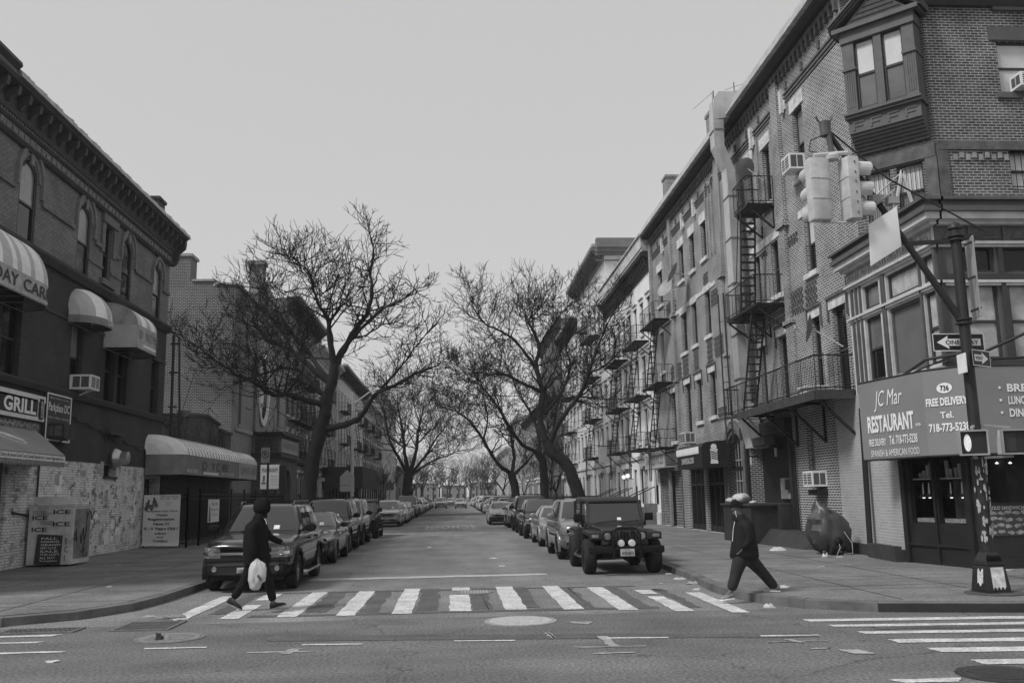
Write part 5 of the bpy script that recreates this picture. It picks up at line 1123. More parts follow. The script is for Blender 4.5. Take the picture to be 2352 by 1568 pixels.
# duct
DM = M('duct_metal_light', .5, .4, .18, 1.5, metal=.25); t = thing('exhaust_duct', 'tall pale sheet-metal exhaust duct climbing the facade and hooking over the roof', 'duct', (10.3, 32, 4.2))
m = MB(); sec_ = [(10.25, 10.56, 4.9), (10.22, 10.54, 9.3), (10.22, 10.54, 13.1), (10.2, 10.5, 13.7), (9.84, 10.18, 14.6), (9.84, 10.2, 15.6)]
ya, yb = 31.75, 32.4
for (a0, a1, az), (b0, b1, bz) in zip(sec_, sec_[1:]):
    m.hexa([(a0, ya, az), (a1, ya, az), (a1, yb, az), (a0, yb, az), (b0, ya, bz), (b1, ya, bz), (b1, yb, bz), (b0, yb, bz)])
m.hexa([(9.84, ya, 15.6), (11.8, ya, 15.9), (11.8, yb, 15.9), (9.84, yb, 15.6), (9.88, ya, 16.45), (11.8, ya, 16.45), (11.8, yb, 16.45), (9.88, yb, 16.45)])
m.hexa([(9.88, ya, 16.45), (11.8, ya, 16.45), (11.8, yb, 16.45), (9.88, yb, 16.45), (10.08, ya, 16.72), (11.8, ya, 16.72), (11.8, yb, 16.72), (10.08, yb, 16.72)])
m.hexa([(10.23, ya, 4.9), (10.62, ya, 4.9), (10.62, yb, 4.9), (10.23, yb, 4.9), (10.3, ya, 3.2 + 1.7), (10.7, ya, 4.9), (10.7, yb, 4.9), (10.3, yb, 4.9)]) if False else None
obj('shaft', m, DM, t)
m = MB(); m.hexa([(10.25, 31.0, 3.3), (10.87, 31.0, 3.3), (10.87, 31.6, 3.3), (10.25, 31.6, 3.3), (10.23, 31.6, 4.9), (10.62, 31.6, 4.9), (10.62, 32.55, 4.9), (10.23, 32.55, 4.9)]); obj('hood', m, DM, t)
m = MB()
for z in (5.8, 7.4, 9.3, 11.0, 12.6, 15.2): m.box(10.19 if z < 13 else 9.81, 10.59 if z < 13 else 10.22, ya - .03, yb + .03, z, z + .04)
obj('seam', m, M('duct_seam', .22, .5), t)
m = MB(); m.beam((9.76, 31.55, 16.6), (9.76, 31.55, 13.9), .03, .03); m.beam((9.76, 31.55, 13.9), (9.72, 31.4, 11.2), .03, .03); obj('stay', m, M('galvanised', .4, .4), t)
# satellite dishes
def dish(p, aim, r, label, arm):
    t = thing('satellite_dish', label, 'satellite dish', p, 'satellite dishes on the right facades'); aim = Vector(aim).normalized(); a = aim.orthogonal().normalized(); b = aim.cross(a); c = Vector(p); m = MB(); n = 20
    rings = [[m.vert(c + a * (r * q * math.cos(2 * PI * k / n)) + b * (r * q * math.sin(2 * PI * k / n)) + aim * (.25 * r * q * q)) for k in range(n)] for q in (.02, .4, .75, 1)]
    for x, y in zip(rings, rings[1:]):
        for k in range(n): m.f.append([x[k], x[(k + 1) % n], y[(k + 1) % n], y[k]]); m.mi.append(0)
    obj('reflector', m, M('dish_grey', .30, .5, .1), t, True); m = MB(); m.tube([c - aim * .02, c + Vector(arm)], .025, 6); m.tube([c - b * r * .9 + aim * .1, c + aim * r * 1.1], .012, 5); q = c + aim * r * 1.1; m.lathe([(.04, -.06), (.04, .06)], tuple(q), 'z', 8); obj('arm', m, M('galvanised', .4, .4), t)
dish((10.2, 24.9, 6.35), (-.9, .42, .2), .42, 'satellite dish on a bent arm above the long balcony', (.65, -.5, -.6))
dish((10.4, 30.0, 13.0), (-.4, .8, .35), .40, 'satellite dish on the top landing beside the duct', (.45, -.2, -.5))
dish((10.2, 40.2, 11.75), (-.8, .25, .45), .5, 'upper of two paired dishes on the brick facade left of the duct', (.7, -.4, -.2))
dish((10.0, 40.9, 11.2), (-.75, -.45, .45), .5, 'lower of two paired dishes on the brick facade left of the duct', (.9, -.2, .1))
m = MB(); m.tube([(11.6, 34.5, 16.4), (11.6, 34.5, 18.4)], .02, 4)
for k in range(4): m.bar((11.3, 34.5 + .1 * k, 17.6 + .2 * k), (11.9, 34.5 - .1 * k, 17.6 + .2 * k), .008)
solo('roof_antenna', m, BLK, 'thin television antenna on the roof edge right of the duct top', 'antenna')
m = MB(); m.tube([(11.5, 37, 16.4), (11.5, 37, 19.2)], .02, 4); m.tube([(11.5, 37, 19.15), (11.0, 38.5, 19.0)], .01, 3); solo('roof_antenna', m, BLK, 'tall thin roof mast just above the duct top', 'antenna')
for yy, hh, lb in ((44.6, 1.2, 'small brick chimney on the roof left of the duct'), (36.2, 1.1, 'brick chimney right behind the metal duct top')):
    m = MB(); m.box(11.1, 12.0, yy, yy + .8, 16.2, 16.75 + hh); m.box(11.05, 12.05, yy - .05, yy + .85, 16.75 + hh, 16.9 + hh); tag(obj('chimney', m, B_R, bR), lb)
# ---- barber shop front
XS = RIGHT(10.9)
t = thing('barber_awning', 'black barber shop awning with white fringe and a striped pole picture', 'awning', (10.3, 36.4, 2.7))
m = MB(); BF = LEFT  # end panel faces the camera
yn, yf, xo = 33.6 + 2.0, 39.6, 9.75
EP = FRONT(yn)
prf = [(10.9, 2.78), (xo, 2.78), (xo, 3.5)] + [(xo + .28 - .28 * math.cos(PI / 2 * k / 6), 3.5 + .28 * math.sin(PI / 2 * k / 6)) for k in range(1, 7)] + [(10.9, 3.86)]
m.prism([(lambda h, p=p: (p[0], h, p[1])) for p in prf], yn, yf); obj('canopy', m, M('barber_black', .022, .45, .3), t)
AF = RIGHT(xo); m = MB()
m.fbox(AF, 36.0, 39.62, 3.42, 3.62, .0, .02)
for k in range(24): m.fbox(AF, 36.0 + k * .15, 36.11 + k * .15, 3.34, 3.42, .0, .02)
obj('fringe', m, WHITE, t)
ftext('UNIVERSALOOK', AF, 38.7, 36.7, 2.98, 3.22, .02, LTW, t)
m = MB(); m.fbox(EP, 10.12, 10.38, 3.0, 3.5, .006, .012); m.face([EP(10.25 + .12 * math.cos(q * PI / 8), 3.58 + .12 * math.sin(q * PI / 8), .012) for q in range(16)]); m.fbox(EP, 10.1, 10.4, 2.92, 3.02, .012, .02); m.fbox(EP, 10.1, 10.4, 3.42, 3.5, .012, .02); bp_ = obj('barber_pole_picture', m, WHITE, t)
m = MB()
for k in range(4): m.prism([(lambda h, p=p: EP(p[0], p[1], h)) for p in [(10.14, 3.12 + k * .08), (10.36, 3.07 + k * .08), (10.36, 3.11 + k * .08), (10.14, 3.16 + k * .08)]], .013, .018)
obj('stripe', m, BLKT, bp_)
t = thing('barber_shopfront', 'black framed glass shopfront of the barber under the black awning', 'shopfront', (10.9, 39, .15))
m = MB()
for u in (36.62, 37.5, 38.3, 39.1, 39.65, 40.4, 41.3, 42.1): m.fbox(RF, u, u + .1, .16, 2.8, -.4, -.1)
m.fbox(RF, 36.6, 42.2, 2.1, 2.2, -.4, -.12); m.fbox(RF, 36.6, 42.2, .16, .4, -.4, -.12); m.fbox(RF, 33.6, 36.4, 2.7, 2.78, -.3, -.2); obj('frame', m, BLK, t)
m = MB(); m.face([RF(36.6, .4, -.38), RF(42.2, .4, -.38), RF(42.2, 2.8, -.38), RF(36.6, 2.8, -.38)]); obj('glass', m, M('glass_shop', .12, .04, .9, 1.1, spec=.9), t)
m = MB(); r_ = random.Random(4)
for k in range(9): u = 36.8 + k * .58; z = r_.uniform(.6, 1.7); m.fbox(RF, u, u + r_.uniform(.15, .35), z, z + r_.uniform(.15, .4), -.375, -.37)
obj('window_poster', m, M('shop_poster', .4, .6, .4, 5), t)
for i, (a, b) in enumerate(((43.4, 45.5), (45.9, 48.1))):
    t = thing('roller_shutter', ['light graffitied roller shutter right of the post', 'roller shutter nearest the stoop, left of the post'][i], 'roller shutter', RF(a, .15, 0)); m = MB()
    for k in range(20): m.profile(RF, [(-.2, .16 + k * .135), (-.14, .2 + k * .135), (-.14, .26 + k * .135), (-.2, .29 + k * .135)], a, b)
    obj('slats', m, M('shutter_metal', .24, .5, .5, 2.5, metal=.2), t); m = MB(); m.fbox(RF, a, b, 2.86, 3.02, -.25, .1); m.fbox(RF, a - .06, a, .16, 2.9, -.2, .05); obj('housing', m, TRG, t)
m = MB(); m.fbox(RF, 45.5, 45.9, .16, 3.0, 0, .1); obj('post', m, M('post_pale', .22, .6, .4, 4), bR)
t = thing('shop_sign', 'white tax services sign board with dark lettering above the roller shutters', 'shop sign', RF(46.5, 3, .9))
SG = RIGHT(10.35); m = MB(); m.box(10.35, 10.9, 44.4, 49.0, 3.05, 3.1); m.fbox(SG, 44.4, 49.0, 3.05, 3.9, 0, .06); obj('board', m, M('sign_white', .42, .6, .15, 2), t); ftext('TAX SERVICES', SG, 48.8, 44.6, 3.22, 3.75, .064, AWM, t, bold=.03)
ac_unit('pale box air conditioner standing above the black barber awning', RIGHT(10.9), 40.6, 41.5, 4.0, 4.5, .5, TRW)
# ================================================================== terraces further down the street
def sgn_x(side, d, base=None):
    return (10.9 - d) if side > 0 else (-11.7 + d)
def row_building(side, y0, y1, zt, label, wm, floors, nw, trim, corn, ground='plain', cornice_d=.7, depth=14, name='apartment_building', win=(.95, 1.75), gap0=.7, side_wall=True, bays=None):
    fr = RIGHT() if side > 0 else LEFT(); xb = 10.9 if side > 0 else -11.7; xe = xb + side * depth
    b = thing(name, label, 'building', (xb, (y0 + y1) / 2, .15))
    pitch = (y1 - y0) / nw; ops = []
    for f in floors:
        for k in range(nw):
            c = y0 + pitch * (k + .5); w_ = win[0]
            ops.append((c - w_ / 2, c + w_ / 2, f, f + win[1]))
    g_ops = []
    for k in range(nw):
        c = y0 + pitch * (k + .5)
        g_ops.append((c - .5, c + .5, .16 if k % 3 == 1 else 1.2, 3.2))
    m = wall(fr, y0, y1, .15, zt, ops + g_ops, .2)
    m.face([(xb, y0, .15), (xe, y0, .15), (xe, y0, zt), (xb, y0, zt)]); m.face([(xb, y1, .15), (xe, y1, .15), (xe, y1, zt), (xb, y1, zt)]); m.face([(xb, y0, zt), (xb, y1, zt), (xe, y1, zt), (xe, y0, zt)])
    obj('wall', m, wm, b)
    for o in ops: 
        w_ = window(fr, *o, b, .16, fm=WPD if rnd.random() < .6 else TRG, blind=BL if rnd.random() < .22 else G0, pm=G0)
        m = MB(); m.fbox(fr, o[0] - .13, o[1] + .13, o[3], o[3] + .24, -.1, .05); m.fbox(fr, o[0] - .18, o[1] + .18, o[3] + .24, o[3] + .31, -.02, .12); m.fbox(fr, o[0] - .1, o[1] + .1, o[2] - .14, o[2], -.1, .08); obj('lintel', m, trim, w_)
    for i, o in enumerate(g_ops):
        if o[2] < 1:
            m = MB(); m.fbox(fr, o[0], o[1], o[2], o[3], -.2, -.15); m.fbox(fr, o[0] + .12, o[1] - .12, o[2] + 1.2, o[3] - .6, -.15, -.13); obj('door', m, WPD, b)
            m = MB(); m.fbox(fr, o[0] - .25, o[0], o[2], o[3] + .1, 0, .15); m.fbox(fr, o[1], o[1] + .25, o[2], o[3] + .1, 0, .15); m.fbox(fr, o[0] - .35, o[1] + .35, o[3] + .1, o[3] + .4, 0, .35); obj('doorway', m, trim, b)
        else: window(fr, *o, b, .16, fm=WPD, pm=G0, blind=BL if i % 3 == 0 else G0)
    m = MB(); c = cornice_d
    m.profile(fr, [(-.02, zt - .9), (.08, zt - .9), (.12, zt - .8), (.12, zt - .3), (c, zt - .18), (c + .05, zt - .05), (c + .05, zt + .04), (-.02, zt + .1)], y0, y1); obj('cornice', m, corn, b)
    m = MB(); u = y0 + .1
    while u < y1 - .2: m.profile(fr, [(.12, zt - .75), (.3, zt - .7), (c - .1, zt - .32), (c - .1, zt - .2), (.12, zt - .3)], u, u + .13); u += .55
    obj('brackets', m, corn, b)
    m = MB(); m.fbox(fr, y0, y1, zt + .1, zt + .32, c - .5, c - .05); obj('gutter', m, M('gutter_light', .38, .5, .3, 3), b)
    m = MB(); m.fbox(fr, y0, y1, 3.75, 3.95, -.02, .1); m.fbox(fr, y0, y1, .15, .8, -.02, .07); obj('ledge', m, trim, b)
    return b
def row_fe(side, y0, y1, levels, label, d=.85, stairs=True, group='fire escapes on the terraces'):
    xb = 10.9 if side > 0 else -11.7; X = lambda q: xb - side * q
    t = thing('fire_escape', label, 'fire escape', (X(.5), (y0 + y1) / 2, levels[0]), group)
    m = MB(); 
    for z in levels:
        y = y0
        while y < y1: a, b = sorted((X(.05), X(d))); m.box(a, b, y, y + .06, z, z + .04); y += .16
        for q in (.08, d): a, b = sorted((X(q), X(q + .05))); m.box(a, b, y0, y1, z - .07, z - .001)
    obj('landing', m, IRON, t)
    m = MB()
    for z in levels:
        pts = [(X(.03), y0), (X(d), y0), (X(d), y1), (X(.03), y1)]
        for a, b in zip(pts, pts[1:]):
            a = Vector((*a, z)); b = Vector((*b, z)); n = max(2, int((b - a).length / .22)); m.bar(a + Vector((0, 0, .9)), b + Vector((0, 0, .9)), .018, 3); m.bar(a + Vector((0, 0, .45)), b + Vector((0, 0, .45)), .014, 3)
            for k in range(n + 1): p = a + (b - a) * k / n; m.bar(p, p + Vector((0, 0, .9)), .011, 3)
    obj('railing', m, IRON, t)
    m = MB()
    for z in levels:
        for y in (y0 + .1, y1 - .1): m.beam((X(0), y, z - .03), (X(d), y, z - .03), .05, .06); m.beam((X(d), y, z - .05), (X(0), y, z - .8), .05, .05)
    obj('bracket', m, IRON, t)
    if stairs:
        m = MB()
        for za, zb in zip(levels, levels[1:]): 
            xa, xc = sorted((X(.5), X(d - .05))); stair(m, xa, xc, y0 + .6, zb, y1 - .8, za + .04, 12)
        xa = X(d - .1)
        m.bar((xa, y1 - .4, levels[0] + .9), (xa, y1 - .4, levels[0] - 1.6), .025); m.bar((xa, y1 - .8, levels[0] + .9), (xa, y1 - .8, levels[0] - 1.6), .025)
        for k in range(8): m.bar((xa, y1 - .4, levels[0] - 1.5 + k * .3), (xa, y1 - .8, levels[0] - 1.5 + k * .3), .012)
        obj('stairs', m, IRON, t)
    return t
WH1 = M('painted_facade_white', .82, .8, .10, .8); WH2 = M('painted_facade_cream', .62, .8, .14, .8); B_M = BRICK('brick_mid_far', .2, .28, .25, .2); B_D = BRICK('brick_dark_far', .11, .17, .25, .2); B_LT = BRICK('brick_light_far', .36, .44, .2, .2)
CD = M('cornice_black', .03, .6, .3, 3); CL = M('cornice_pale', .4, .6, .15, 3); STW = M('lintel_white', .6, .8, .15, 3)
row_building(1, 48.2, 63.2, 14.9, 'white painted apartment building with black bracketed cornice next to the brick corner building', WH1, [4.7, 7.7, 10.8], 8, STW, CD, cornice_d=.5, win=(.75, 1.8))
m = MB(); m.fbox(RF, 48.2, 63, 15.2, 15.9, -.6, .5); m.fbox(RF, 48.2, 63, 15.9, 15.98, -.6, .6)
solo('roof_parapet', m, M('roof_sheet', .34, .5, .4, 3, streak=.3), 'pale sheet-clad parapet on the roof of the white painted building', 'parapet')
bT = row_building(1, 63.2, 78, 19.3, 'tall pale apartment building with ornate side wall rising above its neighbour on the right', WH2, [4.7, 7.7, 10.8, 14.0], 7, STW, M('cornice_mid', .16, .6, .2, 2), cornice_d=.9, win=(.85, 1.8))
SWF = FRONT(63.2); m = MB()
for z0, z1, d in ((18.75, 18.95, .25), (18.95, 19.2, .5), (19.2, 19.42, .75), (19.42, 19.9, .62), (18.35, 18.42, .1)): m.fbox(SWF, 10.3, 16.5, z0, z1, 0, d)
obj('side_cornice', m, M('cornice_mid', .16, .6, .2, 2), bT)
m = MB()
for k in range(26): a = 11.1 + k * .2; m.fbox(SWF, a, a + .1, 18.15, 18.3, 0, .08)
m.face([SWF(13.2 + .5 * math.cos(q * PI / 10), 17.6 + .6 * math.sin(q * PI / 10), .06) for q in range(20)]); m.fbox(SWF, 12.5, 12.65, 17.0, 18.2, 0, .12); m.fbox(SWF, 13.75, 13.9, 17.0, 18.2, 0, .12)
for cx in (13.0, 13.4): m.lathe([(.18, -.1), (.18, .0)], (cx, 63.1, 18.5), 'y', 12)
obj('cartouche', m, STO, bT)
row_building(1, 78, 90, 16.9, 'cream apartment building right behind the crown of the big right tree', WH2, [4.7, 7.7, 10.8, 13.6], 5, STW, CD, win=(.85, 1.7))
row_building(1, 90, 112, 19.4, 'dark tall brick block half hidden by the right-hand trees', B_D, [4.7, 7.9, 11, 14.2], 8, STD, CD, cornice_d=.4, win=(1.0, 1.7))
row_building(1, 113, 140, 12.5, 'mid-height brick terrace behind the second right tree', B_M, [4.7, 7.9], 9, STW, CD, win=(1.0, 1.6))
row_building(1, 146, 178, 14.5, 'pale terrace far down the right side of the street', B_LT, [4.7, 7.9, 10.9], 9, STW, CL, win=(1.0, 1.6))
row_building(1, 182, 235, 11, 'low pale terrace at the far end of the right side', B_LT, [4.7, 7.5], 12, STW, CL, win=(1.0, 1.6))
row_fe(1, 49.3, 53.0, [4.2, 7.1, 10.15], 'fire escape nearest the corner brick building on the white painted facade')
row_fe(1, 55.6, 59.6, [4.3, 7.0, 10.0], 'fire escape in the middle of the white painted facade')
row_fe(1, 66, 70.5, [4.4, 7.2, 10.3, 13.4], 'fire escape on the tall pale building on the right')
row_fe(1, 44.2, 47.6, [4.0, 7.2, 10.4], 'fire escape straddling the end of the brick corner building, over the sign board')
row_fe(1, 80, 84.5, [4.4, 7.2, 10.3], 'fire escape on the cream building behind the right tree')
# wing balcony trimmings, blade sign, lamps and stoops on the right
t = thing('blade_sign', 'small white blade sign sticking out between the trees and the white facade', 'sign', (10.4, 61, 3.9)); m = MB(); m.box(9.7, 10.75, 60.95, 61.05, 3.9, 4.9); obj('board', m, WHITE, t)
m = MB(); m.bar((10.9, 61, 4.95), (9.6, 61, 4.95), .03); obj('bracket', m, BLK, t)
for i, (yy, zz) in enumerate(((55.4, 2.85), (56.7, 2.8))):
    t = thing('globe_lamp', ['left lit globe lamp beside the dark entrance of the white building', 'right lit globe lamp beside the dark entrance of the white building'][i], 'lamp', (10.5, yy, zz)); m = MB(); m.lathe([(.001, -.13), (.09, -.09), (.13, 0), (.09, .09), (.001, .13)], (10.55, yy, zz), 'z', 12); obj('globe', m, M('globe_lit', .9, .4, 0, emit=.9), t, True); m = MB(); m.bar((10.9, yy, zz - .2), (10.55, yy, zz - .13), .02); obj('arm', m, BLK, t)
def stoop(side, y, label, w=1.5, n=6, out=2.6, h=1.1):
    xb = 10.9 if side > 0 else -11.7; t = thing('stoop', label, 'stoop', (xb - side * 1.3, y, .15)); m = MB()
    for k in range(n):
        a, b = sorted((xb - side * .01, xb - side * (out - out * k / n))); m.box(a, b, y - w / 2, y + w / 2, .15 + h * k / n, .15 + h * (k + 1) / n - .002)
    obj('steps', m, M('stoop_stone', .16, .8, .3, 3), t); m = MB()
    for yy in (y - w / 2, y + w / 2):
        m.bar((xb - side * .1, yy, h + 1.05), (xb - side * (out - .1), yy, 1.1), .03)
        for k in range(10): q = .1 + (out - .2) * k / 9; m.bar((xb - side * q, yy, .2 + (h) * (1 - q / out)), (xb - side * q, yy, 1.1 + (h - .05) * (1 - (q - .1) / (out - .2)) * .95), .012)
        m.box(xb - side * out - .05, xb - side * out + .05, yy - .05, yy + .05, .15, 1.25); m.lathe([(.07, 0), (.08, .06), (.001, .13)], (xb - side * out, yy, 1.25), 'z', 8)
    obj('railing', m, BLK, t); return t
stoop(1, 49.8, 'stone stoop with dark iron railing just left of the roller shutters'); stoop(1, 56.0, 'stoop in front of the dark entrance between the globe lamps')
stoop(1, 61.5, 'small stoop below the white blade sign'); stoop(-1, 68.5, 'stoop left of the big tree trunk behind the parked cars'); stoop(-1, 73, 'stoop right of the big tree trunk on the left pavement')
iron_fence('iron_fence', 'black iron areaway fence in front of the white building on the right', [(8.9, 52), (8.9, 60)], 1.1, step=.16)
iron_fence('iron_fence', 'long low black fence under the trees on the right, behind the parked cars', [(8.6, 64), (8.6, 110)], 1.5, step=.25, post_every=3)
iron_fence('iron_fence', 'black iron fence right of the church porch on the left side', [(-9.6, 60), (-9.6, 82)], 1.5, step=.2, post_every=3)
for i, y in enumerate((50.9, 54.6, 62.3)):
    bag(9.6, y, .15, .45, 1.0, .02, ['dark planter bush beside the near stoop on the right', 'dark round bush by the railing below the globe lamps', 'dark bush in front of the small stoop under the blade sign'][i], name='bush', seed=20 + i, cat='shrub')

# left side terraces
row_building(-1, 64, 78.5, 15.9, 'mid-grey apartment building with deep bracketed cornice right of the church', BRICK('brick_left_a', .18, .24, .2, .15), [4.7, 7.7, 10.7], 7, STW, CD, cornice_d=.9, win=(.85, 1.8))
bq = row_building(-1, 78.5, 92.5, 14.6, 'pale brick building with a small roof tower behind the big left tree', B_LT, [4.7, 7.7, 10.7], 6, STW, CL, win=(.9, 1.7))
m = MB(); m.box(-14, -11.9, 79.5, 82.5, 14.6, 17.0); m.box(-14.1, -11.8, 79.4, 82.6, 17.0, 17.25); obj('tower', m, B_LT, bq)
row_building(-1, 92.5, 119, 15.0, 'cream apartment building with dark cornice and fire escapes, behind the lamp pole', WH2, [4.7, 7.7, 10.7], 10, STW, CD, cornice_d=1.0, win=(.9, 1.7))
row_building(-1, 119, 150, 14.4, 'grey apartment building far down the left side with many landings', B_M, [4.7, 7.7, 10.7], 10, STW, CL, win=(1.0, 1.7))
row_building(-1, 152, 186, 18.8, 'tall plain block at the far end of the left terrace', B_LT, [4.7, 7.9, 11, 14.2], 9, STW, CL, cornice_d=.3, win=(1.2, 1.7))
row_building(-1, 190, 238, 8, 'low dark row beyond the tall plain block on the left', B_D, [4.5], 10, STD, CD, cornice_d=.3, win=(1.2, 1.6))
for a in ((65.2, 69.5, [4.3, 7.3, 10.3], 'fire escape on the grey building right of the church, behind the tree limbs'), (80.0, 84.5, [4.3, 7.4, 10.5], 'fire escape on the pale brick building behind the big tree trunk'), (94, 98.5, [4.3, 7.3, 10.6], 'near fire escape on the cream building left of the lamp pole'),
          (104, 109, [4.3, 7.3, 10.6], 'middle fire escape on the cream building right of the lamp pole'), (112, 116.5, [4.3, 7.4, 10.6], 'far fire escape at the end of the cream building'), (122, 127, [4.3, 7.4, 10.6], 'near fire escape on the far grey building'), (134, 139, [4.3, 7.4, 10.6], 'far fire escape on the far grey building'), (70.5, 74.5, [4.3, 7.3, 10.3], 'second fire escape on the grey building, behind the tree trunk')):
    row_fe(-1, *a)
# sidewalk shed
t = thing('sidewalk_shed', 'dark plywood pavement shed on posts along the left side, behind the lamp pole', 'sidewalk shed', (-9.5, 97, .15)); m = MB()
m.box(-11.6, -8.1, 82, 113, 2.9, 3.05); m.box(-8.14, -8.06, 82, 113, 2.6, 4.55); m.box(-11.6, -8.06, 81.95, 82.05, 2.6, 4.55); obj('deck', m, M('plywood_dark', .035, .8, .3, 2), t)
m = MB()
for k in range(13):
    for x in (-8.3, -11.3): m.box(x - .07, x + .07, 82.2 + k * 2.5, 82.34 + k * 2.5, .15, 2.9)
m.box(-8.3, -8.25, 82, 113, .15, 1.1); obj('post', m, M('shed_post', .05, .7), t)
# far end: crossing, signals, houses
g = MB(); g.face([(-200, 246, .004), (200, 246, .004), (200, 262, .004), (-200, 262, .004)]); tag(obj('cross_road', g, A_AV), kind='structure')
def signal_head(m, x, y, z, face=(0, -1)):
    m.box(x - .18, x + .18, y - .15, y + .15, z - .55, z + .55)
def far_signal(x, reach, label, y=243):
    t = thing('traffic_signal', label, 'traffic light', (x, y, .15)); m = MB(); m.tube([(x, y, .15), (x, y, 6.4)], [.14, .1], 8); m.lathe([(.3, .15), (.22, .8), (.14, 1.0)], (x, y, 0), 'z', 8); obj('pole', m, M('pole_grey', .28, .5), t)
    m = MB(); m.tube([(x, y, 5.2), (x + reach * .5, y, 6.6), (x + reach, y, 6.9)], .07, 6); obj('mast_arm', m, M('pole_grey', .28, .5), t)
    for q in (.98, .75):
        m = MB(); signal_head(m, x + reach * q, y, 6.0); h = obj('signal_head', m, M('signal_pale', .35, .5), t)
        m = MB()
        for k in range(3): m.lathe([(.11, -.3), (.13, -.15)], (x + reach * q, y - .0, 6.33 - k * .34), 'y', 8)
        obj('visor', m, BLK, h)
far_signal(6.6, -5.4, 'far traffic light with curved arm on the right of the street end'); far_signal(-6.4, 5.5, 'far traffic light with straight arm left of the street end')
def far_house(x0, x1, y, h, label, mat, gable=False):
    b = thing('far_house', label, 'house', ((x0 + x1) / 2, y, 0)); F = FRONT(y); n = max(2, int((x1 - x0) / 2.6)); ops = []
    for f in range(max(1, int(h / 3.2))):
        for k in range(n): c = x0 + (x1 - x0) * (k + .5) / n; ops.append((c - .5, c + .5, 1 + f * 3.1, 2.6 + f * 3.1))
    m = wall(F, x0, x1, -.02, h, ops, .2); m.box(x0, x1, y + .25, y + 10, -.02, h); obj('wall', m, mat, b)
    for o in ops: m = MB(); m.fbox(F, o[0], o[1], o[2], o[3], -.2, -.15); obj('window', m, G0, b)
    m = MB()
    if gable: m.prism([(lambda q, p=p: (p[0], q, p[1])) for p in [(x0 - .4, h), (x1 + .4, h), ((x0 + x1) / 2, h + (x1 - x0) * .5)]], y - .3, y + 10)
    else: m.box(x0 - .2, x1 + .2, y - .3, y + 10.2, h, h + .4)
    obj('roof', m, CD, b)
far_house(-38, -19, 300, 14, 'distant dark block left of the street end behind bare trees', B_D); far_house(-5.5, 5.5, 405, 6, 'distant low terrace seen between the tree trunks at the street end', B_M); far_house(-18, -7, 400, 7, 'distant pale house just left of the street end', B_M)
far_house(7, 18, 400, 7, 'distant pale house behind the far right traffic light', B_M)
far_house(19, 34, 310, 21, 'distant plain tower block behind the far right trees', M('tower_pale', .3, .8, .1, .2)); far_house(-60, -40, 320, 11, 'distant pale house furthest left beyond the crossing', B_M)
# ================================================================== vehicles (local frame: front towards -Y, origin on the road under the middle)
def eval_mesh(vs, fs, sub=2, cutters=(), creases=None):
    me = bpy.data.meshes.new('tmp'); me.from_pydata(vs, [], fs)
    b = bmesh.new(); b.from_mesh(me); bmesh.ops.recalc_face_normals(b, faces=b.faces); b.to_mesh(me); b.free()
    o = bpy.data.objects.new('tmp', me); COL.objects.link(o); extra = []
    if sub: md = o.modifiers.new('s', 'SUBSURF'); md.levels = sub; md.render_levels = sub
    for (c, r, w) in cutters:
        m = MB(); m.lathe([(r, -w), (r, w)], c, 'x', 40); cm = bpy.data.meshes.new('c'); cm.from_pydata(m.v, [], m.f)
        b = bmesh.new(); b.from_mesh(cm); bmesh.ops.recalc_face_normals(b, faces=b.faces); b.to_mesh(cm); b.free()
        co = bpy.data.objects.new('c', cm); COL.objects.link(co); extra.append(co)
        md = o.modifiers.new('b', 'BOOLEAN'); md.operation = 'DIFFERENCE'; md.object = co; md.solver = 'EXACT'
    dg = bpy.context.evaluated_depsgraph_get(); dg.update()
    ev = bpy.data.meshes.new_from_object(o.evaluated_get(dg))
    V = [tuple(v.co) for v in ev.vertices]; F = [list(p.vertices) for p in ev.polygons]
    bpy.data.objects.remove(o)
    for co in extra: bpy.data.objects.remove(co)
    return V, F
def bvh_of(V, F): return BVHTree.FromPolygons([Vector(v) for v in V], F)
AX = {'-y': (Vector((0, 1, 0)), lambda a, b: Vector((a, -9, b))), '+y': (Vector((0, -1, 0)), lambda a, b: Vector((a, 9, b))), '+x': (Vector((-1, 0, 0)), lambda a, b: Vector((9, a, b))), '-x': (Vector((1, 0, 0)), lambda a, b: Vector((-9, a, b))), '+z': (Vector((0, 0, -1)), lambda a, b: Vector((a, b, 9)))}
def patch(mb, bvh, q, ax, nu=6, nv=4, off=.006, thick=0):
    d, st = AX[ax]; g = []
    for j in range(nv + 1):
        row = []
        for i in range(nu + 1):
            u, v = i / nu, j / nv
            a = (q[0][0] * (1 - u) + q[1][0] * u) * (1 - v) + (q[3][0] * (1 - u) + q[2][0] * u) * v
            b = (q[0][1] * (1 - u) + q[1][1] * u) * (1 - v) + (q[3][1] * (1 - u) + q[2][1] * u) * v
            h = bvh.ray_cast(st(a, b), d)
            if h[0] is None: row.append(None)
            else:
                n = h[1]; n = n if n.dot(d) < 0 else -n; row.append(h[0] + (n * .6 - d * .4).normalized() * off)
        g.append(row)
    for j in range(nv):
        for i in range(nu):
            p = [g[j][i], g[j][i + 1], g[j + 1][i + 1], g[j + 1][i]]
            if all(x is not None for x in p): mb.face(p)
    return g
def paint(name, v, metal=0.0, rough=.28): return M(name, v, rough, .04, 2, metal=metal, spec=.5, coat=1.0)
PDARK = paint('paint_black', .004); PGREY = paint('paint_graphite', .012, .1); PSIL = paint('paint_silver', .30, .5); PWHT = paint('paint_white', .5); PMID = paint('paint_mid_grey', .13, .5); PGOLD = paint('paint_champagne', .24, .5)
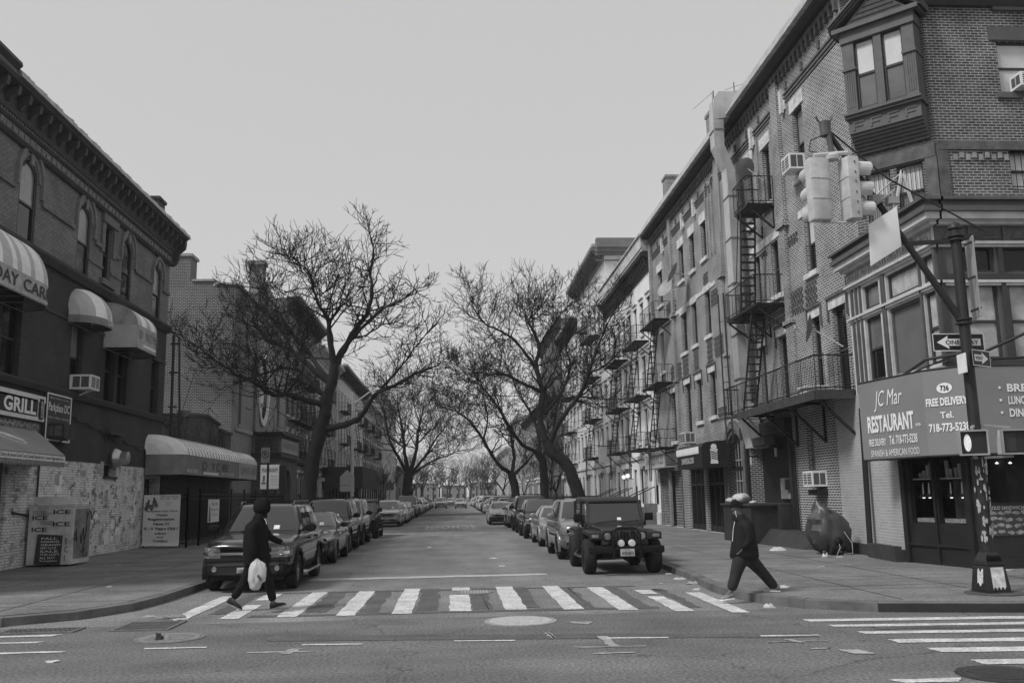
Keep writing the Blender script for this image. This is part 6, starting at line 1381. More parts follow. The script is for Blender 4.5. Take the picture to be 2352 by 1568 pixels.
CG = M('car_glass', .02, .03, .25, 1.5, spec=.9, coat=.3); CGL = M('car_glass_side', .015, .03, .0, spec=1.0, coat=.3); TYR = M('tyre_rubber', .016, .85, .2, 6); RIM = M('rim_alloy', .30, .35, .1, 5, metal=.8); PLS = M('plastic_trim', .008, .65, .15, 5, spec=.2); LNS = M('headlight_lens', .20, .12, .45, 9, spec=.8, coat=1); CHR = M('chrome', .6, .15, 0, metal=1.0); SEAM = M('panel_gap', .004, .9, 0); UND = M('underbody', .01, .9, .2)
def wheel(root, x, y, r, w, side, rimr=.62, nsp=5, rim=None):
    m = MB(); m.lathe([(r * rimr * .98, -w / 2), (r * .9, -w / 2), (r * .98, -w * .36), (r, -w * .2), (r, w * .2), (r * .98, w * .36), (r * .9, w / 2), (r * rimr * .98, w / 2), (r * rimr * .98, -w / 2)], (x, y, r), 'x', 32)
    t = obj('wheel', m, TYR, root, 30); m = MB(); s = side; xo = x + s * w * .42
    m.lathe([(r * rimr, x + s * w * .3 - 0), (r * rimr, xo), (r * rimr * .92, xo), (r * rimr * .9, x + s * w * .12)], (0, y, r), 'x', 28)
    for k in range(nsp):
        a = 2 * PI * k / nsp + .3; e = Vector((0, math.cos(a), math.sin(a))); f = Vector((0, -e.z, e.y)); c = Vector((xo - s * .015, y, r)); sx = Vector((s * .02, 0, 0)); wd = r * .11
        p = [c + e * r * .06 - f * wd - sx * 2, c + e * r * rimr * .93 - f * wd * .7 - sx * 2, c + e * r * rimr * .93 + f * wd * .7 - sx * 2, c + e * r * .06 + f * wd - sx * 2]
        m.hexa(p + [q + sx * 2 for q in p])
    m.lathe([(.001, xo + s * .012), (r * .14, xo + s * .008), (r * .16, xo - s * .04)], (0, y, r), 'x', 14)
    obj('rim', m, rim or RIM, t, 40); return t
def car(kind, label, loc, body_mat, grp, plate=None, rotz=0, detail=True, accent=None, **kw):
    P = dict(L=4.85, W=1.88, H=1.76, hood0=1.00, hood1=1.15, belt=1.13, tail=1.12, wy0=-1.12, wy1=-.42, ry0=2.28, ry1=2.02, topw=.66, r=.37, ax0=-1.45, ax1=1.45, zb=.27, nose=.06, lowtrim=True, rails=True, deck=0)
    if kind == 'sedan': P.update(L=4.8, W=1.82, H=1.45, hood0=.76, hood1=.98, belt=.98, tail=1.02, wy0=-1.02, wy1=-.12, ry0=1.75, ry1=.95, topw=.60, r=.325, ax0=-1.45, ax1=1.38, zb=.2, nose=.16, lowtrim=False, rails=False)
    if kind == 'crossover': P.update(L=4.55, W=1.83, H=1.66, hood0=.93, hood1=1.08, belt=1.07, tail=1.1, wy0=-1.25, wy1=-.35, ry0=2.12, ry1=1.75, topw=.63, r=.35, ax0=-1.35, ax1=1.35, zb=.26, nose=.13, rails=False)
    if kind == 'boxy': P.update(L=4.6, W=1.8, H=1.82, hood0=1.02, hood1=1.12, belt=1.14, tail=1.14, wy0=-1.05, wy1=-.6, ry0=2.2, ry1=2.1, topw=.68, r=.38, ax0=-1.4, ax1=1.38, zb=.3, nose=.03)
    if kind == 'van': P.update(L=5.0, W=1.95, H=1.95, hood0=1.05, hood1=1.2, belt=1.2, tail=1.2, wy0=-1.35, wy1=-.6, ry0=2.4, ry1=2.3, topw=.76, r=.36, ax0=-1.6, ax1=1.6, zb=.3, nose=.05, rails=False)
    P.update(kw); L, W = P['L'] / 2, P['W'] / 2
    root = thing({'sedan': 'parked_car', 'suv': 'parked_suv', 'crossover': 'parked_suv', 'boxy': 'parked_suv', 'van': 'parked_van'}[kind], label, {'sedan': 'car', 'suv': 'SUV', 'crossover': 'SUV', 'boxy': 'SUV', 'van': 'van'}[kind], (*loc, 0), grp, rotz=rotz, world=False)
    zb, nz = P['zb'], P['nose']
    st = [(-L, zb + .14, P['hood0'] - .18, P['hood0'] - .13, W * .80), (-L + .03 + nz * .2, zb + .03, P['hood0'] - .08, P['hood0'] - .03, W * .88), (-L + .14 + nz, zb, P['hood0'] - .02, P['hood0'] + .03, W * .94), (-L + .55, zb, P['hood0'] + .04, P['hood0'] + .07, W * .985),
          (P['wy0'] - .12, zb, P['belt'] - .05, P['hood1'], W), (P['wy0'] + .4, zb, P['belt'] - .02, P['hood1'] + .01, W), (0.5, zb, P['belt'] - .01, P['belt'] + .02, W), (P['ry0'] - .35, zb, P['tail'] - .02, P['tail'] + .02, W * .99), (L - .3, zb + .03, P['tail'] - .04, P['tail'] + .01, W * .96), (L - .06, zb + .06, P['tail'] - .1, P['tail'] - .05, W * .9), (L, zb + .14, P['tail'] - .2, P['tail'] - .15, W * .82)]
    vs = []; fs = []; rings = []
    for (y, b_, zs, zt, hw) in st:
        h = [(0, b_), (hw * .80, b_), (hw * .965, b_ + .08), (hw * .995, b_ + (zs - b_) * .45), (hw * .985, zs - (zs - b_) * .12), (hw * .92, zs + .01), (hw * .6, zt), (0, zt + .015)]
        bow = lambda x: (abs(x) / hw) ** 2.2 * (.16 if y < 0 else .10) * (1 if abs(y) > L - .5 else 0) * (1 if y < 0 else -1)
        full = [(x, z) for x, z in h] + [(-x, z) for x, z in h[-2:0:-1]]
        rings.append([len(vs) + k for k in range(len(full))]); vs += [(x, y + bow(x), z) for x, z in full]
    n = len(rings[0])
    for a, b in zip(rings, rings[1:]):
        for k in range(n): fs.append([a[k], a[(k + 1) % n], b[(k + 1) % n], b[k]])
    for rg_ in (rings[0], rings[-1]):
        for k in range(0, 4): 
            i0, i1, j1, j0 = rg_[(0 - k) % n] if 0 else rg_[k], rg_[k + 1], None, None
        half = n // 2
        for k in range(half):          # quads across
            a, b = rg_[k], rg_[k + 1]; c, d = rg_[(n - k - 1) % n], rg_[(n - k) % n]
            q = [a, b, c, d]; q = [x for i, x in enumerate(q) if x not in q[:i]]
            if len(q) > 2: fs.append(q)
    cut = [((0, P[a], P['r'] + .005), P['r'] + .055, W + .5) for a in ('ax0', 'ax1')]
    V, F = eval_mesh(vs, fs, 2, cut if detail else ())
    mb = MB(); mb.v = V; mb.f = F; mb.mi = []
    for f in F:
        c = Vector((0, 0, 0))
        for i in f: c += Vector(V[i])
        c /= len(f); dark = False
        for a in ('ax0', 'ax1'):
            dd = math.hypot(c.y - P[a], c.z - P['r'] - .005)
            if detail and dd < P['r'] + .06 and abs(c.x) < W * .985 and c.z > zb + .02: dark = True
        if c.z < zb + .05: dark = True
        low = P['lowtrim'] and c.z < zb + .27
        mb.mi.append(1 if dark else (2 if low else 0))
    body = obj('body', mb, [body_mat, UND, accent or body_mat], root, 50); bv = bvh_of(V, F)
    # cabin
    zt = P['H']; lv = [(0, P['belt'] - .06, P['wy0'], P['ry0'], W * .93), (1, P['belt'] + .04, P['wy0'] + .09, P['ry0'] - .04, W * .915), (2, zt - .10, P['wy1'] - .04, P['ry1'] + .04, P['topw'] * 1.02), (3, zt - .025, P['wy1'] + .10, P['ry1'] - .06, P['topw'] * .93), (4, zt, P['wy1'] + .4, P['ry1'] - .35, P['topw'] * .6)]
    vs = []; fs = []; rings = []
    for (_, z, yf, yr, hw) in lv:
        ring = [(0, yf - .07), (hw * .55, yf - .05), (hw * .92, yf + .02), (hw, yf + .16), (hw, yf + (yr - yf) * .35), (hw, yf + (yr - yf) * .7), (hw * .985, yr - .14), (hw * .9, yr - .01), (hw * .5, yr + .03), (0, yr + .04)]
        full = ring + [(-x, y) for x, y in ring[-2:0:-1]]; rings.append([len(vs) + k for k in range(len(full))]); vs += [(x, y, z) for x, y in full]
    n = len(rings[0])
    for a, b in zip(rings, rings[1:]):
        for k in range(n): fs.append([a[k], a[(k + 1) % n], b[(k + 1) % n], b[k]])
    rg_ = rings[-1]
    for k in range(n // 2):
        q = [rg_[k], rg_[k + 1], rg_[(n - k - 1) % n], rg_[(n - k) % n]]; q = [x for i, x in enumerate(q) if x not in q[:i]]
        if len(q) > 2: fs.append(q)
    V2, F2 = eval_mesh(vs, fs, 2); mb = MB(); mb.v = V2; mb.f = F2; mb.mi = [0] * len(F2); obj('cabin', mb, body_mat, root, 50); bc = bvh_of(V2, F2)
    zb2, zt2 = P['belt'] + .045, zt - .115
    wb, wt = W * .80, P['topw'] * .90
    m = MB(); patch(m, bc, [(-wb, zb2), (wb, zb2), (wt, zt2), (-wt, zt2)], '-y', 14, 7, .008); ws = obj('windscreen', m, CG, root, True)
    m = MB(); patch(m, bc, [(-wb, zb2 + .02), (wb, zb2 + .02), (wt, zt2), (-wt, zt2)], '+y', 8, 5, .008); obj('rear_window', m, CGL, root, True)
    def ylim(t): return (P['wy0'] + .28 + (P['wy1'] - P['wy0'] + .02) * t, P['ry0'] - .18 + (P['ry1'] - P['ry0']) * t)
    splits = [0, .36, .68, 1] if kind != 'sedan' else [0, .47, 1]
    for s, ax in ((1, '+x'), (-1, '-x')):
        for a, b in zip(splits, splits[1:]):
            ga = .035 if a > 0 else .0; gb = .035 if b < 1 else .0
            f = lambda t, u: ylim(t)[0] + (ylim(t)[1] - ylim(t)[0]) * u
            m = MB(); q = [(f(0, a) + ga, zb2 - .01), (f(0, b) - gb, zb2 - .01), (f(1, b) - gb, zt2 + .02), (f(1, a) + ga, zt2 + .02)]
            patch(m, bc, q, ax, 5, 4, .006); obj('side_window', m, CGL, root, True)
    if detail:
        m = MB()
        for s, ax in ((1, '+x'), (-1, '-x')):
            for yy in (P['wy0'] + .05, P['wy0'] + .05 + (P['ry0'] - P['wy0']) * .36, P['wy0'] + (P['ry0'] - P['wy0']) * .68): patch(m, bv, [(yy - .006, zb + .12), (yy + .006, zb + .12), (yy + .006, P['belt'] - .06), (yy - .006, P['belt'] - .06)], ax, 1, 8, .003)
            patch(m, bv, [(P['wy0'], zb + .12), (P['ry0'] - .8, zb + .12), (P['ry0'] - .8, zb + .132), (P['wy0'], zb + .132)], ax, 10, 1, .003)
        patch(m, bv, [(-W * .86, P['hood0'] - .05), (W * .86, P['hood0'] - .05), (W * .86, P['hood0'] - .04), (-W * .86, P['hood0'] - .04)], '-y', 12, 1, .003)
        obj('panel_gaps', m, SEAM, root)
        if P['lowtrim']:
            for s, ax in ((1, '+x'), (-1, '-x')): 
                m = MB(); patch(m, bv, [(P['ax0'] + .55, zb + .38), (P['ax1'] - .55, zb + .38), (P['ax1'] - .55, zb + .43), (P['ax0'] + .55, zb + .43)], ax, 8, 1, .012); obj('side_moulding', m, CHR if kind == 'suv' else PLS, root)
        for s in (1, -1):
            for yy in (P['wy0'] + .9, P['wy0'] + 1.95):
                m = MB(); x = W * .985 * s; m.box(*sorted((x - .01 * s, x + .03 * s)), yy, yy + .17, P['belt'] - .16, P['belt'] - .125); obj('door_handle', m, body_mat if kind != 'suv' else PLS, root)
    # front end
    h0 = P['hood0']; Zl = h0 - .30 if kind != 'sedan' else h0 - .19; gh = .20 if kind != 'sedan' else .13
    gw = W * .50; m = MB(); patch(m, bv, [(-gw, Zl), (gw, Zl), (gw, Zl + gh), (-gw, Zl + gh)], '-y', 8, 3, .008); gr = obj('grille', m, M('grille_black', .008, .4, .1), root)
    m = MB()
    if kind == 'suv':
        patch(m, bv, [(-W * .88, Zl + .055), (W * .88, Zl + .055), (W * .88, Zl + .115), (-W * .88, Zl + .115)], '-y', 18, 2, .045); 
    else:
        for k in range(3 if detail else 1): z_ = Zl + .03 + k * .055; patch(m, bv, [(-gw, z_), (gw, z_), (gw, z_ + .018), (-gw, z_ + .018)], '-y', 8, 1, .018)
    patch(m, bv, [(-.07, Zl + .04), (.07, Zl + .04), (.07, Zl + .12), (-.07, Zl + .12)], '-y', 2, 2, .05) if kind in ('suv', 'sedan') else None
    obj('bars', m, CHR, gr)
    for s in (1, -1):
        m = MB()
        if kind == 'sedan': q = [(s * W * .52, Zl + .02), (s * W * .93, Zl + .11), (s * W * .95, Zl + .21), (s * W * .54, Zl + .12)]
        else: q = [(s * W * .54, Zl - .01), (s * W * .93, Zl + .0), (s * W * .93, Zl + .2), (s * W * .54, Zl + .2)]
        patch(m, bv, q, '-y', 6, 4, .014)
        if kind != 'sedan':
            patch(m, bv, [(-L + .2, Zl), (-L + .42, Zl + .02), (-L + .42, Zl + .17), (-L + .2, Zl + .2)], '+x' if s > 0 else '-x', 3, 3, .012)
        hl = obj('headlight', m, LNS, root)
        m = MB(); h = bv.ray_cast(Vector((s * W * .72, -9, Zl + .10)), Vector((0, 1, 0)))
        if h[0]: m.lathe([(.001, -.002), (.05, -.002), (.062, -.012), (.066, -.004)], (h[0].x, h[0].y - .018, h[0].z), 'y', 14); obj('bulb_reflector', m, CHR, hl)
    bw2 = W * .78; m = MB(); patch(m, bv, [(-bw2, zb + .10), (bw2, zb + .10), (bw2, zb + .24), (-bw2, zb + .24)], '-y', 10, 2, .010); bpn = obj('lower_intake', m, PLS if kind != 'suv' else UND, root)
    for s in (1, -1):
        m = MB(); h = bv.ray_cast(Vector((s * W * .66, -9, zb + .20)), Vector((0, 1, 0)))
        if h[0]: m.lathe([(.001, -.01), (.045, -.014), (.055, .01)], (h[0].x, h[0].y - .012, h[0].z), 'y', 12); obj('fog_lamp', m, LNS, bpn)
    m = MB(); zp = zb + .27 if kind != 'suv' else zb + .16; h = bv.ray_cast(Vector((0.0, -9, zp)), Vector((0, 1, 0))); yp = h[0].y - .035
    m.box(-.155, .155, yp, yp + .03, zp - .075, zp + .075); np_ = obj('number_plate', m, M('plate_pale', .45, .5, .1), root)
    if plate: text(plate, (-.125, yp - .003, zp - .04), (.25, 0, 0), (0, 0, .08), M('plate_ink', .03, .6, 0), np_, bold=.01)
    if kind == 'suv':        # chunky bumper corner fillers
        m = MB(); patch(m, bv, [(-W * .9, h0 - .40), (W * .9, h0 - .40), (W * .9, h0 - .36), (-W * .9, h0 - .36)], '-y', 14, 1, .03); obj('bumper_ledge', m, PLS, root)
    for s in (1, -1):
        m = MB(); y = P['wy0'] + .38; x = s * (W * .95); z = P['belt'] + .10
        m.lathe([(.001, -.055), (.07, -.05), (.10, -.01), (.102, .05), (.08, .055)], (0, 0, 0), 'y', 14); sx = 1.15
        m.v = [(x + s * .15 + p[0] * 1.25, y + p[1] * 1.1, z + p[2] * .9) for p in m.v]; k0 = len(m.v); m.beam((x - s * .04, y + .02, z - .06), (x + s * .12, y, z - .03), .05, .05)
        obj('mirror', m, PLS if kind in ('suv', 'boxy') else body_mat, root, 40)
    if detail:
        m = MB()
        for x0 in (-.55, .1):
            a = bc.ray_cast(Vector((x0 + .5, -9, zb2 + .05)), Vector((0, 1, 0)))[0]; 
            if a: m.tube([(x0 - .1, P['wy0'] - .01, zb2 - .03), (x0 + .45, a.y - .02, zb2 + .035)], .009, 4)
        obj('wiper', m, SEAM, root)
        m = MB(); patch(m, bc, [(.30, zb2 + .03), (.42, zb2 + .03), (.42, zb2 + .11), (.30, zb2 + .11)], '-y', 2, 2, .014); obj('sticker', m, WHITE, ws)
        m = MB(); m.box(-.09, .09, P['wy1'] - .16, P['wy1'] - .13, zt2 - .10, zt2 - .05); 
    if P['rails']:
        for s in (1, -1):
            m = MB(); x = s * P['topw'] * .88; ya, yb = P['wy1'] + .15, P['ry1'] - .1
            m.tube([(x, ya, zt - .03), (x, ya + .15, zt + .035), (x, yb - .15, zt + .035), (x, yb, zt - .03)], .02, 6); obj('roof_rail', m, PLS if body_mat != PDARK else M('rail_grey', .15, .4, 0, metal=.5), root, 40)
        m = MB()
        for yy in (P['wy1'] + .6, P['ry1'] - .7): m.tube([(-P['topw'] * .88, yy, zt + .04), (P['topw'] * .88, yy, zt + .04)], .018, 5)
        obj('roof_crossbar', m, PLS, root)
    if detail and P['lowtrim'] and kind in ('suv', 'boxy'):
        for s in (1, -1):
            m = MB(); x = s * W * 1.0; m.hexa([(x - s * .06, P['ax0'] + .5, zb + .02), (x + s * .10, P['ax0'] + .55, zb + .02), (x + s * .10, P['ax1'] - .55, zb + .02), (x - s * .06, P['ax1'] - .5, zb + .02), (x - s * .06, P['ax0'] + .5, zb + .07), (x + s * .10, P['ax0'] + .55, zb + .07), (x + s * .10, P['ax1'] - .55, zb + .07), (x - s * .06, P['ax1'] - .5, zb + .07)]); obj('running_board', m, CHR if kind == 'suv' else PLS, root)
    if detail:
        for s in (1, -1):
            for a in ('ax0', 'ax1'):
                m = MB(); R = P['r'] + .06; N = 14
                for k in range(N):
                    t0, t1 = PI * (-.08) + PI * 1.16 * k / N, PI * (-.08) + PI * 1.16 * (k + 1) / N
                    pp = []
                    for xx in (W * .93, W + .012):
                        for (rr, tt) in ((R - .008, t0), (R + .035, t0), (R + .035, t1), (R - .008, t1)): pp.append((s * xx, P[a] - rr * math.cos(tt), P['r'] + rr * math.sin(tt)))
                    m.hexa(pp)
                obj('arch_trim', m, (accent or body_mat) if kind in ('suv', 'boxy') else body_mat, root)
    for s in (1, -1):
        for a in ('ax0', 'ax1'): wheel(root, s * (W - .13), P[a], P['r'], .22, s)
    m = MB(); m.box(-W * .7, W * .7, P['ax0'] - .05, P['ax1'] + .05, P['r'] - .06, P['r'] + .06); m.box(-W * .75, W * .75, -L + .25, L - .3, zb - .03, zb + .12); obj('underbody', m, UND, root)
    return root
GL = 'cars parked along the left kerb'; GR = 'cars parked along the right kerb'
suvA = car('suv', 'dark SUV with broad chrome grille bar, nearest car at the left kerb', (-4.2, 21.4), PDARK, GL, 'HBJ-2701', accent=PLS)
sedA = car('sedan', 'shiny black sedan with slanted headlights, second in the left row behind the nearest SUV', (-4.30, 28.7), PDARK, GL, 'GTK 5210')
suvB = car('boxy', 'dark SUV with roof rails, third in the left parked row', (-4.45, 33.7), PGREY, GL, None, accent=PLS)
boxA = car('boxy', 'silver SUV with dark cladding, fourth in the left parked row', (-4.45, 38.4), PSIL, GL, 'DZR-3382', accent=PLS)
crA = car('crossover', 'pale crossover with wide bright grille, standing clear behind the black jeep on the left', (-4.25, 60.3), PSIL, GL, 'FBC 6619', L=4.7)
crB = car('crossover', 'silver SUV with high bonnet, second in the right parked row directly behind the jeep', (3.86, 28.1), PGOLD, GR, None, accent=PMID, H=1.72, hood0=1.0, hood1=1.12, belt=1.1, rails=True)
crC = car('crossover', 'shiny black crossover, fourth in the right parked row', (3.85, 41.0), PDARK, GR, None, accent=PLS)
sedB = car('sedan', 'pale old sedan with black front bumper, standing out from the right row', (3.05, 60.2), PSIL, GR, 'T 642 917')
m = MB(); m.box(-.86, .86, -2.46, -2.2, .28, .50); o = obj('bumper', m, PLS, sedB)
van = car('van', 'dark-fronted van with light roof, tallest in the far part of the left row', (-4.2, 83), PGREY, GL, None, detail=True)
# --- jeep
def bev(o, w=.02, seg=2, ang=35):
    b = bmesh.new(); b.from_mesh(o.data); bmesh.ops.remove_doubles(b, verts=b.verts, dist=1e-5)
    es = [e for e in b.edges if len(e.link_faces) == 2 and e.calc_face_angle(0) > math.radians(ang)]
    bmesh.ops.bevel(b, geom=es, offset=w, segments=seg, profile=.6, affect='EDGES', clamp_overlap=True)
    bmesh.ops.recalc_face_normals(b, faces=b.faces); b.to_mesh(o.data); b.free(); o.data.shade_smooth(); o.data.set_sharp_from_angle(angle=math.radians(40)); return o
def jeep(label, loc, pm, grp, plate, tone=None):
    R = thing('parked_jeep', label, 'jeep', (*loc, 0), grp, world=False); tone = tone or PLS
    m = MB(); m.hexa([(-.50, -1.72, .62), (.50, -1.72, .62), (.66, -.62, .62), (-.66, -.62, .62), (-.50, -1.72, 1.03), (.50, -1.72, 1.03), (.66, -.62, 1.12), (-.66, -.62, 1.12)]); hd = bev(obj('hood', m, pm, R), .05, 3)
    m = MB(); m.box(-.70, .70, -.62, 1.85, .48, 1.1); m.box(-.68, .68, -.66, -.60, .9, 1.13); bev(obj('body', m, pm, R), .035)
    m = MB(); m.box(-.55, .55, -1.80, -1.70, .60, 1.035); gp = bev(obj('front_panel', m, pm, R), .04, 3)
    m = MB()
    for k in range(7): x = -.24 + k * .08; m.box(x - .022, x + .022, -1.812, -1.79, .68, .97)
    obj('grille_slot', m, SEAM, gp)
    for s in (1, -1):
        m = MB(); m.lathe([(.001, -.02), (.08, -.018), (.095, 0), (.11, .0), (.115, .02)], (s * .40, -1.81, .87), 'y', 22); h = obj('headlight', m, LNS, R, 40)
        m = MB(); m.lathe([(.098, -.012), (.118, -.012), (.118, .02)], (s * .40, -1.812, .87), 'y', 22); obj('bezel', m, PLS, h)
        m = MB(); m.lathe([(.001, -.05), (.07, -.045), (.085, -.01), (.085, .03), (.03, .06)], (s * .125 , -2.02, .72), 'y', 20); f = obj('spot_lamp', m, M('lamp_lens', .6, .15, .15, 12, coat=1), R, 40)
        # flat fenders with flares
        m = MB(); x0, x1 = (.50, .84); 
        m.hexa([(s * x0, -1.85, .92), (s * x1, -1.85, .88), (s * x1, -.75, .92), (s * x0, -.75, .95), (s * x0, -1.85, .98), (s * x1, -1.85, .95), (s * x1, -.75, .99), (s * x0, -.75, 1.0)])
        m.box(*sorted((s * x0, s * x1)), -1.92, -1.85, .80, .965); m.hexa([(s * .68, -.75, .5), (s * x1, -.75, .5), (s * x1, -.65, .5), (s * .68, -.65, .5), (s * .68, -1.0 + .25, .98), (s * x1, -.78, .98), (s * x1, -.68, .98), (s * .68, -.65, .98)])
        bev(obj('fender', m, tone, R), .02)
        m = MB(); m.box(*sorted((s * .62, s * .78)), -1.935, -1.92, .85, .92); obj('marker_lamp', m, LNS, R)
        m = MB(); m.hexa([(s * .69, .6, .95), (s * .84, .6, .90), (s * .84, 1.6, .90), (s * .69, 1.6, .95), (s * .69, .6, 1.0), (s * .84, .6, .97), (s * .84, 1.6, .97), (s * .69, 1.6, 1.0)]); m.hexa([(s * .69, .52, .55), (s * .84, .52, .55), (s * .84, .6, .55), (s * .69, .6, .55), (s * .69, .56, .97), (s * .84, .58, .97), (s * .84, .66, .97), (s * .69, .66, .97)]); bev(obj('rear_flare', m, tone, R), .015)
        m = MB(); m.box(*sorted((s * .74, s * .80)), -.42, -.36, 1.05, 1.2); m.box(*sorted((s * .78, s * .98)), -.44, -.34, 1.18, 1.36); bev(obj('mirror', m, PLS, R), .02)
        m = MB(); m.tube([(s * .78, -.6, .42), (s * .86, -.5, .36), (s * .86, .4, .36), (s * .78, .5, .42)], .035, 8); obj('side_step', m, CHR, R, 40)
        m = MB(); m.box(*sorted((s * .70, s * .712)), -.40, .55, .62, 1.06); m.box(*sorted((s * .712, s * .73)), .3, .42, .95, .99); bev(obj('door', m, pm, R), .008)
        for y, a in ((-1.28, 0), (1.1, 0)): wheel(R, s * .76, y, .40, .27, s, .52, 8)
    # windscreen frame, glass, top
    fr = [(-.68, -.60, 1.12), (.68, -.60, 1.12), (.64, -.34, 1.66), (-.64, -.34, 1.66)]
    m = MB(); 
    for a, b, w in ((0, 1, .09), (1, 2, .09), (2, 3, .10), (3, 0, .09)): m.beam(fr[a], fr[b], w, w * .8)
    bev(obj('windscreen_frame', m, pm, R), .015)
    m = MB(); m.face([(-.65, -.59, 1.14), (.65, -.59, 1.14), (.61, -.35, 1.63), (-.61, -.35, 1.63)]); ws = obj('windscreen', m, CG, R)
    m = MB(); m.box(.06, .16, -.60, -.595, 1.2, 1.26); m.v = [(x, y + (z - 1.14) * .49 - .006, z) for x, y, z in m.v]; obj('sticker', m, WHITE, ws)
    m = MB(); m.tube([(.42 + .17 * math.cos(q * PI / 10), -.36, 1.10 + .17 * math.sin(q * PI / 10)) for q in range(21)], .012, 5); m.v = [(x, y - .17 + (z - 1.14) * .49 - .02, z) for x, y, z in m.v]; 
    m = MB()
    for s in (-.45, .1): m.tube([(s, -.66, 1.14), (s + .5, -.60, 1.19)], .010, 4)
    obj('wiper', m, SEAM, R)
    m = MB(); m.hexa([(-.66, -.38, 1.66), (.66, -.38, 1.66), (.66, 1.75, 1.66), (-.66, 1.75, 1.66), (-.62, -.30, 1.745), (.62, -.30, 1.745), (.62, 1.7, 1.76), (-.62, 1.7, 1.76)]); bev(obj('roof', m, M('hard_top', .03, .5, .15), R), .035, 3)
    m = MB(); 
    for s in (1, -1):
        m.box(*sorted((s * .64, s * .69)), -.42, -.34, 1.1, 1.66); m.box(*sorted((s * .64, s * .69)), .52, .62, 1.1, 1.66); m.box(*sorted((s * .64, s * .69)), 1.66, 1.78, 1.1, 1.66)
    m.box(-.64, .64, 1.7, 1.76, 1.1, 1.2); obj('top_frame', m, tone, R)
    for s in (1, -1):
        m = MB(); m.face([(s * .672, -.34, 1.1), (s * .672, .52, 1.1), (s * .655, .52, 1.66), (s * .655, -.34, 1.66)]); obj('side_window', m, CGL, R); m = MB(); m.face([(s * .672, .62, 1.1), (s * .672, 1.66, 1.1), (s * .655, 1.66, 1.66), (s * .655, .62, 1.66)]); obj('side_window', m, CGL, R)
    m = MB(); m.box(-.86, .86, -2.08, -1.92, .50, .66); bev(obj('bumper', m, PLS, R), .03)
    m = MB(); hoop = [(-.30, -2.06, .60), (-.30, -2.10, .92), (-.24, -2.02, 1.03), (-.14, -1.99, 1.055), (.14, -1.99, 1.055), (.24, -2.02, 1.03), (.30, -2.10, .92), (.30, -2.06, .60)]; m.tube(hoop, .032, 8); m.tube([(-.3, -2.07, .60), (.3, -2.07, .60)], .028, 8); m.box(-.33, -.27, -2.1, -2.0, .38, .62); m.box(.27, .33, -2.1, -2.0, .38, .62); obj('bull_bar', m, PLS, R, 40)
    m = MB(); m.box(-.16, .16, -2.115, -2.09, .44, .60); p = obj('number_plate', m, M('plate_pale', .45, .5, .1), R); text(plate, (-.135, -2.118, .46), (.27, 0, 0), (0, 0, .085), M('plate_ink', .03, .6, 0), p, bold=.012); text('VIRGINIA' if tone is not PLS else 'NEW YORK', (-.07, -2.118, .565), (.14, 0, 0), (0, 0, .022), M('plate_ink', .03, .6, 0), p)
    m = MB(); m.box(-.5, .5, -1.5, 1.6, .36, .62); m.tube([(-.62, -1.28, .40), (.62, -1.28, .40)], .05, 8); m.tube([(-.62, 1.1, .40), (.62, 1.1, .40)], .05, 8); m.lathe([(.001, -1.42), (.13, -1.36), (.13, -1.2), (.001, -1.14)], (.15, 0, .40), 'y', 10); obj('underbody', m, UND, R)
    return R
jp = jeep('black jeep with bull bar and bright spot lamps, nearest at the right kerb', (3.9, 22.95), PDARK, GR, 'WSB·8874', M('flare_grey', .02, .5, .2, 4))
jp2 = copy_tree(jp, None, (-4.35, 44.0, 0), 0, 'black jeep seen past the silver SUV, fifth in the left parked row'); jp2['group'] = GL
def dup(src, x, y, label, col=None, grp=None, rz=0):
    mats = {}
    if col is not None:
        for p in (PDARK, PGREY, PSIL, PWHT, PMID, PGOLD): mats[p.name] = col
    c = copy_tree(src, None, (x, y, 0), rz, label, mats); c['group'] = grp or src['group']; return c
dup(sedA, 3.92, 34.9, 'silver sedan almost hidden, third in the right parked row', PSIL, GR); dup(suvB, 3.9, 47.2, 'dark SUV with roof rails, fifth in the right parked row', PDARK, GR); dup(sedA, 3.9, 54.4, 'grey sedan sixth in the right parked row, just before the pulled-out pale sedan', PMID, GR)
names = {'s': sedA, 'c': crA, 'b': suvB, 'v': van, 'x': crC}
lab = {'s': 'sedan', 'c': 'crossover', 'b': 'boxy SUV', 'v': 'van', 'x': 'small SUV'}; cn = {PDARK: 'black', PGREY: 'graphite', PSIL: 'silver', PWHT: 'white', PMID: 'grey', PGOLD: 'champagne'}
left = [('s', 67.2, PSIL), ('s', 72.6, PMID), ('s', 77.8, PWHT), ('b', 89.5, PDARK), ('s', 95.5, PWHT), ('c', 101.5, PSIL), ('s', 108, PGREY), ('x', 114.5, PWHT), ('s', 121, PSIL), ('b', 128, PDARK), ('s', 135, PWHT), ('x', 143, PGREY), ('s', 152, PSIL)]
right = [('x', 66.0, PGREY), ('b', 71.8, PMID), ('s', 77.2, PWHT), ('c', 83.0, PSIL), ('s', 88.6, PSIL), ('s', 94.0, PWHT), ('b', 99.5, PSIL), ('s', 105.2, PMID), ('x', 110.8, PWHT), ('s', 116.5, PSIL), ('c', 122.2, PWHT), ('s', 128, PSIL), ('b', 134, PWHT), ('s', 141, PMID), ('x', 149, PWHT), ('s', 158, PSIL), ('s', 168, PWHT)]
ordn = ['first', 'second', 'third', 'fourth', 'fifth', 'sixth', 'seventh', 'eighth', 'ninth', 'tenth', 'eleventh', 'twelfth', 'thirteenth', 'fourteenth', 'fifteenth', 'sixteenth', 'seventeenth']
for i, (k, y, c) in enumerate(left): dup(names[k], -4.25 + rnd.uniform(-.08, .08), y, '%s %s, %s car beyond the pale crossover in the left row' % (cn[c], lab[k], ordn[i]), c, GL)
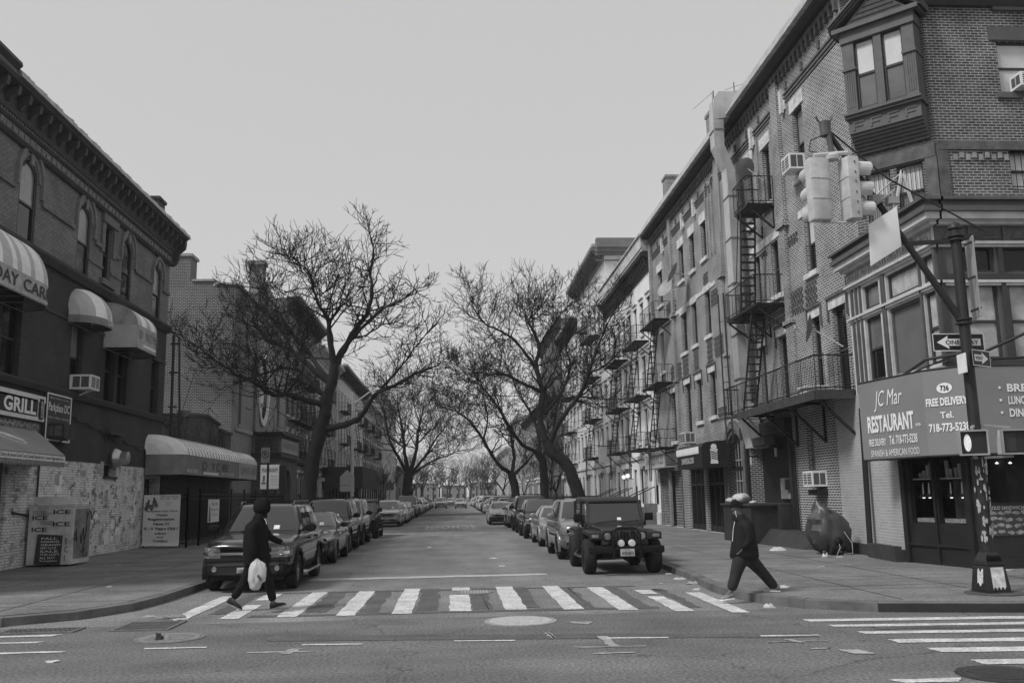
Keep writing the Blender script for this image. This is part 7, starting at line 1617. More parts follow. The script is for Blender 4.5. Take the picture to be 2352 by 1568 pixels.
for i, (k, y, c) in enumerate(right): dup(names[k], 3.85 + rnd.uniform(-.08, .08), y, '%s %s, %s car beyond the pulled-out pale sedan in the right row' % (cn[c], lab[k], ordn[i]), c, GR)
for src, x, y, lb, c in ((crA, -1.95, 138.5, 'silver SUV driving towards us, left of the two cars in the roadway', PSIL), (sedA, .98, 138.8, 'dark-bumpered sedan driving towards us, right of the two cars in the roadway', PGOLD), (sedA, -.6, 176, 'small white car far down the roadway between the two nearer moving cars', PWHT)):
    o = dup(src, x, y, lb, c); o.name = 'moving_car'; del o['group']
# ================================================================== people
def cam_pt(u, v, Y):
    c = Vector(((u - 1176) / 2090, (v - 784) / 2090, 1)); r = Vector((R3[0].dot(c), R3[1].dot(c), R3[2].dot(c))); t = Y / r.y
    return Vector((r.x * t, Y, 1.85 + r.z * t))
def skin(nodes, edges, sub=2):
    """nodes: list of (pos, rx, ry); first is the root"""
    me = bpy.data.meshes.new('sk'); me.from_pydata([tuple(n[0]) for n in nodes], edges, []); o = bpy.data.objects.new('sk', me); COL.objects.link(o)
    o.modifiers.new('k', 'SKIN'); 
    if not me.skin_vertices:
        b = bmesh.new(); b.from_mesh(me); b.verts.layers.skin.verify(); b.to_mesh(me); b.free()
    for i, n in enumerate(nodes): me.skin_vertices[0].data[i].radius = (n[1], n[2] if len(n) > 2 else n[1]); me.skin_vertices[0].data[i].use_root = (i == 0)
    o.modifiers['k'].use_smooth_shade = True
    md = o.modifiers.new('s', 'SUBSURF'); md.levels = sub; md.render_levels = sub
    dg = bpy.context.evaluated_depsgraph_get(); dg.update(); ev = bpy.data.meshes.new_from_object(o.evaluated_get(dg)); m = MB(); m.v = [tuple(v.co) for v in ev.vertices]; m.f = [list(p.vertices) for p in ev.polygons]; m.mi = [0] * len(m.f)
    bpy.data.objects.remove(o); return m
def hand_nodes(N, E, wi, wrist, d, side, curl, scale=1.0):
    """palm and five bent fingers: d = direction of the hand, side = across the knuckles, curl = towards the palm"""
    d = Vector(d).normalized(); s = Vector(side).normalized(); c = Vector(curl).normalized(); w = Vector(wrist)
    palm = len(N); N.append((w + d * .045 * scale, .034 * scale, .020 * scale)); E.append((wi, palm)); kn = len(N); N.append((w + d * .085 * scale, .036 * scale, .017 * scale)); E.append((palm, kn))
    for k, (off, L_) in enumerate(((-.030, .072), (-.010, .082), (.010, .077), (.029, .060))):
        p0 = w + d * .092 * scale + s * off * scale; a = len(N); N.append((p0, .010)); E.append((kn, a)); p = p0; dd = d.copy()
        for j, f in enumerate((.42, .32, .26)):
            dd = (dd + c * (.45 + .12 * k)).normalized(); p = p + dd * L_ * f * scale; N.append((p, .009 - .001 * j)); E.append((len(N) - 2, len(N) - 1))
    p = w + d * .03 * scale - s * .032 * scale; N.append((p, .013)); E.append((palm, len(N) - 1)); dd = (d - s * .9 + c * .3).normalized()
    for j in range(2): p = p + dd * .034 * scale; N.append((p, .0105 - .001 * j)); E.append((len(N) - 2, len(N) - 1)); dd = (dd + d * .5 + c * .4).normalized()
def rings(m, R_):
    """closed sleeve through elliptical rings (centre, rx, ry, wobble phase)"""
    n = 28; out = []
    for k, (c, rx, ry, am) in enumerate(R_): out.append([m.vert((c[0] + rx * math.cos(2 * PI * i / n) * (1 + am * math.sin(5 * 2 * PI * i / n + k)), c[1] + ry * math.sin(2 * PI * i / n) * (1 + am * math.sin(4 * 2 * PI * i / n + 2 * k)), c[2] + am * .15 * math.sin(3 * 2 * PI * i / n + k))) for i in range(n)])
    for a, b in zip(out, out[1:]):
        for i in range(n): m.f.append([a[i], a[(i + 1) % n], b[(i + 1) % n], b[i]]); m.mi.append(0)
    m.f.append(out[-1]); m.mi.append(0)
SKN = M('skin', .10, .55, .08, 10); CLB = M('coat_black', .010, .9, .25, 8, bump=.3, spec=.15); CLT = M('trousers_black', .012, .85, .25, 6, bump=.3, spec=.15); SHO = M('shoe_black', .012, .6, .1, 8); JKT = M('jacket_black', .013, .75, .25, 7, bump=.3, spec=.2); JEAN = M('jeans_dark', .022, .9, .25, 7, bump=.3); SHG = M('shoe_grey', .20, .6, .45, 14); SOLE = M('shoe_sole', .25, .7, .1)
def shoe(root, heel, toe, lift, mat, sole):
    h = Vector(heel); t = Vector(toe); e = t - h; L_ = e.length; e.normalize(); s = Vector((0, 1, 0)); u = e.cross(s) * -1; u = u if u.z > 0 else -u
    def sect(q, w, top, nb=10): return [h + e * L_ * q + s * w * math.cos(PI * i / (nb - 1)) + u * (top * math.sin(PI * i / (nb - 1)) ** .8 + .022) for i in range(nb)]
    m = MB(); S_ = [(-.02, .025, .05), (.03, .036, .09), (.18, .040, .105), (.36, .042, .085), (.55, .047, .06), (.75, .050, .048), (.92, .040, .035), (1.0, .018, .015)]
    g_ = [[m.vert(p) for p in sect(*q)] for q in S_]
    for a, b in zip(g_, g_[1:]):
        for i in range(len(a) - 1): m.f.append([a[i], a[i + 1], b[i + 1], b[i]]); m.mi.append(0)
        m.f.append([a[-1], a[0], b[0], b[-1]]); m.mi.append(0)
    m.f.append(g_[0]); m.f.append(g_[-1][::-1]); m.mi += [0, 0]; o = obj('shoe', m, mat, root, True)
    m = MB(); pts = [(-.03, .026), (.05, .038), (.3, .040), (.6, .049), (.85, .047), (1.02, .02)]
    lo = [h + e * L_ * q + s * w for q, w in pts] + [h + e * L_ * q - s * w for q, w in pts[::-1]]
    a = [m.vert(p) for p in lo]; b = [m.vert(p + u * .024) for p in lo]; m.f += [a[::-1], b]; m.mi += [0, 0]
    for i in range(len(a)): m.f.append([a[i], a[(i + 1) % len(a)], b[(i + 1) % len(a)], b[i]]); m.mi.append(0)
    obj('sole', m, sole, o)
# ---- person with hood, walking to the right with a plastic bag
Yp = 16.0; Z1 = lambda x, y, dy=0.0: cam_pt((x / 5.06 + 520) * .9408, (y / 5.06 + 1200) * .9408, Yp + dy)
gz = Z1(700, 1495).z; lift = .012 - gz
Q = lambda x, y, dy=0.0: Z1(x, y, dy) + Vector((0, 0, lift))
N = []; E_ = []
def nd(p, r, r2=None, to=None): N.append((p, r, r2 or r)); i = len(N) - 1; (E_.append((to, i)) if to is not None else None); return i
pel = nd(Q(545, 850), .12, .15); wst = nd(Q(540, 700), .115, .14, pel); chs = nd(Q(540, 520), .125, .165, wst); shb = nd(Q(555, 400), .10, .15, chs); nk = nd(Q(580, 335), .058, None, shb); jw = nd(Q(612, 285), .062, None, nk); hdc = nd(Q(606, 215), .088, .078, jw); cr = nd(Q(600, 150), .06, None, hdc); chin = nd(Q(645, 290), .030, None, jw); nose = nd(Q(672, 240), .016, None, hdc)
for (hx, kx, ky, ax_, ay, dy, hy) in ((590, 685, 1140, 740, 1395, .09, 880), (500, 380, 1170, 240, 1365, -.09, 880)):
    dy = -dy; h = nd(Q(hx, hy, dy), .095, None, pel); k = nd(Q(kx, ky, dy), .060, None, h); a = nd(Q(ax_, ay, dy), .038, None, k); f = nd(Q(ax_ + 60, ay + 62, dy), .028, None, a)
sL = nd(Q(585, 435, .17), .045, None, shb); eL = nd(Q(700, 590, .24), .042, None, sL); wL = nd(Q(845, 655, .26), .028, None, eL); hand_nodes(N, E_, wL, Q(860, 662, .26), (1, 0, -.15), (0, .3, 1), (.2, -.3, -.9))
sR = nd(Q(520, 440, -.17), .045, None, shb); eR = nd(Q(490, 650, -.25), .042, None, sR); wR = nd(Q(528, 845, -.27), .028, None, eR); hand_nodes(N, E_, wR, Q(532, 862, -.27), (.1, 0, -1), (1, 0, 0), (0, -.9, .4), .95)
base = tuple(Vector((Q(530, 1400).x, Yp, .0))); body = solo('person', skin(N, E_), SKN, 'person in a dark hooded coat striding right over the crosswalk, carrying a white bag', 'person', base=base, smooth=True)
for s_ in (-.028, .028): m = MB(); m.lathe([(.001, -.009), (.009, 0), (.001, .009)], tuple(Q(668, 222, s_)), 'z', 8); obj('eye', m, BLKT, body)
N = []; E_ = []; p0 = nd(Q(545, 840), .14, .17); nd(Q(545, 760), .12, .15, p0)
for (hx, kx, ky, ax_, ay, dy, hy, bx, by) in ((595, 690, 1140, 742, 1385, -.09, 900, 752, 1430), (495, 375, 1165, 240, 1355, .09, 900, 215, 1400)):
    dy = dy; h = nd(Q(hx, hy, dy), .125, None, p0); k = nd(Q(kx, ky, dy), .085, None, h); a = nd(Q(ax_, ay, dy), .068, None, k)
obj('trousers', skin(N, E_), CLT, body, True)
m = MB(); rings(m, [(Q(536, 912), .235, .20, .04), (Q(536, 850), .23, .205, .04), (Q(532, 740), .215, .21, .03), (Q(530, 620), .205, .21, .03), (Q(534, 520), .198, .22, .02), (Q(538, 440), .182, .215, .02), (Q(556, 385), .12, .17, .01), (Q(575, 350), .095, .12, 0), (Q(585, 320), .09, .10, 0)]); obj('coat', m, CLB, body, True)
for pts, rr in (([Q(585, 425, .18), Q(640, 500, .22), Q(705, 592, .25), Q(780, 625, .26), Q(850, 655, .26)], [.075, .068, .06, .052, .045]), ([Q(510, 420, -.18), Q(480, 520, -.22), Q(487, 650, -.26), Q(510, 760, -.27), Q(529, 850, -.27)], [.08, .07, .06, .052, .045])):
    m = MB(); m.tube(pts, rr, 16); obj('sleeve', m, CLB, body, True)
m = MB(); c0 = Q(602, 210)           # hood: open shell round the head
def hood(u, v):
    a = -PI * .80 + 1.6 * PI * u; b = -1.15 + 2.62 * v; rx, ry, rz = .150, .128, .155
    x = -math.cos(a) * math.cos(b) * rx; y = math.sin(a) * math.cos(b) * ry; z = math.sin(b) * rz
    if b < 0: x *= 1 + .18 * -b; y *= 1 + .30 * -b
    return (c0.x + x + .01, c0.y + y, c0.z + z + .008)
m.grid(hood, 26, 18); ho = obj('hood', m, CLB, body, True); md = ho.modifiers.new('t', 'SOLIDIFY'); md.thickness = .016
m = MB(); rings(m, [(Q(575, 350), .13, .14, .02), (Q(588, 315), .105, .11, .02), (Q(596, 285), .10, .10, 0)]); obj('collar', m, CLB, body, True)
m = MB(); m.tube([Q(628, 350, -.08), Q(650, 380, -.10), Q(662, 430, -.11)], .006, 4); obj('drawstring', m, LTW, body)
shoe(body, Q(715, 1490, -.09), Q(905, 1432, -.09), 0, SHO, SOLE); shoe(body, Q(160, 1405, .09), Q(350, 1492, .09), 0, SHO, SOLE)
bg_ = Q(545, 1060, -.30); r_ = random.Random(5); m = MB(); n = 30; prof = [(865, .012, 0), (880, .03, 0), (900, .065, .0), (930, .11, .01), (990, .135, .015), (1060, .14, .01), (1125, .14, .0), (1150, .10, -.025), (1200, .085, -.035), (1225, .06, -.035), (1234, .01, -.035)]; rr_ = []
for k, (yy, w, sh) in enumerate(prof):
    c = Q(545, yy, -.31); rr_.append([m.vert((c.x + sh + w * math.cos(2 * PI * i / n) * (1 + .10 * math.sin(5 * 2 * PI * i / n + k * .8) + .05 * math.sin(11 * 2 * PI * i / n - k)), c.y + w * .42 * math.sin(2 * PI * i / n) * (1 + .2 * math.sin(4 * 2 * PI * i / n + k)), c.z + .02 * math.sin(7 * 2 * PI * i / n + k))) for i in range(n)])
for a, b in zip(rr_, rr_[1:]):
    for i in range(n): m.f.append([a[i], a[(i + 1) % n], b[(i + 1) % n], b[i]]); m.mi.append(0)
o = solo('carrier_bag', m, M('plastic_bag_white', .52, .4, .12, 9, bump=.5), 'white plastic carrier bag hanging from the hooded walker\'s hand', 'plastic bag', smooth=True)
ORG[o.name] = tuple(o.location); m = MB(); m.tube([Q(500, 905, -.31), Q(532, 885, -.33), Q(560, 905, -.31)], .012, 6); m.tube([Q(520, 900, -.34), Q(540, 870, -.30)], .012, 5); obj('handle', m, M('plastic_bag_white', .5), o)
m = MB(); c = Q(572, 1085, -.40)
for k in range(3): m.face([c + Vector((.02 * k - .04, 0, -.03 * k)), c + Vector((.02 * k + .0, 0, -.03 * k - .01)), c + Vector((.02 * k + .01, 0, -.03 * k + .03)), c + Vector((.02 * k - .03, 0, -.03 * k + .05))])
obj('printed_mark', m, M('bag_print', .14, .6, .3), o)
# ---- person with beanie, walking to the left over the right kerb
Yq = 15.5; Z2 = lambda x, y, dy=0.0: cam_pt((x / 5.405 + 1740) * .9408, (y / 5.405 + 1190) * .9408, Yq + dy)
N = []; E_ = []; Q = lambda x, y, dy=0.0: Z2(x, y, dy) + Vector((0, 0, .02))
pel = nd(Q(425, 880), .12, .15); wst = nd(Q(420, 740), .12, .14, pel); chs = nd(Q(415, 590), .13, .165, wst); shb = nd(Q(400, 480), .10, .15, chs); nk = nd(Q(365, 410), .058, None, shb); jw = nd(Q(318, 345), .062, None, nk); hdc = nd(Q(318, 275), .088, .078, jw); cr = nd(Q(322, 220), .06, None, hdc); chin = nd(Q(278, 385), .03, None, jw); nose = nd(Q(243, 320), .016, None, hdc)
for (hx, kx, ky, ax_, ay, dy) in ((370, 305, 1190, 235, 1395, -.09), (480, 650, 1120, 845, 1360, .09)):
    h = nd(Q(hx, 930, dy), .095, None, pel); k = nd(Q(kx, ky, dy), .06, None, h); a = nd(Q(ax_, ay, dy), .038, None, k); nd(Q(ax_ - 60, ay + 45, dy), .028, None, a)
for dy in (-.2, .2):
    s0 = nd(Q(415, 510, dy * .85), .045, None, shb); e0 = nd(Q(490, 680, dy * 1.2), .036, None, s0); w0 = nd(Q(410, 790, dy * .8), .026, None, e0); hand_nodes(N, E_, w0, Q(400, 800, dy * .8), (-.6, 0, -.7), (0, 1, 0), (-.5, 0, -.3), .95)
base = (Q(400, 1400).x, Yq, .05); body = solo('person', skin(N, E_), SKN, 'person in a dark beanie and jacket striding left off the right pavement', 'person', base=base, smooth=True)
for s_ in (-.028, .028): m = MB(); m.lathe([(.001, -.009), (.009, 0), (.001, .009)], tuple(Q(250, 300, s_)), 'z', 8); obj('eye', m, BLKT, body)
N = []; E_ = []; p0 = nd(Q(425, 880), .15, .18); nd(Q(425, 800), .13, .16, p0)
for (hx, kx, ky, ax_, ay, dy) in ((360, 300, 1180, 240, 1380, -.09), (490, 655, 1130, 840, 1350, .09)):
    h = nd(Q(hx, 950, dy), .135, None, p0); k = nd(Q(kx, ky, dy), .098, None, h); nd(Q(ax_, ay, dy), .085, None, k)
obj('jeans', skin(N, E_), JEAN, body, True)
m = MB(); rings(m, [(Q(422, 945), .225, .21, .04), (Q(420, 925), .245, .22, .04), (Q(416, 830), .23, .225, .03), (Q(412, 700), .205, .225, .03), (Q(408, 590), .19, .23, .02), (Q(403, 510), .175, .225, .02), (Q(388, 450), .14, .18, .01), (Q(365, 410), .11, .12, 0), (Q(355, 385), .10, .105, 0)]); obj('jacket', m, JKT, body, True)
for dy in (-.2, .2): m = MB(); m.tube([Q(408, 480, dy * .85), Q(430, 520, dy * 1.0), Q(465, 600, dy * 1.15), Q(495, 690, dy * 1.2), Q(455, 760, dy * 1.1), Q(400, 815, dy * .9)], [.06, .085, .078, .07, .062, .055], 16); obj('sleeve', m, JKT, body, True)
m = MB(); rings(m, [(Q(372, 440), .15, .16, .02), (Q(355, 400), .125, .13, .02), (Q(340, 365), .115, .115, 0)]); obj('collar', m, JKT, body, True)
m = MB(); c0 = Q(318, 262)
m.grid(lambda u, v: (c0.x + .118 * math.cos(2 * PI * u) * math.cos(v * PI / 2), c0.y + .10 * math.sin(2 * PI * u) * math.cos(v * PI / 2), c0.z - .015 - .05 * math.cos(2 * PI * u) * .3 + .125 * math.sin(v * PI / 2)), 26, 10); obj('beanie', m, CLB, body, True)
m = MB(); m.tube([Q(292, 460, -.06), Q(272, 560, -.05), Q(262, 720, -.05)], .006, 4); m.tube([Q(298, 320, -.10), Q(305, 360, -.11), Q(318, 400, -.11)], .006, 4); obj('zip_and_cord', m, LTW, body)
shoe(body, (Q(285, 1470, -.09).x, Yq - .09, .075), (Q(95, 1450, -.09).x, Yq - .09, .05), 0, SHG, WHITE); shoe(body, Q(885, 1385, .09), (Q(760, 1480, .09).x, Yq + .09, .16), 0, SHG, WHITE)
# ================================================================== bare street trees
BARK = M('bark', .02, .95, .35, 3, bump=.8); TWG = M('twig_bark', .008, .95, .2, 8)
def grow(m, p, d, length, r, depth, rg, up=.12, spread=.8, split=(2, 3), minr=.011, wig=.22, stop=None):
    """one crooked limb of several joints, then forks; thin ends go to the crown mesh"""
    n = 4 if depth > 1 else 3
    pts = [p]; rads = [r]; q = p; dd = d.copy()
    for k in range(n):
        dd = (dd + Vector((rg.uniform(-1, 1), rg.uniform(-1, 1), rg.uniform(-.8, .8))) * wig + Vector((0, 0, up * .5))).normalized()
        q = q + dd * (length / n); pts.append(q); rads.append(max(minr * .6, r * (1 - .42 * (k + 1) / n)))
        if depth <= 3 and rg.random() < .62 and depth > 0:      # side shoots
            sd = (dd + Vector((rg.uniform(-1, 1), rg.uniform(-1, 1), rg.uniform(-.6, 1))) * 1.1).normalized()
            grow(m, q, sd, length * rg.uniform(.45, .75), max(minr, rads[-1] * .5), depth - 2 if depth > 1 else 0, rg, up, spread, split, minr, wig + .05)
    m.tube(pts, rads, 6 if r > .06 else (4 if r > .02 else 3), False)
    if depth <= 0: return
    for k in range(rg.randint(*split)):
        ax = Vector((rg.uniform(-1, 1), rg.uniform(-1, 1), rg.uniform(-.55, .8))).normalized()
        nd = (dd + ax * spread * rg.uniform(.6, 1.2)).normalized(); nd.z += up; nd.normalize()
        grow(m, q, nd, length * rg.uniform(.68, .9), max(minr, rads[-1] * rg.uniform(.62, .85)), depth - 1, rg, up, spread, split, minr, wig)
def smooth_pts(pts, m=5):
    P = [Vector(p) for p in pts]; out = []
    for i in range(len(P) - 1):
        a = P[max(i - 1, 0)]; b = P[i]; c = P[i + 1]; d = P[min(i + 2, len(P) - 1)]
        for k in range(m):
            t = k / m; out.append(.5 * ((2 * b) + (c - a) * t + (2 * a - 5 * b + 4 * c - d) * t * t + (3 * b - a - 3 * c + d) * t ** 3))
    return out + [P[-1]]
def trunk(mt, pts, r0, r1, flare=1.35):
    o = smooth_pts(pts, 8); n = len(o) - 1; mt.tube(o, [(r0 + (r1 - r0) * k / n) * (1 + (flare - 1) * max(0, 1 - k / 5) ** 2) for k in range(n + 1)], 20)
def gnarl(mt):
    from mathutils import noise as NZ
    for i, p in enumerate(mt.v):
        p = Vector(p); mt.v[i] = tuple(p + NZ.noise_vector(p * 3.1) * .05 + NZ.noise_vector(Vector((p.x * 9, p.y * 9, p.z * 2.5))) * .025)
def limb(mt, mc, pts, r0, r1, rg, tw=2, d2=3, start=.25, ln=1.6, upb=.12, wig=.22):
    """hand-placed limb: smooth it, thicken it into the trunk mesh and feed shoots off it"""
    out = smooth_pts(pts); n = len(out); rr = [r0 + (r1 - r0) * (i / (n - 1)) ** .8 for i in range(n)]
    out = [p + Vector((rg.uniform(-1, 1), rg.uniform(-1, 1), rg.uniform(-1, 1))) * rr[i] * .18 for i, p in enumerate(out)]
    mt.tube(out, rr, 9 if r0 > .1 else 6)
    for i in range(int(n * start), n):
        for _ in range(tw):
            if rg.random() < .66:
                e = (out[i] - out[i - 1]).normalized(); s = Vector((rg.uniform(-1, 1), rg.uniform(-1, 1), rg.uniform(-.5, 1.0))).normalized()
                grow(mc, out[i], (e * .5 + s).normalized(), ln * rg.uniform(.7, 1.5) * (1 - .3 * i / n), max(.028, rr[i] * .42), d2, rg, upb * .5, .95, (2, 2), .016, wig + .05)
    grow(mc, out[-1], (out[-1] - out[-2]).normalized(), ln * .55, r1, d2 + 1, rg, upb)
def tree_thing(label, base, name='bare_tree', group=None): return thing(name, label, 'tree', base, group)
# big left tree (trunk on the left pavement at y = 48)
rg = random.Random(21); TX, TY = -7.0, 47.5; T = tree_thing('big bare tree on the left pavement with a thick low limb over the street', (-7.4, TY, .15))
mt = MB(); mc = MB()
K = lambda u, v, dy=0: cam_pt(u, v, TY + dy)
def cam_pt(u, v, Y):
    c = Vector(((u - 1176) / 2090, (v - 784) / 2090, 1)); r = Vector((R3[0].dot(c), R3[1].dot(c), R3[2].dot(c))); t = Y / r.y
    return Vector((r.x * t, Y, 1.85 + r.z * t))
L_ = [([(705, 1165), (712, 1110), (722, 1040), (738, 985), (748, 950)], .40, .31, [0, 0, 0, 0, 0]),
      ([(748, 955), (750, 915), (762, 880), (768, 840)], .33, .24, [0] * 4),
      ([(768, 845), (790, 800), (815, 760), (845, 715), (855, 665), (850, 625), (858, 580), (848, 530)], .22, .025, [0, .2, .4, .6, .8, 1, 1.1, 1.2]),
      ([(768, 845), (758, 780), (752, 730), (735, 705), (722, 670), (712, 635)], .2, .03, [0, -.3, -.6, -.8, -1, -1.2]),
      ([(758, 880), (720, 850), (690, 820), (650, 795), (615, 780), (590, 755), (560, 740)], .19, .03, [0, .3, .6, .9, 1.2, 1.4, 1.6]),
      ([(745, 930), (700, 918), (660, 905), (625, 905), (590, 880), (545, 860), (500, 830), (460, 800)], .19, .025, [0, -.3, -.5, -.8, -1, -1.3, -1.6, -1.9]),
      ([(740, 905), (700, 860), (660, 845), (600, 860), (560, 875)], .13, .03, [0, .6, 1.0, 1.4, 1.6]),
      ([(760, 880), (700, 800), (660, 750), (630, 700), (600, 670)], .15, .03, [0, 1, 1.6, 2.2, 2.8]),
      ([(745, 985), (790, 975), (830, 955), (850, 920), (870, 900), (900, 888), (940, 865), (975, 850), (1010, 835)], .20, .03, [0, -.3, -.6, -.9, -1.2, -1.6, -2, -2.4, -2.8]),
      ([(870, 900), (895, 870), (930, 830), (960, 790), (985, 760)], .09, .02, [-1.2, -1.4, -1.6, -2, -2.2]),
      ([(790, 800), (840, 745), (880, 710), (920, 690), (960, 670)], .11, .02, [.2, -.2, -.6, -1, -1.4]),
      ([(800, 780), (840, 770), (880, 745), (900, 745)], .06, .02, [.2, 1, 1.5, 2]),
      ([(722, 650), (705, 620), (680, 600), (650, 585)], .05, .015, [-1, -1.4, -1.8, -2.1])]
for i, (pp, r0, r1, dy) in enumerate(L_):
    pts = [cam_pt(u, v, TY + d) for (u, v), d in zip(pp, dy)]
    if i == 0: pts[0].z = .12
    if i < 2: trunk(mt, pts, r0, r1, 1.35 if i == 0 else 1)
    else: limb(mt, mc, pts, r0, r1, rg, 2, 3 if i in (3, 4, 5, 6, 7) else 2, .3 if i != 8 else .55, 1.35 if i in (3, 4, 5, 6, 7) else 1.0)
gnarl(mt); obj('trunk', mt, BARK, T, True); obj('crown', mc, TWG, T)
# big right tree with leaning trunk (base y = 55)
def big_tree(label, TY, limbs, seed, tw=2, d2=3, base=None, nt=1, ln=1.4):
    rg = random.Random(seed); p0 = cam_pt(*limbs[0][0][0], TY); T = tree_thing(label, (p0.x, TY, .15)); mt = MB(); mc = MB()
    for i, (pp, r0, r1, dy) in enumerate(limbs):
        pts = [cam_pt(u, v, TY + d) for (u, v), d in zip(pp, dy)]
        if i < nt:
            pts[0].z = .12; trunk(mt, pts, r0, r1)
        else: limb(mt, mc, pts, r0, r1, rg, tw, d2, .3, ln)
    gnarl(mt); obj('trunk', mt, BARK, T, True); obj('crown', mc, TWG, T)
big_tree('big bare tree on the right pavement with a strongly leaning lower trunk', 57, [
    ([(1345, 1165), (1320, 1110), (1300, 1065), (1270, 1040), (1255, 1015)], .42, .32, [0] * 5),
    ([(1255, 1018), (1240, 960), (1245, 900), (1232, 840), (1240, 800), (1225, 760), (1215, 740), (1222, 720)], .26, .03, [0, .2, .4, .6, .9, 1.2, 1.5, 1.8]),
    ([(1262, 1020), (1290, 960), (1330, 910), (1350, 860), (1372, 800), (1392, 750), (1412, 712)], .2, .03, [0, -.6, -1.2, -1.8, -2.4, -2.8, -3]),
    ([(1245, 900), (1200, 880), (1160, 860), (1120, 860), (1080, 850)], .14, .03, [.4, 0, -.4, -.8, -1.2]),
    ([(1235, 850), (1190, 790), (1150, 760), (1110, 740), (1085, 700)], .12, .025, [.6, .4, .2, 0, -.2]),
    ([(1250, 950), (1290, 900), (1310, 840), (1300, 800), (1310, 760)], .13, .025, [.2, .8, 1.4, 1.8, 2.2]),
    ([(1235, 800), (1260, 760), (1290, 720), (1320, 690)], .08, .02, [.9, 1.4, 1.8, 2.2]),
    ([(1345, 860), (1390, 840), (1420, 810)], .07, .02, [-1.8, -2.2, -2.6])], 5, 2, 3)
big_tree('upright dark tree trunk just left of the leaning right tree', 62, [
    ([(1252, 1165), (1250, 1110), (1246, 1060), (1235, 1040)], .3, .24, [0] * 4),
    ([(1235, 1040), (1200, 1020), (1170, 980), (1140, 930), (1110, 890), (1080, 870)], .16, .03, [0, -.5, -1, -1.5, -2, -2.4]),
    ([(1240, 1045), (1235, 990), (1215, 940), (1190, 900), (1170, 850)], .15, .03, [0, .5, 1, 1.5, 2]),
    ([(1245, 1050), (1270, 990), (1280, 930), (1300, 880)], .12, .03, [0, .8, 1.4, 2])], 8, 2, 3)
big_tree('forked tree third along the right pavement, spreading low over the roadway', 70, [
    ([(1186, 1170), (1184, 1130), (1178, 1100), (1174, 1085)], .34, .28, [0] * 4),
    ([(1174, 1088), (1140, 1060), (1110, 1010), (1090, 980), (1060, 950), (1030, 940)], .18, .03, [0, -.5, -1, -1.5, -2, -2.5]),
    ([(1176, 1088), (1180, 1040), (1170, 990), (1150, 940), (1130, 890)], .17, .03, [0, .5, 1, 1.5, 2]),
    ([(1180, 1090), (1210, 1060), (1240, 1020), (1262, 980)], .13, .03, [0, .6, 1.2, 1.8]),
    ([(1110, 1010), (1120, 960), (1110, 910), (1095, 870)], .1, .02, [-1, -.5, 0, .5])], 13, 2, 3)
big_tree('vase-shaped bare tree down the left side, its crown over the parked cars', 92, [
    ([(932, 1160), (935, 1120), (938, 1085)], .5, .42, [0] * 3),
    ([(938, 1090), (915, 1050), (895, 1010), (885, 960), (880, 925)], .22, .03, [0, .5, 1, 1.5, 2]),
    ([(938, 1090), (930, 1040), (925, 990), (915, 940), (912, 915)], .24, .03, [0, -.5, -1, -1.5, -2]),
    ([(940, 1090), (955, 1040), (960, 990), (970, 950), (972, 930)], .24, .03, [0, .4, .8, 1, 1.3]),
    ([(940, 1090), (975, 1050), (1000, 1010), (1020, 985)], .2, .03, [0, -.5, -1, -1.5]),
    ([(942, 1092), (990, 1060), (1030, 1045), (1050, 1035)], .15, .03, [0, .6, 1.2, 1.8])], 17, 3, 3, ln=2.2)
# further trees
def simple_tree(x, y, h, label, seed, r=.2, lean=0, d=4, name='bare_tree'):
    rg = random.Random(seed); T = tree_thing(label, (x, y, .15)); mt = MB(); top = Vector((x + lean, y, .15 + h * .28)); mt.tube([(x, y, .12), (x + lean * .4, y, h * .14), top], [r * 1.2, r, r * .85], 8)
    mc = MB()
    for k in range(5):
        a = 2 * PI * k / 5 + rg.uniform(-.4, .4); grow(mc, top, Vector((math.cos(a) * .6, math.sin(a) * .6, 1)).normalized(), h * .24, r * .5, d, rg, .1, .7, (2, 2), .016)
    obj('trunk', mt, BARK, T, True); obj('crown', mc, TWG, T)
for a in ((7.2, 128, 8, 'bare tree beside the far pale terrace on the right', 31, .2, -.4), (6.9, 165, 9, 'bare tree with a slanting trunk left of the far right traffic light', 32, .25, -.8), (-7.2, 205, 10, 'small tree left of the far moving cars', 33, .25, 0), (-7, 150, 9, 'slim bare tree beyond the pavement shed on the left', 34, .2, .3),
          (-4.5, 285, 13, 'bare tree beyond the crossing, left of the road axis', 35, .3, 0), (1.5, 300, 11, 'bare tree beyond the crossing on the road axis', 36, .3, 0), (9.5, 290, 12, 'bare tree beyond the crossing behind the right traffic light', 37, .3, 0), (-12, 290, 14, 'bare tree beyond the crossing at the far left', 38, .3, 0), (5.5, 320, 12, 'bare tree furthest away between the distant houses', 39, .3, 0), (-7.6, 97, 5, 'thin young tree in front of the pavement shed', 40, .06, .2), (7.6, 100, 6, 'young bare tree beyond the right fence', 41, .12, 0), (8.2, 74, 6.5, 'small bare tree behind the forked tree on the right', 42, .1, 0), (9.0, 86, 7, 'small bare tree against the dark block on the right', 43, .12, 0)):
    simple_tree(*a)
for i, (x_, y_, h_) in enumerate(((-9, 258, 13), (-1.5, 268, 12), (4.5, 262, 13), (12, 266, 15), (-16, 270, 14), (8, 275, 12))): simple_tree(x_, y_, h_, 'dense bare tree at the far crossing, %s from the left of six' % ordn[[1, 2, 3, 5, 0, 4][i]], 60 + i, .35, .3, 5)

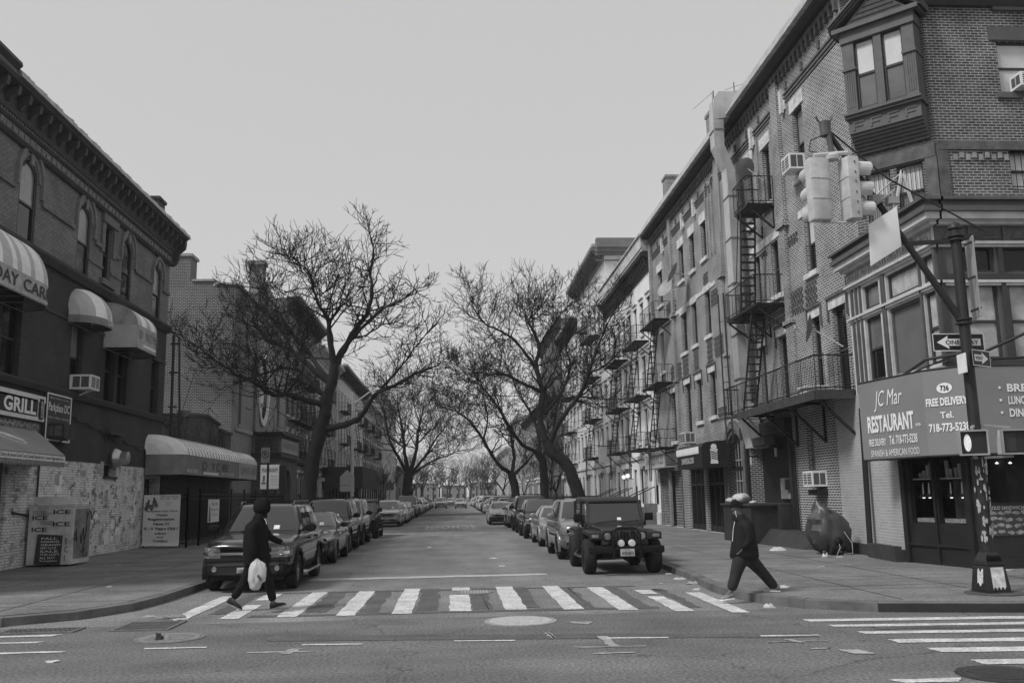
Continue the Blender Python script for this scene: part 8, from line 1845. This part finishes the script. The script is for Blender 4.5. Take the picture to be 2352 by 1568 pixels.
rg = random.Random(77); m = MB()
for k in range(20):
    x = -58 + k * 6.1 + rg.uniform(-2, 2); y = 345 + rg.uniform(-15, 30); b = Vector((x, y, 4.5)); m.tube([(x, y, 0), b], [.4, .32], 6)
    for q in range(6): a = q * PI / 3 + rg.uniform(-.4, .4); grow(m, b, Vector((math.cos(a) * 1.1, math.sin(a) * 1.1, .8)).normalized(), 2.9, .2, 4, rg, .08, .8, (2, 2), .07)
o = solo('distant_wood', m, TWG, 'dark tangled mass of bare trees closing the far end of the street', 'trees', kind='stuff', base=(0, 345, 0))
# ================================================================== traffic signal pole, signs, street clutter
PB = M('pole_black', .022, .55, .3, 4); YEL = M('signal_housing', .5, .55, .22, 4); PX0, PY0 = 8.62, 14.6
t = thing('traffic_signal_pole', 'black traffic signal pole with diagonal mast arm, ribbed stickered base and two pale signal heads at the right corner', 'traffic light', (PX0, PY0, .15))
t['label'] = 'black traffic signal pole with diagonal mast arm and two pale signal heads'
m = MB(); m.tube([(PX0, PY0, .7), (PX0, PY0, 6.2)], [.10, .085], 14); m.lathe([(.10, 6.2), (.115, 6.22), (.09, 6.3), (.02, 6.34)], (PX0, PY0, 0), 'z', 14)
for z in (6.0, 6.07, 4.62, 4.55): m.lathe([(.11, z), (.135, z), (.135, z + .03), (.11, z + .03)], (PX0, PY0, 0), 'z', 14)
obj('pole', m, PB, t, 40)
m = MB(); arm0 = Vector((PX0 - .05, PY0, 4.62)); arm1 = Vector((6.46, 14.55, 8.0)); m.tube([arm0, arm1], [.062, .045], 10); obj('mast_arm', m, PB, t, 40)
m = MB(); m.tube([(6.48, 14.55, 8.0), (7.5, 14.56, 7.1), (9.25, 14.6, 6.12)], .016, 5); m.beam((PX0 - .9, 14.58, 5.95), (PX0, PY0, 6.0), .05, .07); m.beam((PX0, PY0, 6.05), (PX0 + .7, PY0, 6.15), .06, .08); m.tube([(7.45, 14.56, 6.35), (7.7, 14.57, 6.0), (7.75, 14.58, 5.95)], .012, 4); obj('tie_rod', m, PB, t)
m = MB(); m.tube([(6.46, 14.5, 8.0), (6.5, 14.45, 7.5)], .05, 8); m.lathe([(.09, 7.85), (.1, 8.1), (.03, 8.13)], (6.44, 14.52, 0), 'z', 12); m.tube([(6.36, 14.5, 7.85), (6.15, 14.48, 7.75), (6.1, 14.45, 7.55), (6.3, 14.45, 7.5), (6.45, 14.45, 7.52)], .014, 5)
for a in (-.08, .1): m.tube([(6.42 + a, 14.52, 8.1), (6.42 + a * 1.6, 14.52, 8.2)], .02, 5)
obj('hanger', m, M('fitting_iron', .08, .5, .3), t)
m = MB(); m.tube([(6.17, 14.45, 7.47), (6.75, 14.4, 7.50)], .04, 8); m.lathe([(.11, 7.38), (.12, 7.44), (.05, 7.5)], (6.48, 14.43, 0), 'z', 14); m.tube([(6.25, 14.44, 6.28), (6.75, 14.4, 6.27)], .02, 6); obj('yoke', m, YEL, t, 40)
def head(cx, cy, z0, label, yaw, vis_dir):
    h = MB(); w, d = .175, .12; e = Vector((math.cos(yaw), math.sin(yaw), 0)); f = Vector((-e.y, e.x, 0)); c = Vector((cx, cy, 0))
    P_ = lambda a, b, z: c + e * a + f * b + Vector((0, 0, z))
    sec2 = [(-w, -d), (-w * .55, -d * 1.2), (w * .55, -d * 1.2), (w, -d), (w, d * .6), (-w, d * .6)]
    h.prism([(lambda q, p=p: P_(p[0], p[1], q)) for p in sec2], z0, z0 + 1.08)
    o = obj('signal_head', h, YEL, t); bev(o, .012); m = MB()
    for zc in (z0 + .36, z0 + .715):
        for qa, qb in ((-w * .98, -d * 1.04), (-w * .5, -d * 1.23), (w * .5, -d * 1.23)):
            p_ = P_(qa, qb, zc); q_ = P_({-w * .98: -w * .55, -w * .5: w * .5, w * .5: w * .98}[qa], {-w * .98: -d * 1.22, -w * .5: -d * 1.23, w * .5: -d * 1.04}[qa], zc); m.bar(p_, q_, .004, 4)
    for zc in (z0 + .1, z0 + .28, z0 + .45, z0 + .64, z0 + .8, z0 + .98): m.lathe([(.001, -.02), (.014, -.018), (.014, .018), (.001, .02)], tuple(P_(w, 0, zc)), 'z', 6)
    obj('hinge', m, M('fitting_dark', .12, .5), o)
    for k in range(3):
        m = MB(); zc = z0 + .19 + k * .35; b0, b1 = d * .6, d * .6 + .27; n = 16
        for i in range(n):
            a0 = PI * (-.28) + PI * 1.56 * i / n; a1 = PI * (-.28) + PI * 1.56 * (i + 1) / n; R_ = .155
            q0 = P_(R_ * math.cos(a0), b0, zc + R_ * math.sin(a0)); q1 = P_(R_ * math.cos(a1), b0, zc + R_ * math.sin(a1)); q2 = P_(R_ * .97 * math.cos(a1), b1 - .03 * (math.sin(a1) < 0), zc + R_ * math.sin(a1)); q3 = P_(R_ * .97 * math.cos(a0), b1 - .03 * (math.sin(a0) < 0), zc + R_ * math.sin(a0))
            m.face([q0, q1, q2, q3])
        obj('visor', m, YEL, o, True); m = MB(); m.face([P_(.14 * math.cos(i * PI / 10), b0 + .005, zc + .14 * math.sin(i * PI / 10)) for i in range(20)]); obj('lens', m, BLK, o)
    return o
head(6.20, 14.45, 6.3, '', math.radians(6), 0); head(6.76, 14.4, 6.3, '', math.radians(-86), 0)
t2 = thing('blank_sign', 'large blank white sign panel hanging from the mast arm beside the signal heads', 'sign', (7.28, 14.5, 5.5)); m = MB()
m.prism([(lambda q, p=p: (p[0], q, p[1])) for p in [(7.0, 5.52), (7.56, 5.86), (7.54, 6.56), (7.02, 6.24)]], 14.42, 14.44); bev(obj('panel', m, M('sign_back_white', .8, .5, .05), t2), .003); m = MB(); m.tube([(7.1, 14.47, 6.55), (7.55, 14.47, 6.85)], .03, 6); m.tube([(7.5, 14.46, 6.85), (7.5, 14.45, 6.5)], .025, 6); m.tube([(7.1, 14.46, 6.55), (7.08, 14.45, 6.22)], .02, 6); m.box(7.15, 7.35, 14.45, 14.6, 6.65, 6.78); m.box(7.42, 7.6, 14.42, 14.6, 6.62, 6.74); obj('bracket', m, M('fitting_pale', .3, .5, .2), t2)
# blade street-name signs seen edge on
t2 = thing('street_name_blade', 'tall narrow pale sign blade strapped edge-on to the right side of the signal pole', 'sign', (8.9, 14.6, 4.7)); m = MB()
m.hexa([(8.80, 14.40, 4.66), (8.95, 14.9, 4.66), (8.97, 14.9, 4.66), (8.82, 14.40, 4.66), (8.80, 14.40, 6.05), (8.95, 14.9, 6.05), (8.97, 14.9, 6.05), (8.82, 14.40, 6.05)]); obj('blade', m, M('blade_pale', .36, .5, .15), t2)
m = MB(); 
for z in (4.75, 5.3, 5.9): m.beam((8.7, 14.5, z), (8.86, 14.45, z + .06), .03, .04)
obj('clamp', m, PB, t2)
# one-way signs
def arrow_sign(label, P0, e, w, h, txt, flip, name='one_way_sign'):
    P0 = Vector(P0); e = Vector(e).normalized(); nrm = Vector((e.y, -e.x, 0)); up = Vector((0, 0, 1)); Q = lambda a, z, d=0.0: P0 + e * a + up * z + nrm * d
    t = thing(name, label, 'sign', tuple(Q(w / 2, 0, 0)), 'one-way signs on the signal pole'); m = MB(); m.prism([(lambda q, p=p: Q(p[0], p[1], q)) for p in [(0, 0), (w, 0), (w, h), (0, h)]], -.01, 0); obj('plate', m, M('sign_black_face', .015, .5), t)
    m = MB(); b = .012
    for a in ((0, w, 0, b), (0, w, h - b, h), (0, b, b, h - b), (w - b, w, b, h - b)): m.face([Q(a[0], a[2], .003), Q(a[1], a[2], .003), Q(a[1], a[3], .003), Q(a[0], a[3], .003)])
    obj('border', m, WHT, t)
    m = MB(); s = (lambda x: w - x) if flip else (lambda x: x)
    pts = [(.07, h / 2), (.27, h * .88), (.255, h * .70), (w - .06, h * .70), (w - .06, h * .30), (.27, h * .30), (.285, h * .12)]; pts = [(s(a), z) for a, z in pts]; m.face([Q(a, z, .004) for a, z in pts]); ar = obj('arrow', m, WHT, t)
    a0 = .22 if not flip else .08; text(txt, Q(a0, h * .37, .007), e * (w - .32), up * h * .26, BLKT, ar, bold=.015); return t
arrow_sign('one-way sign with arrow to the left, upper sign behind the signal pole', (8.13, 14.76, 4.12), (1, .0, 0), .9, .30, 'ONE WAY', False); arrow_sign('angled one-way sign with arrow to the right, partly hidden by the signal pole', (8.56, 14.36, 3.82), (.86, .52, 0), .56, .27, 'WAY', True)
t2 = thing('street_sign_edge', 'small sign seen edge-on at the left of the signal pole under the one-way sign', 'sign', (8.35, 14.6, 3.7)); m = MB(); m.hexa([(8.40, 14.3, 3.70), (8.43, 14.6, 3.70), (8.45, 14.6, 3.70), (8.42, 14.3, 3.70), (8.40, 14.3, 4.02), (8.43, 14.6, 4.02), (8.45, 14.6, 4.02), (8.42, 14.3, 4.02)]); obj('plate', m, WHITE, t2); m = MB(); m.beam((8.44, 14.5, 3.86), (8.6, 14.58, 3.86), .03, .03); obj('clamp', m, PB, t2)
# pedestrian signals
def ped(label, c, yaw, lit):
    t = thing('pedestrian_signal', label, 'pedestrian light', c, 'pedestrian signals on the pole'); e = Vector((math.cos(yaw), math.sin(yaw), 0)); nn = Vector((e.y, -e.x, 0)); C_ = Vector(c); Q = lambda a, z, d: C_ + e * a + nn * d + Vector((0, 0, z))
    m = MB(); m.prism([(lambda q, p=p: Q(p[0], p[1], q)) for p in [(-.21, 0), (.21, 0), (.21, .40), (-.21, .40)]], -.18, -.01); bev(obj('housing', m, M('signal_housing', .42, .5), t), .015)
    m = MB()
    for a in ((-.215, .215, -.005, .02), (-.215, .215, .38, .405), (-.215, -.19, .02, .38), (.19, .215, .02, .38)): m.prism([(lambda q, p=p: Q(p[0], p[1], q)) for p in [(a[0], a[2]), (a[1], a[2]), (a[1], a[3]), (a[0], a[3])]], -.01, .06)
    obj('hood_frame', m, M('ped_frame', .3, .5, .2), t)
    m = MB(); m.face([Q(-.19, .02, 0), Q(.19, .02, 0), Q(.19, .38, 0), Q(-.19, .38, 0)]); sc = obj('screen', m, M('signal_screen', .02, .4, .2), t)
    if lit: m = MB(); m.face([Q(-.09 + .055 * math.cos(i * PI / 8), .2 + .14 * math.sin(i * PI / 8), .005) for i in range(16)]); obj('lit_hand', m, M('hand_lit', .6, .5, .3, 30, emit=.3), sc)
    else:
        m = MB()
        for i in range(9):
            for j_ in range(12): m.face([Q(-.17 + i * .022, .06 + j_ * .024, .004), Q(-.158 + i * .022, .06 + j_ * .024, .004), Q(-.158 + i * .022, .074 + j_ * .024, .004), Q(-.17 + i * .022, .074 + j_ * .024, .004)])
        obj('lamp_dots', m, M('dots_grey', .09, .5), sc)
    m = MB(); m.beam(Q(0, .44, -.1), (PX0, PY0, C_.z + .5), .05, .04); m.beam(Q(0, -.03, -.1), (PX0, PY0, C_.z - .05), .05, .04); obj('bracket', m, M('fitting_pale', .3, .5, .2), t)
ped('pedestrian signal with lit hand on the left of the pole', (8.43, 14.35, 2.35), math.radians(-24), True); ped('dark pedestrian signal facing us on the right of the pole', (9.18, 14.45, 2.36), math.radians(-8), False)
# base
m = MB(); BA0 = math.radians(-82); sq = lambda r, z: [(PX0 + r * math.cos(BA0 - PI / 4 + k * PI / 2), PY0 + r * math.sin(BA0 - PI / 4 + k * PI / 2), z) for k in range(4)]
for (ra, za), (rb, zb_) in (((.32, .15), (.32, .19)), ((.295, .19), (.235, .60)), ((.25, .60), (.25, .63)), ((.22, .63), (.20, .69)), ((.20, .69), (.14, .80))): m.hexa(sq(ra, za) + sq(rb, zb_))
bs = bev(obj('base', m, PB, t), .02)
m = MB(); m.lathe([(.45, .152), (.45, .165), (.35, .175)], (PX0 + .05, PY0, 0), 'z', 24); obj('base_collar', m, M('collar_concrete', .07, .9), t)
m = MB()
def on_base(f, q, z): r = (.295 - .06 * (z - .19) / .41) * .7071 + .004; n_ = Vector((math.cos(BA0 + f), math.sin(BA0 + f), 0)); e_ = Vector((-n_.y, n_.x, 0)); return Vector((PX0, PY0, z)) + n_ * r + e_ * q
m.grid(lambda u, v: on_base(0, -.12 + .24 * u, .22 + .35 * v + (.05 * abs(math.sin(u * 11)) if v < .1 else 0)), 14, 6); m.grid(lambda u, v: on_base(-PI / 2, -.05 + .13 * u, .30 + .22 * v + .03 * math.sin(u * 9)), 8, 5)
obj('torn_sticker', m, M('sticker_white', .6, .6, .5, 7), bs)
r_ = random.Random(8); m = MB()
for k in range(46):
    z = r_.uniform(1.0, 2.3); a = r_.uniform(-PI * .95, -.1); rr = .125; w = r_.uniform(.05, .3); h = r_.uniform(.02, .09)
    m.face([(PX0 + rr * math.cos(a + q[0] * w), PY0 + rr * math.sin(a + q[0] * w), z + q[1] * h) for q in ((-1, -.6), (.4, -1), (1, .2), (.2, 1), (-.8, .7))])
obj('torn_flyers', m, M('flyer_scraps', .35, .7, .5, 20), t)
# ---- lamp pole and sign posts on the left
t = thing('street_lamp', 'pale street lamp pole with a raised arm behind the big left tree', 'street lamp', (-6.3, 57.5, .15)); m = MB(); m.tube([(-6.3, 57.5, .15), (-6.3, 57.5, 8.4)], [.13, .08], 10); m.lathe([(.22, .15), (.2, .9), (.14, 1.1)], (-6.3, 57.5, 0), 'z', 8); obj('pole', m, M('pole_light', .5, .5), t, 40); m = MB(); m.tube([(-6.3, 57.5, 7.6), (-5.3, 57.5, 8.35), (-4.2, 57.5, 8.75)], .045, 8); obj('arm', m, M('pole_light', .5, .5), t, 40); m = MB(); m.lathe([(.001, -.3), (.12, -.2), (.15, .1), (.05, .3), (.001, .32)], (-4.0, 0, 0), 'y', 12); m.v = [(x * 1 if 0 else -4.0 + (y) * 1.2, 57.5 + (x + 4.0) * .8, 8.78 + z * .5) for x, y, z in m.v]; obj('lamp_head', m, M('lamp_pale', .45, .4), t, True)
def post_sign(label, x, y, outline, zc, mat, pole_h, name='traffic_sign', extra=None, front=None):
    t = thing(name, label, 'sign', (x, y, .15)); m = MB(); m.tube([(x, y, .15), (x, y, pole_h)], .035, 8); obj('post', m, M('post_steel', .12, .5, .3), t); m = MB(); m.prism([(lambda q, p=p: (x + p[0], q, zc + p[1])) for p in outline], y - .06, y - .045); s = obj('plate', m, mat, t)
    if extra:
        m = MB(); m.prism([(lambda q, p=p: (x + p[0], q, zc + p[1])) for p in extra], y - .06, y - .045); obj('lower_plate', m, mat, t)
    return t
SBK = M('sign_back_metal', .42, .4, .1, metal=.3)
post_sign('five-sided sign seen from behind with a square plate under it, by the lamp pole', -6.25, 54.5, [(-.42, -.38), (.42, -.38), (.42, .12), (0, .52), (-.42, .12)], 2.95, SBK, 3.4, extra=[(-.42, -.75), (.42, -.75), (.42, -.41), (-.42, -.41)])
post_sign('diamond-shaped warning sign plate far behind the left row', -5.6, 118, [(-.45, 0), (0, -.45), (.45, 0), (0, .45)], 3.0, M('diamond_pale', .3, .5), 3.4)
post_sign('five-sided sign back beyond the pavement shed', -6.1, 88, [(-.42, -.38), (.42, -.38), (.42, .12), (0, .52), (-.42, .12)], 2.9, M('sign_back_dark', .10, .5), 3.4)
def oy(u, v, Y): p = cam_pt(u, v, Y); return p
# church notice panel and parking sign, by the kerb
YS = 33.0; a = oy(600, 1060, YS); 
t = thing('church_notice_sign', 'white church notice panel reading MAHANAIM with a flame emblem, on the left pavement', 'sign', tuple((oy(622, 1150, 41).x, 41, .15))); YS = 41; A_, B_ = oy(600, 1067, YS), oy(640, 1122, YS); SFc = FRONT(YS)
m = MB(); m.fbox(SFc, A_.x, B_.x + .02, B_.z, A_.z, 0, .12); obj('panel', m, M('banner_vinyl', .50, .6), t); w_ = B_.x - A_.x; h_ = A_.z - B_.z
m = MB(); m.fbox(SFc, B_.x + .02, B_.x + .3, B_.z - .1, A_.z - .05, -.1, .1); m.tube([(A_.x + .1, YS + .1, .15), (A_.x + .1, YS + .1, B_.z)], .03, 6); m.tube([(B_.x + .1, YS + .1, .15), (B_.x + .1, YS + .1, B_.z)], .03, 6); obj('frame', m, BLK, t)
ftext('MAHANAIM', SFc, A_.x + .06, B_.x - .05, A_.z - h_ * .32, A_.z - h_ * .13, .125, DT, t, bold=.0)
for k, s_ in enumerate(('Eglise', 'Adventiste', 'du Septieme Jour', 'Service Hours')): ftext(s_, SFc, B_.x - w_ * .42, B_.x - .05, A_.z - h_ * (.5 + k * .11), A_.z - h_ * (.45 + k * .11), .125, AWM, t, name='small_lettering')
m = MB()
for q in range(3): m.tube([SFc(A_.x + w_ * (.12 + .05 * q) , B_.z + h_ * .30, .13), SFc(A_.x + w_ * (.17 + .03 * q), B_.z + h_ * .42, .13), SFc(A_.x + w_ * (.16 + .04 * q), B_.z + h_ * .55, .13)], .012, 4)
m.fbox(SFc, A_.x + w_ * .07, A_.x + w_ * .32, B_.z + h_ * .2, B_.z + h_ * .27, .122, .13); obj('flame_emblem', m, AWM, t)
t = thing('parking_sign', 'narrow no-parking sign on a dark post in front of the church notice panel', 'sign', (oy(614, 1150, 33).x, 33, .15)); px = oy(615, 1100, 33).x; m = MB(); m.tube([(px, 33, .15), (px, 33, 3.35)], .04, 8); obj('post', m, PB, t)
pz = oy(608, 1046, 33).z; m = MB(); m.box(px - .24, px + .06, 32.93, 32.95, pz - .25, pz + .28); pl = obj('plate', m, M('sign_grey_face', .25, .5), t); FP = FRONT(32.93); m = MB(); m.tube([FP(px - .09 + .11 * math.cos(q * PI / 8), pz + .04 + .13 * math.sin(q * PI / 8), .004) for q in range(17)], .014, 4); m.tube([FP(px - .17, pz + .13, .004), FP(px - .01, pz - .05, .004)], .012, 4); obj('ban_ring', m, BLKT, pl); ftext('P', FP, px - .13, px - .05, pz - .03, pz + .11, .005, BLKT, pl, bold=.02)
# ---- covered scooter
def covered_scooter(cx, cy):
    t = thing('covered_scooter', 'scooter under a crumpled grey tarpaulin leaning by the pale painted wall', 'scooter', (cx, cy, .15)); m = MB()
    from mathutils import noise as NZ
    prof = [(.10, -.20, .30, .30), (.18, -.36, .46, .46), (.30, -.46, .52, .55), (.47, -.54, .55, .60), (.63, -.54, .52, .60), (.79, -.52, .48, .56), (.92, -.49, .44, .48), (1.02, -.46, .38, .40), (1.08, -.44, .28, .33), (1.16, -.40, .14, .27), (1.25, -.37, -.02, .2), (1.34, -.33, -.14, .12), (1.42, -.29, -.24, .04), (1.45, -.28, -.265, .01)]
    n = 56; rings = []
    for k, (z, xl, xr, wy) in enumerate(prof):
        ring = []
        for i in range(n):
            a = 2 * PI * i / n; ca, sa = math.cos(a), math.sin(a); ca = math.copysign(abs(ca) ** .8, ca)
            p = Vector(((xl + xr) / 2 + (xr - xl) / 2 * ca, wy * sa, z)); q = p * 2.6
            f = abs(NZ.noise(q)) * .22 + abs(NZ.noise(q * 2.3 + Vector((5, 1, 2)))) * .05 - .06
            f *= min(1, (1.5 - z) * 2.5); e = Vector((ca, sa, 0)); p = p + e * f
            if z < .3: p.z += .10 * NZ.noise(Vector((a * 1.7, 3, 1))) + .04 * math.sin(9 * a)
            if p.z > .9 and p.x > -.15: p.z -= .12 * abs(NZ.noise(q * 1.7))
            ring.append(m.vert((cx + p.x, cy + p.y, .15 + p.z)))
        rings.append(ring)
    for a, b in zip(rings, rings[1:]):
        for i in range(n): m.f.append([a[i], a[(i + 1) % n], b[(i + 1) % n], b[i]]); m.mi.append(0)
    obj('tarpaulin', m, M('tarp_grey', .05, .46, .3, 3, bump=.4, spec=.7), t, 42)
    m = MB(); m.lathe([(.13, -.05), (.20, -.055), (.22, 0), (.20, .055), (.13, .05)], (cx - .12, cy - .42, .37), 'x', 22); obj('wheel', m, TYR, t, 40); m = MB(); m.lathe([(.13, -.05), (.20, -.055), (.22, 0), (.20, .055), (.13, .05)], (cx + .3, cy + .25, .37), 'x', 22); obj('wheel', m, TYR, t, 40)
    m = MB(); m.tube([(cx + .2, cy - .55, .75), (cx + .36, cy - .62, .45), (cx + .34, cy - .66, .2), (cx + .1, cy - .66, .18)], .006, 5); m.tube([(cx, cy - .6, .55), (cx + .02, cy - .66, .35), (cx - .1, cy - .7, .17)], .005, 5); obj('strap', m, LTW, t); m = MB(); m.lathe([(.001, -.1), (.10, -.06), (.13, .05), (.001, .07)], (cx + .02, cy - .56, .5), 'y', 12); obj('mudguard', m, PLS, t, True)
covered_scooter(9.95, 24.2)
# ---- litter and small trash
rag(-3.98, 13.02, 0, .07, .05, 'dark crumpled rag or bag lying beside the studded manhole', name='crumpled_bag', cat='rag', h=.1, seed=4, group=None); rag(-3.87, 13.03, 0, .045, .4, 'white end of the crumpled rag beside the studded manhole', h=.07, seed=5, group=None)
GPS = [(-4.55, 15.45, .005, .22, .22, 'largest pile of leaf litter and paper at the left kerb corner', .05), (-4.3, 15.15, 0, .1, .38, 'white paper scrap beside the litter pile at the left kerb corner', .03), (-4.95, 15.6, 0, .09, .3, 'pale scrap at the kerb end of the litter pile', .03), (-4.75, 11.55, 0, .07, .5, 'white scrap on the avenue at the lower left', .02), (5.75, 16.3, .15, .17, .55, 'long white paper on the right pavement near the kerb', .03), (5.3, 15.7, .15, .07, .55, 'small crumpled white paper on the right pavement near the long one', .07), (9.2, 26.0, .15, .2, .5, 'white plastic bag on the pavement in front of the black apron', .1), (9.4, 23.15, .15, .07, .5, 'round white cup under the covered scooter', .09), (9.7, 23.0, .15, .1, .45, 'flat white paper just right of the cup by the scooter', .02),
       (5.02, 14.75, 0, .08, .5, 'white scrap in the gutter at the right kerb corner', .06), (4.6, 17.6, 0, .06, .45, 'scrap against the right kerb near the crosswalk end', .04), (4.85, 18.8, 0, .16, .3, 'heap of paper litter in the right gutter', .05), (4.8, 19.8, 0, .12, .38, 'smaller heap of litter further up the right gutter', .04), (4.85, 21.0, 0, .07, .4, 'scrap in the right gutter beside the jeep wheel', .03), (4.2, 18.9, 0, .05, .35, 'tiny scrap on the road beside the right gutter litter', .02), (-.9, 34, 0, .09, .45, 'pale scrap on the roadway left of the jeep rear', .04), (1.15, 27.5, 0, .1, .5, 'white paper on the roadway beside the silver SUV', .04), (1.25, 24.5, 0, .07, .45, 'small paper on the roadway beside the jeep', .03), (8.1, 20.2, .15, .06, .4, 'small scrap in the middle of the right pavement', .02), (11.1, 18.5, .15, .3, .4, 'pale powdery strip of dirt under the restaurant step', .02), (-9.2, 26.2, .15, .07, .35, 'pale scrap near the ice freezer on the left pavement', .02), (-7.0, 19.5, .15, .06, .4, 'pale scrap in the middle of the left pavement', .02)]
for i, (x, y, z, s_, v, lb, h_) in enumerate(GPS): rag(x, y, z, s_, v, lb, h=h_, seed=40 + i, el=1.4)
# ---- haze
hz = MB(); hz.box(-801, 801, -301, 1301, -1.03, 24); ho = obj('haze', hz, (lambda m: m)(bpy.data.materials.new('haze_air')))
hm_ = ho.data.materials[0]; hm_.use_nodes = True; n = hm_.node_tree; n.nodes.clear(); o1 = n.nodes.new('ShaderNodeOutputMaterial'); pv = n.nodes.new('ShaderNodeVolumePrincipled'); pv.inputs['Color'].default_value = (.95, .95, .95, 1); pv.inputs['Density'].default_value = .00045; n.links.new(pv.outputs[0], o1.inputs['Volume'])
tag(ho, kind='stuff', label='thin pale haze over the far end of the street')
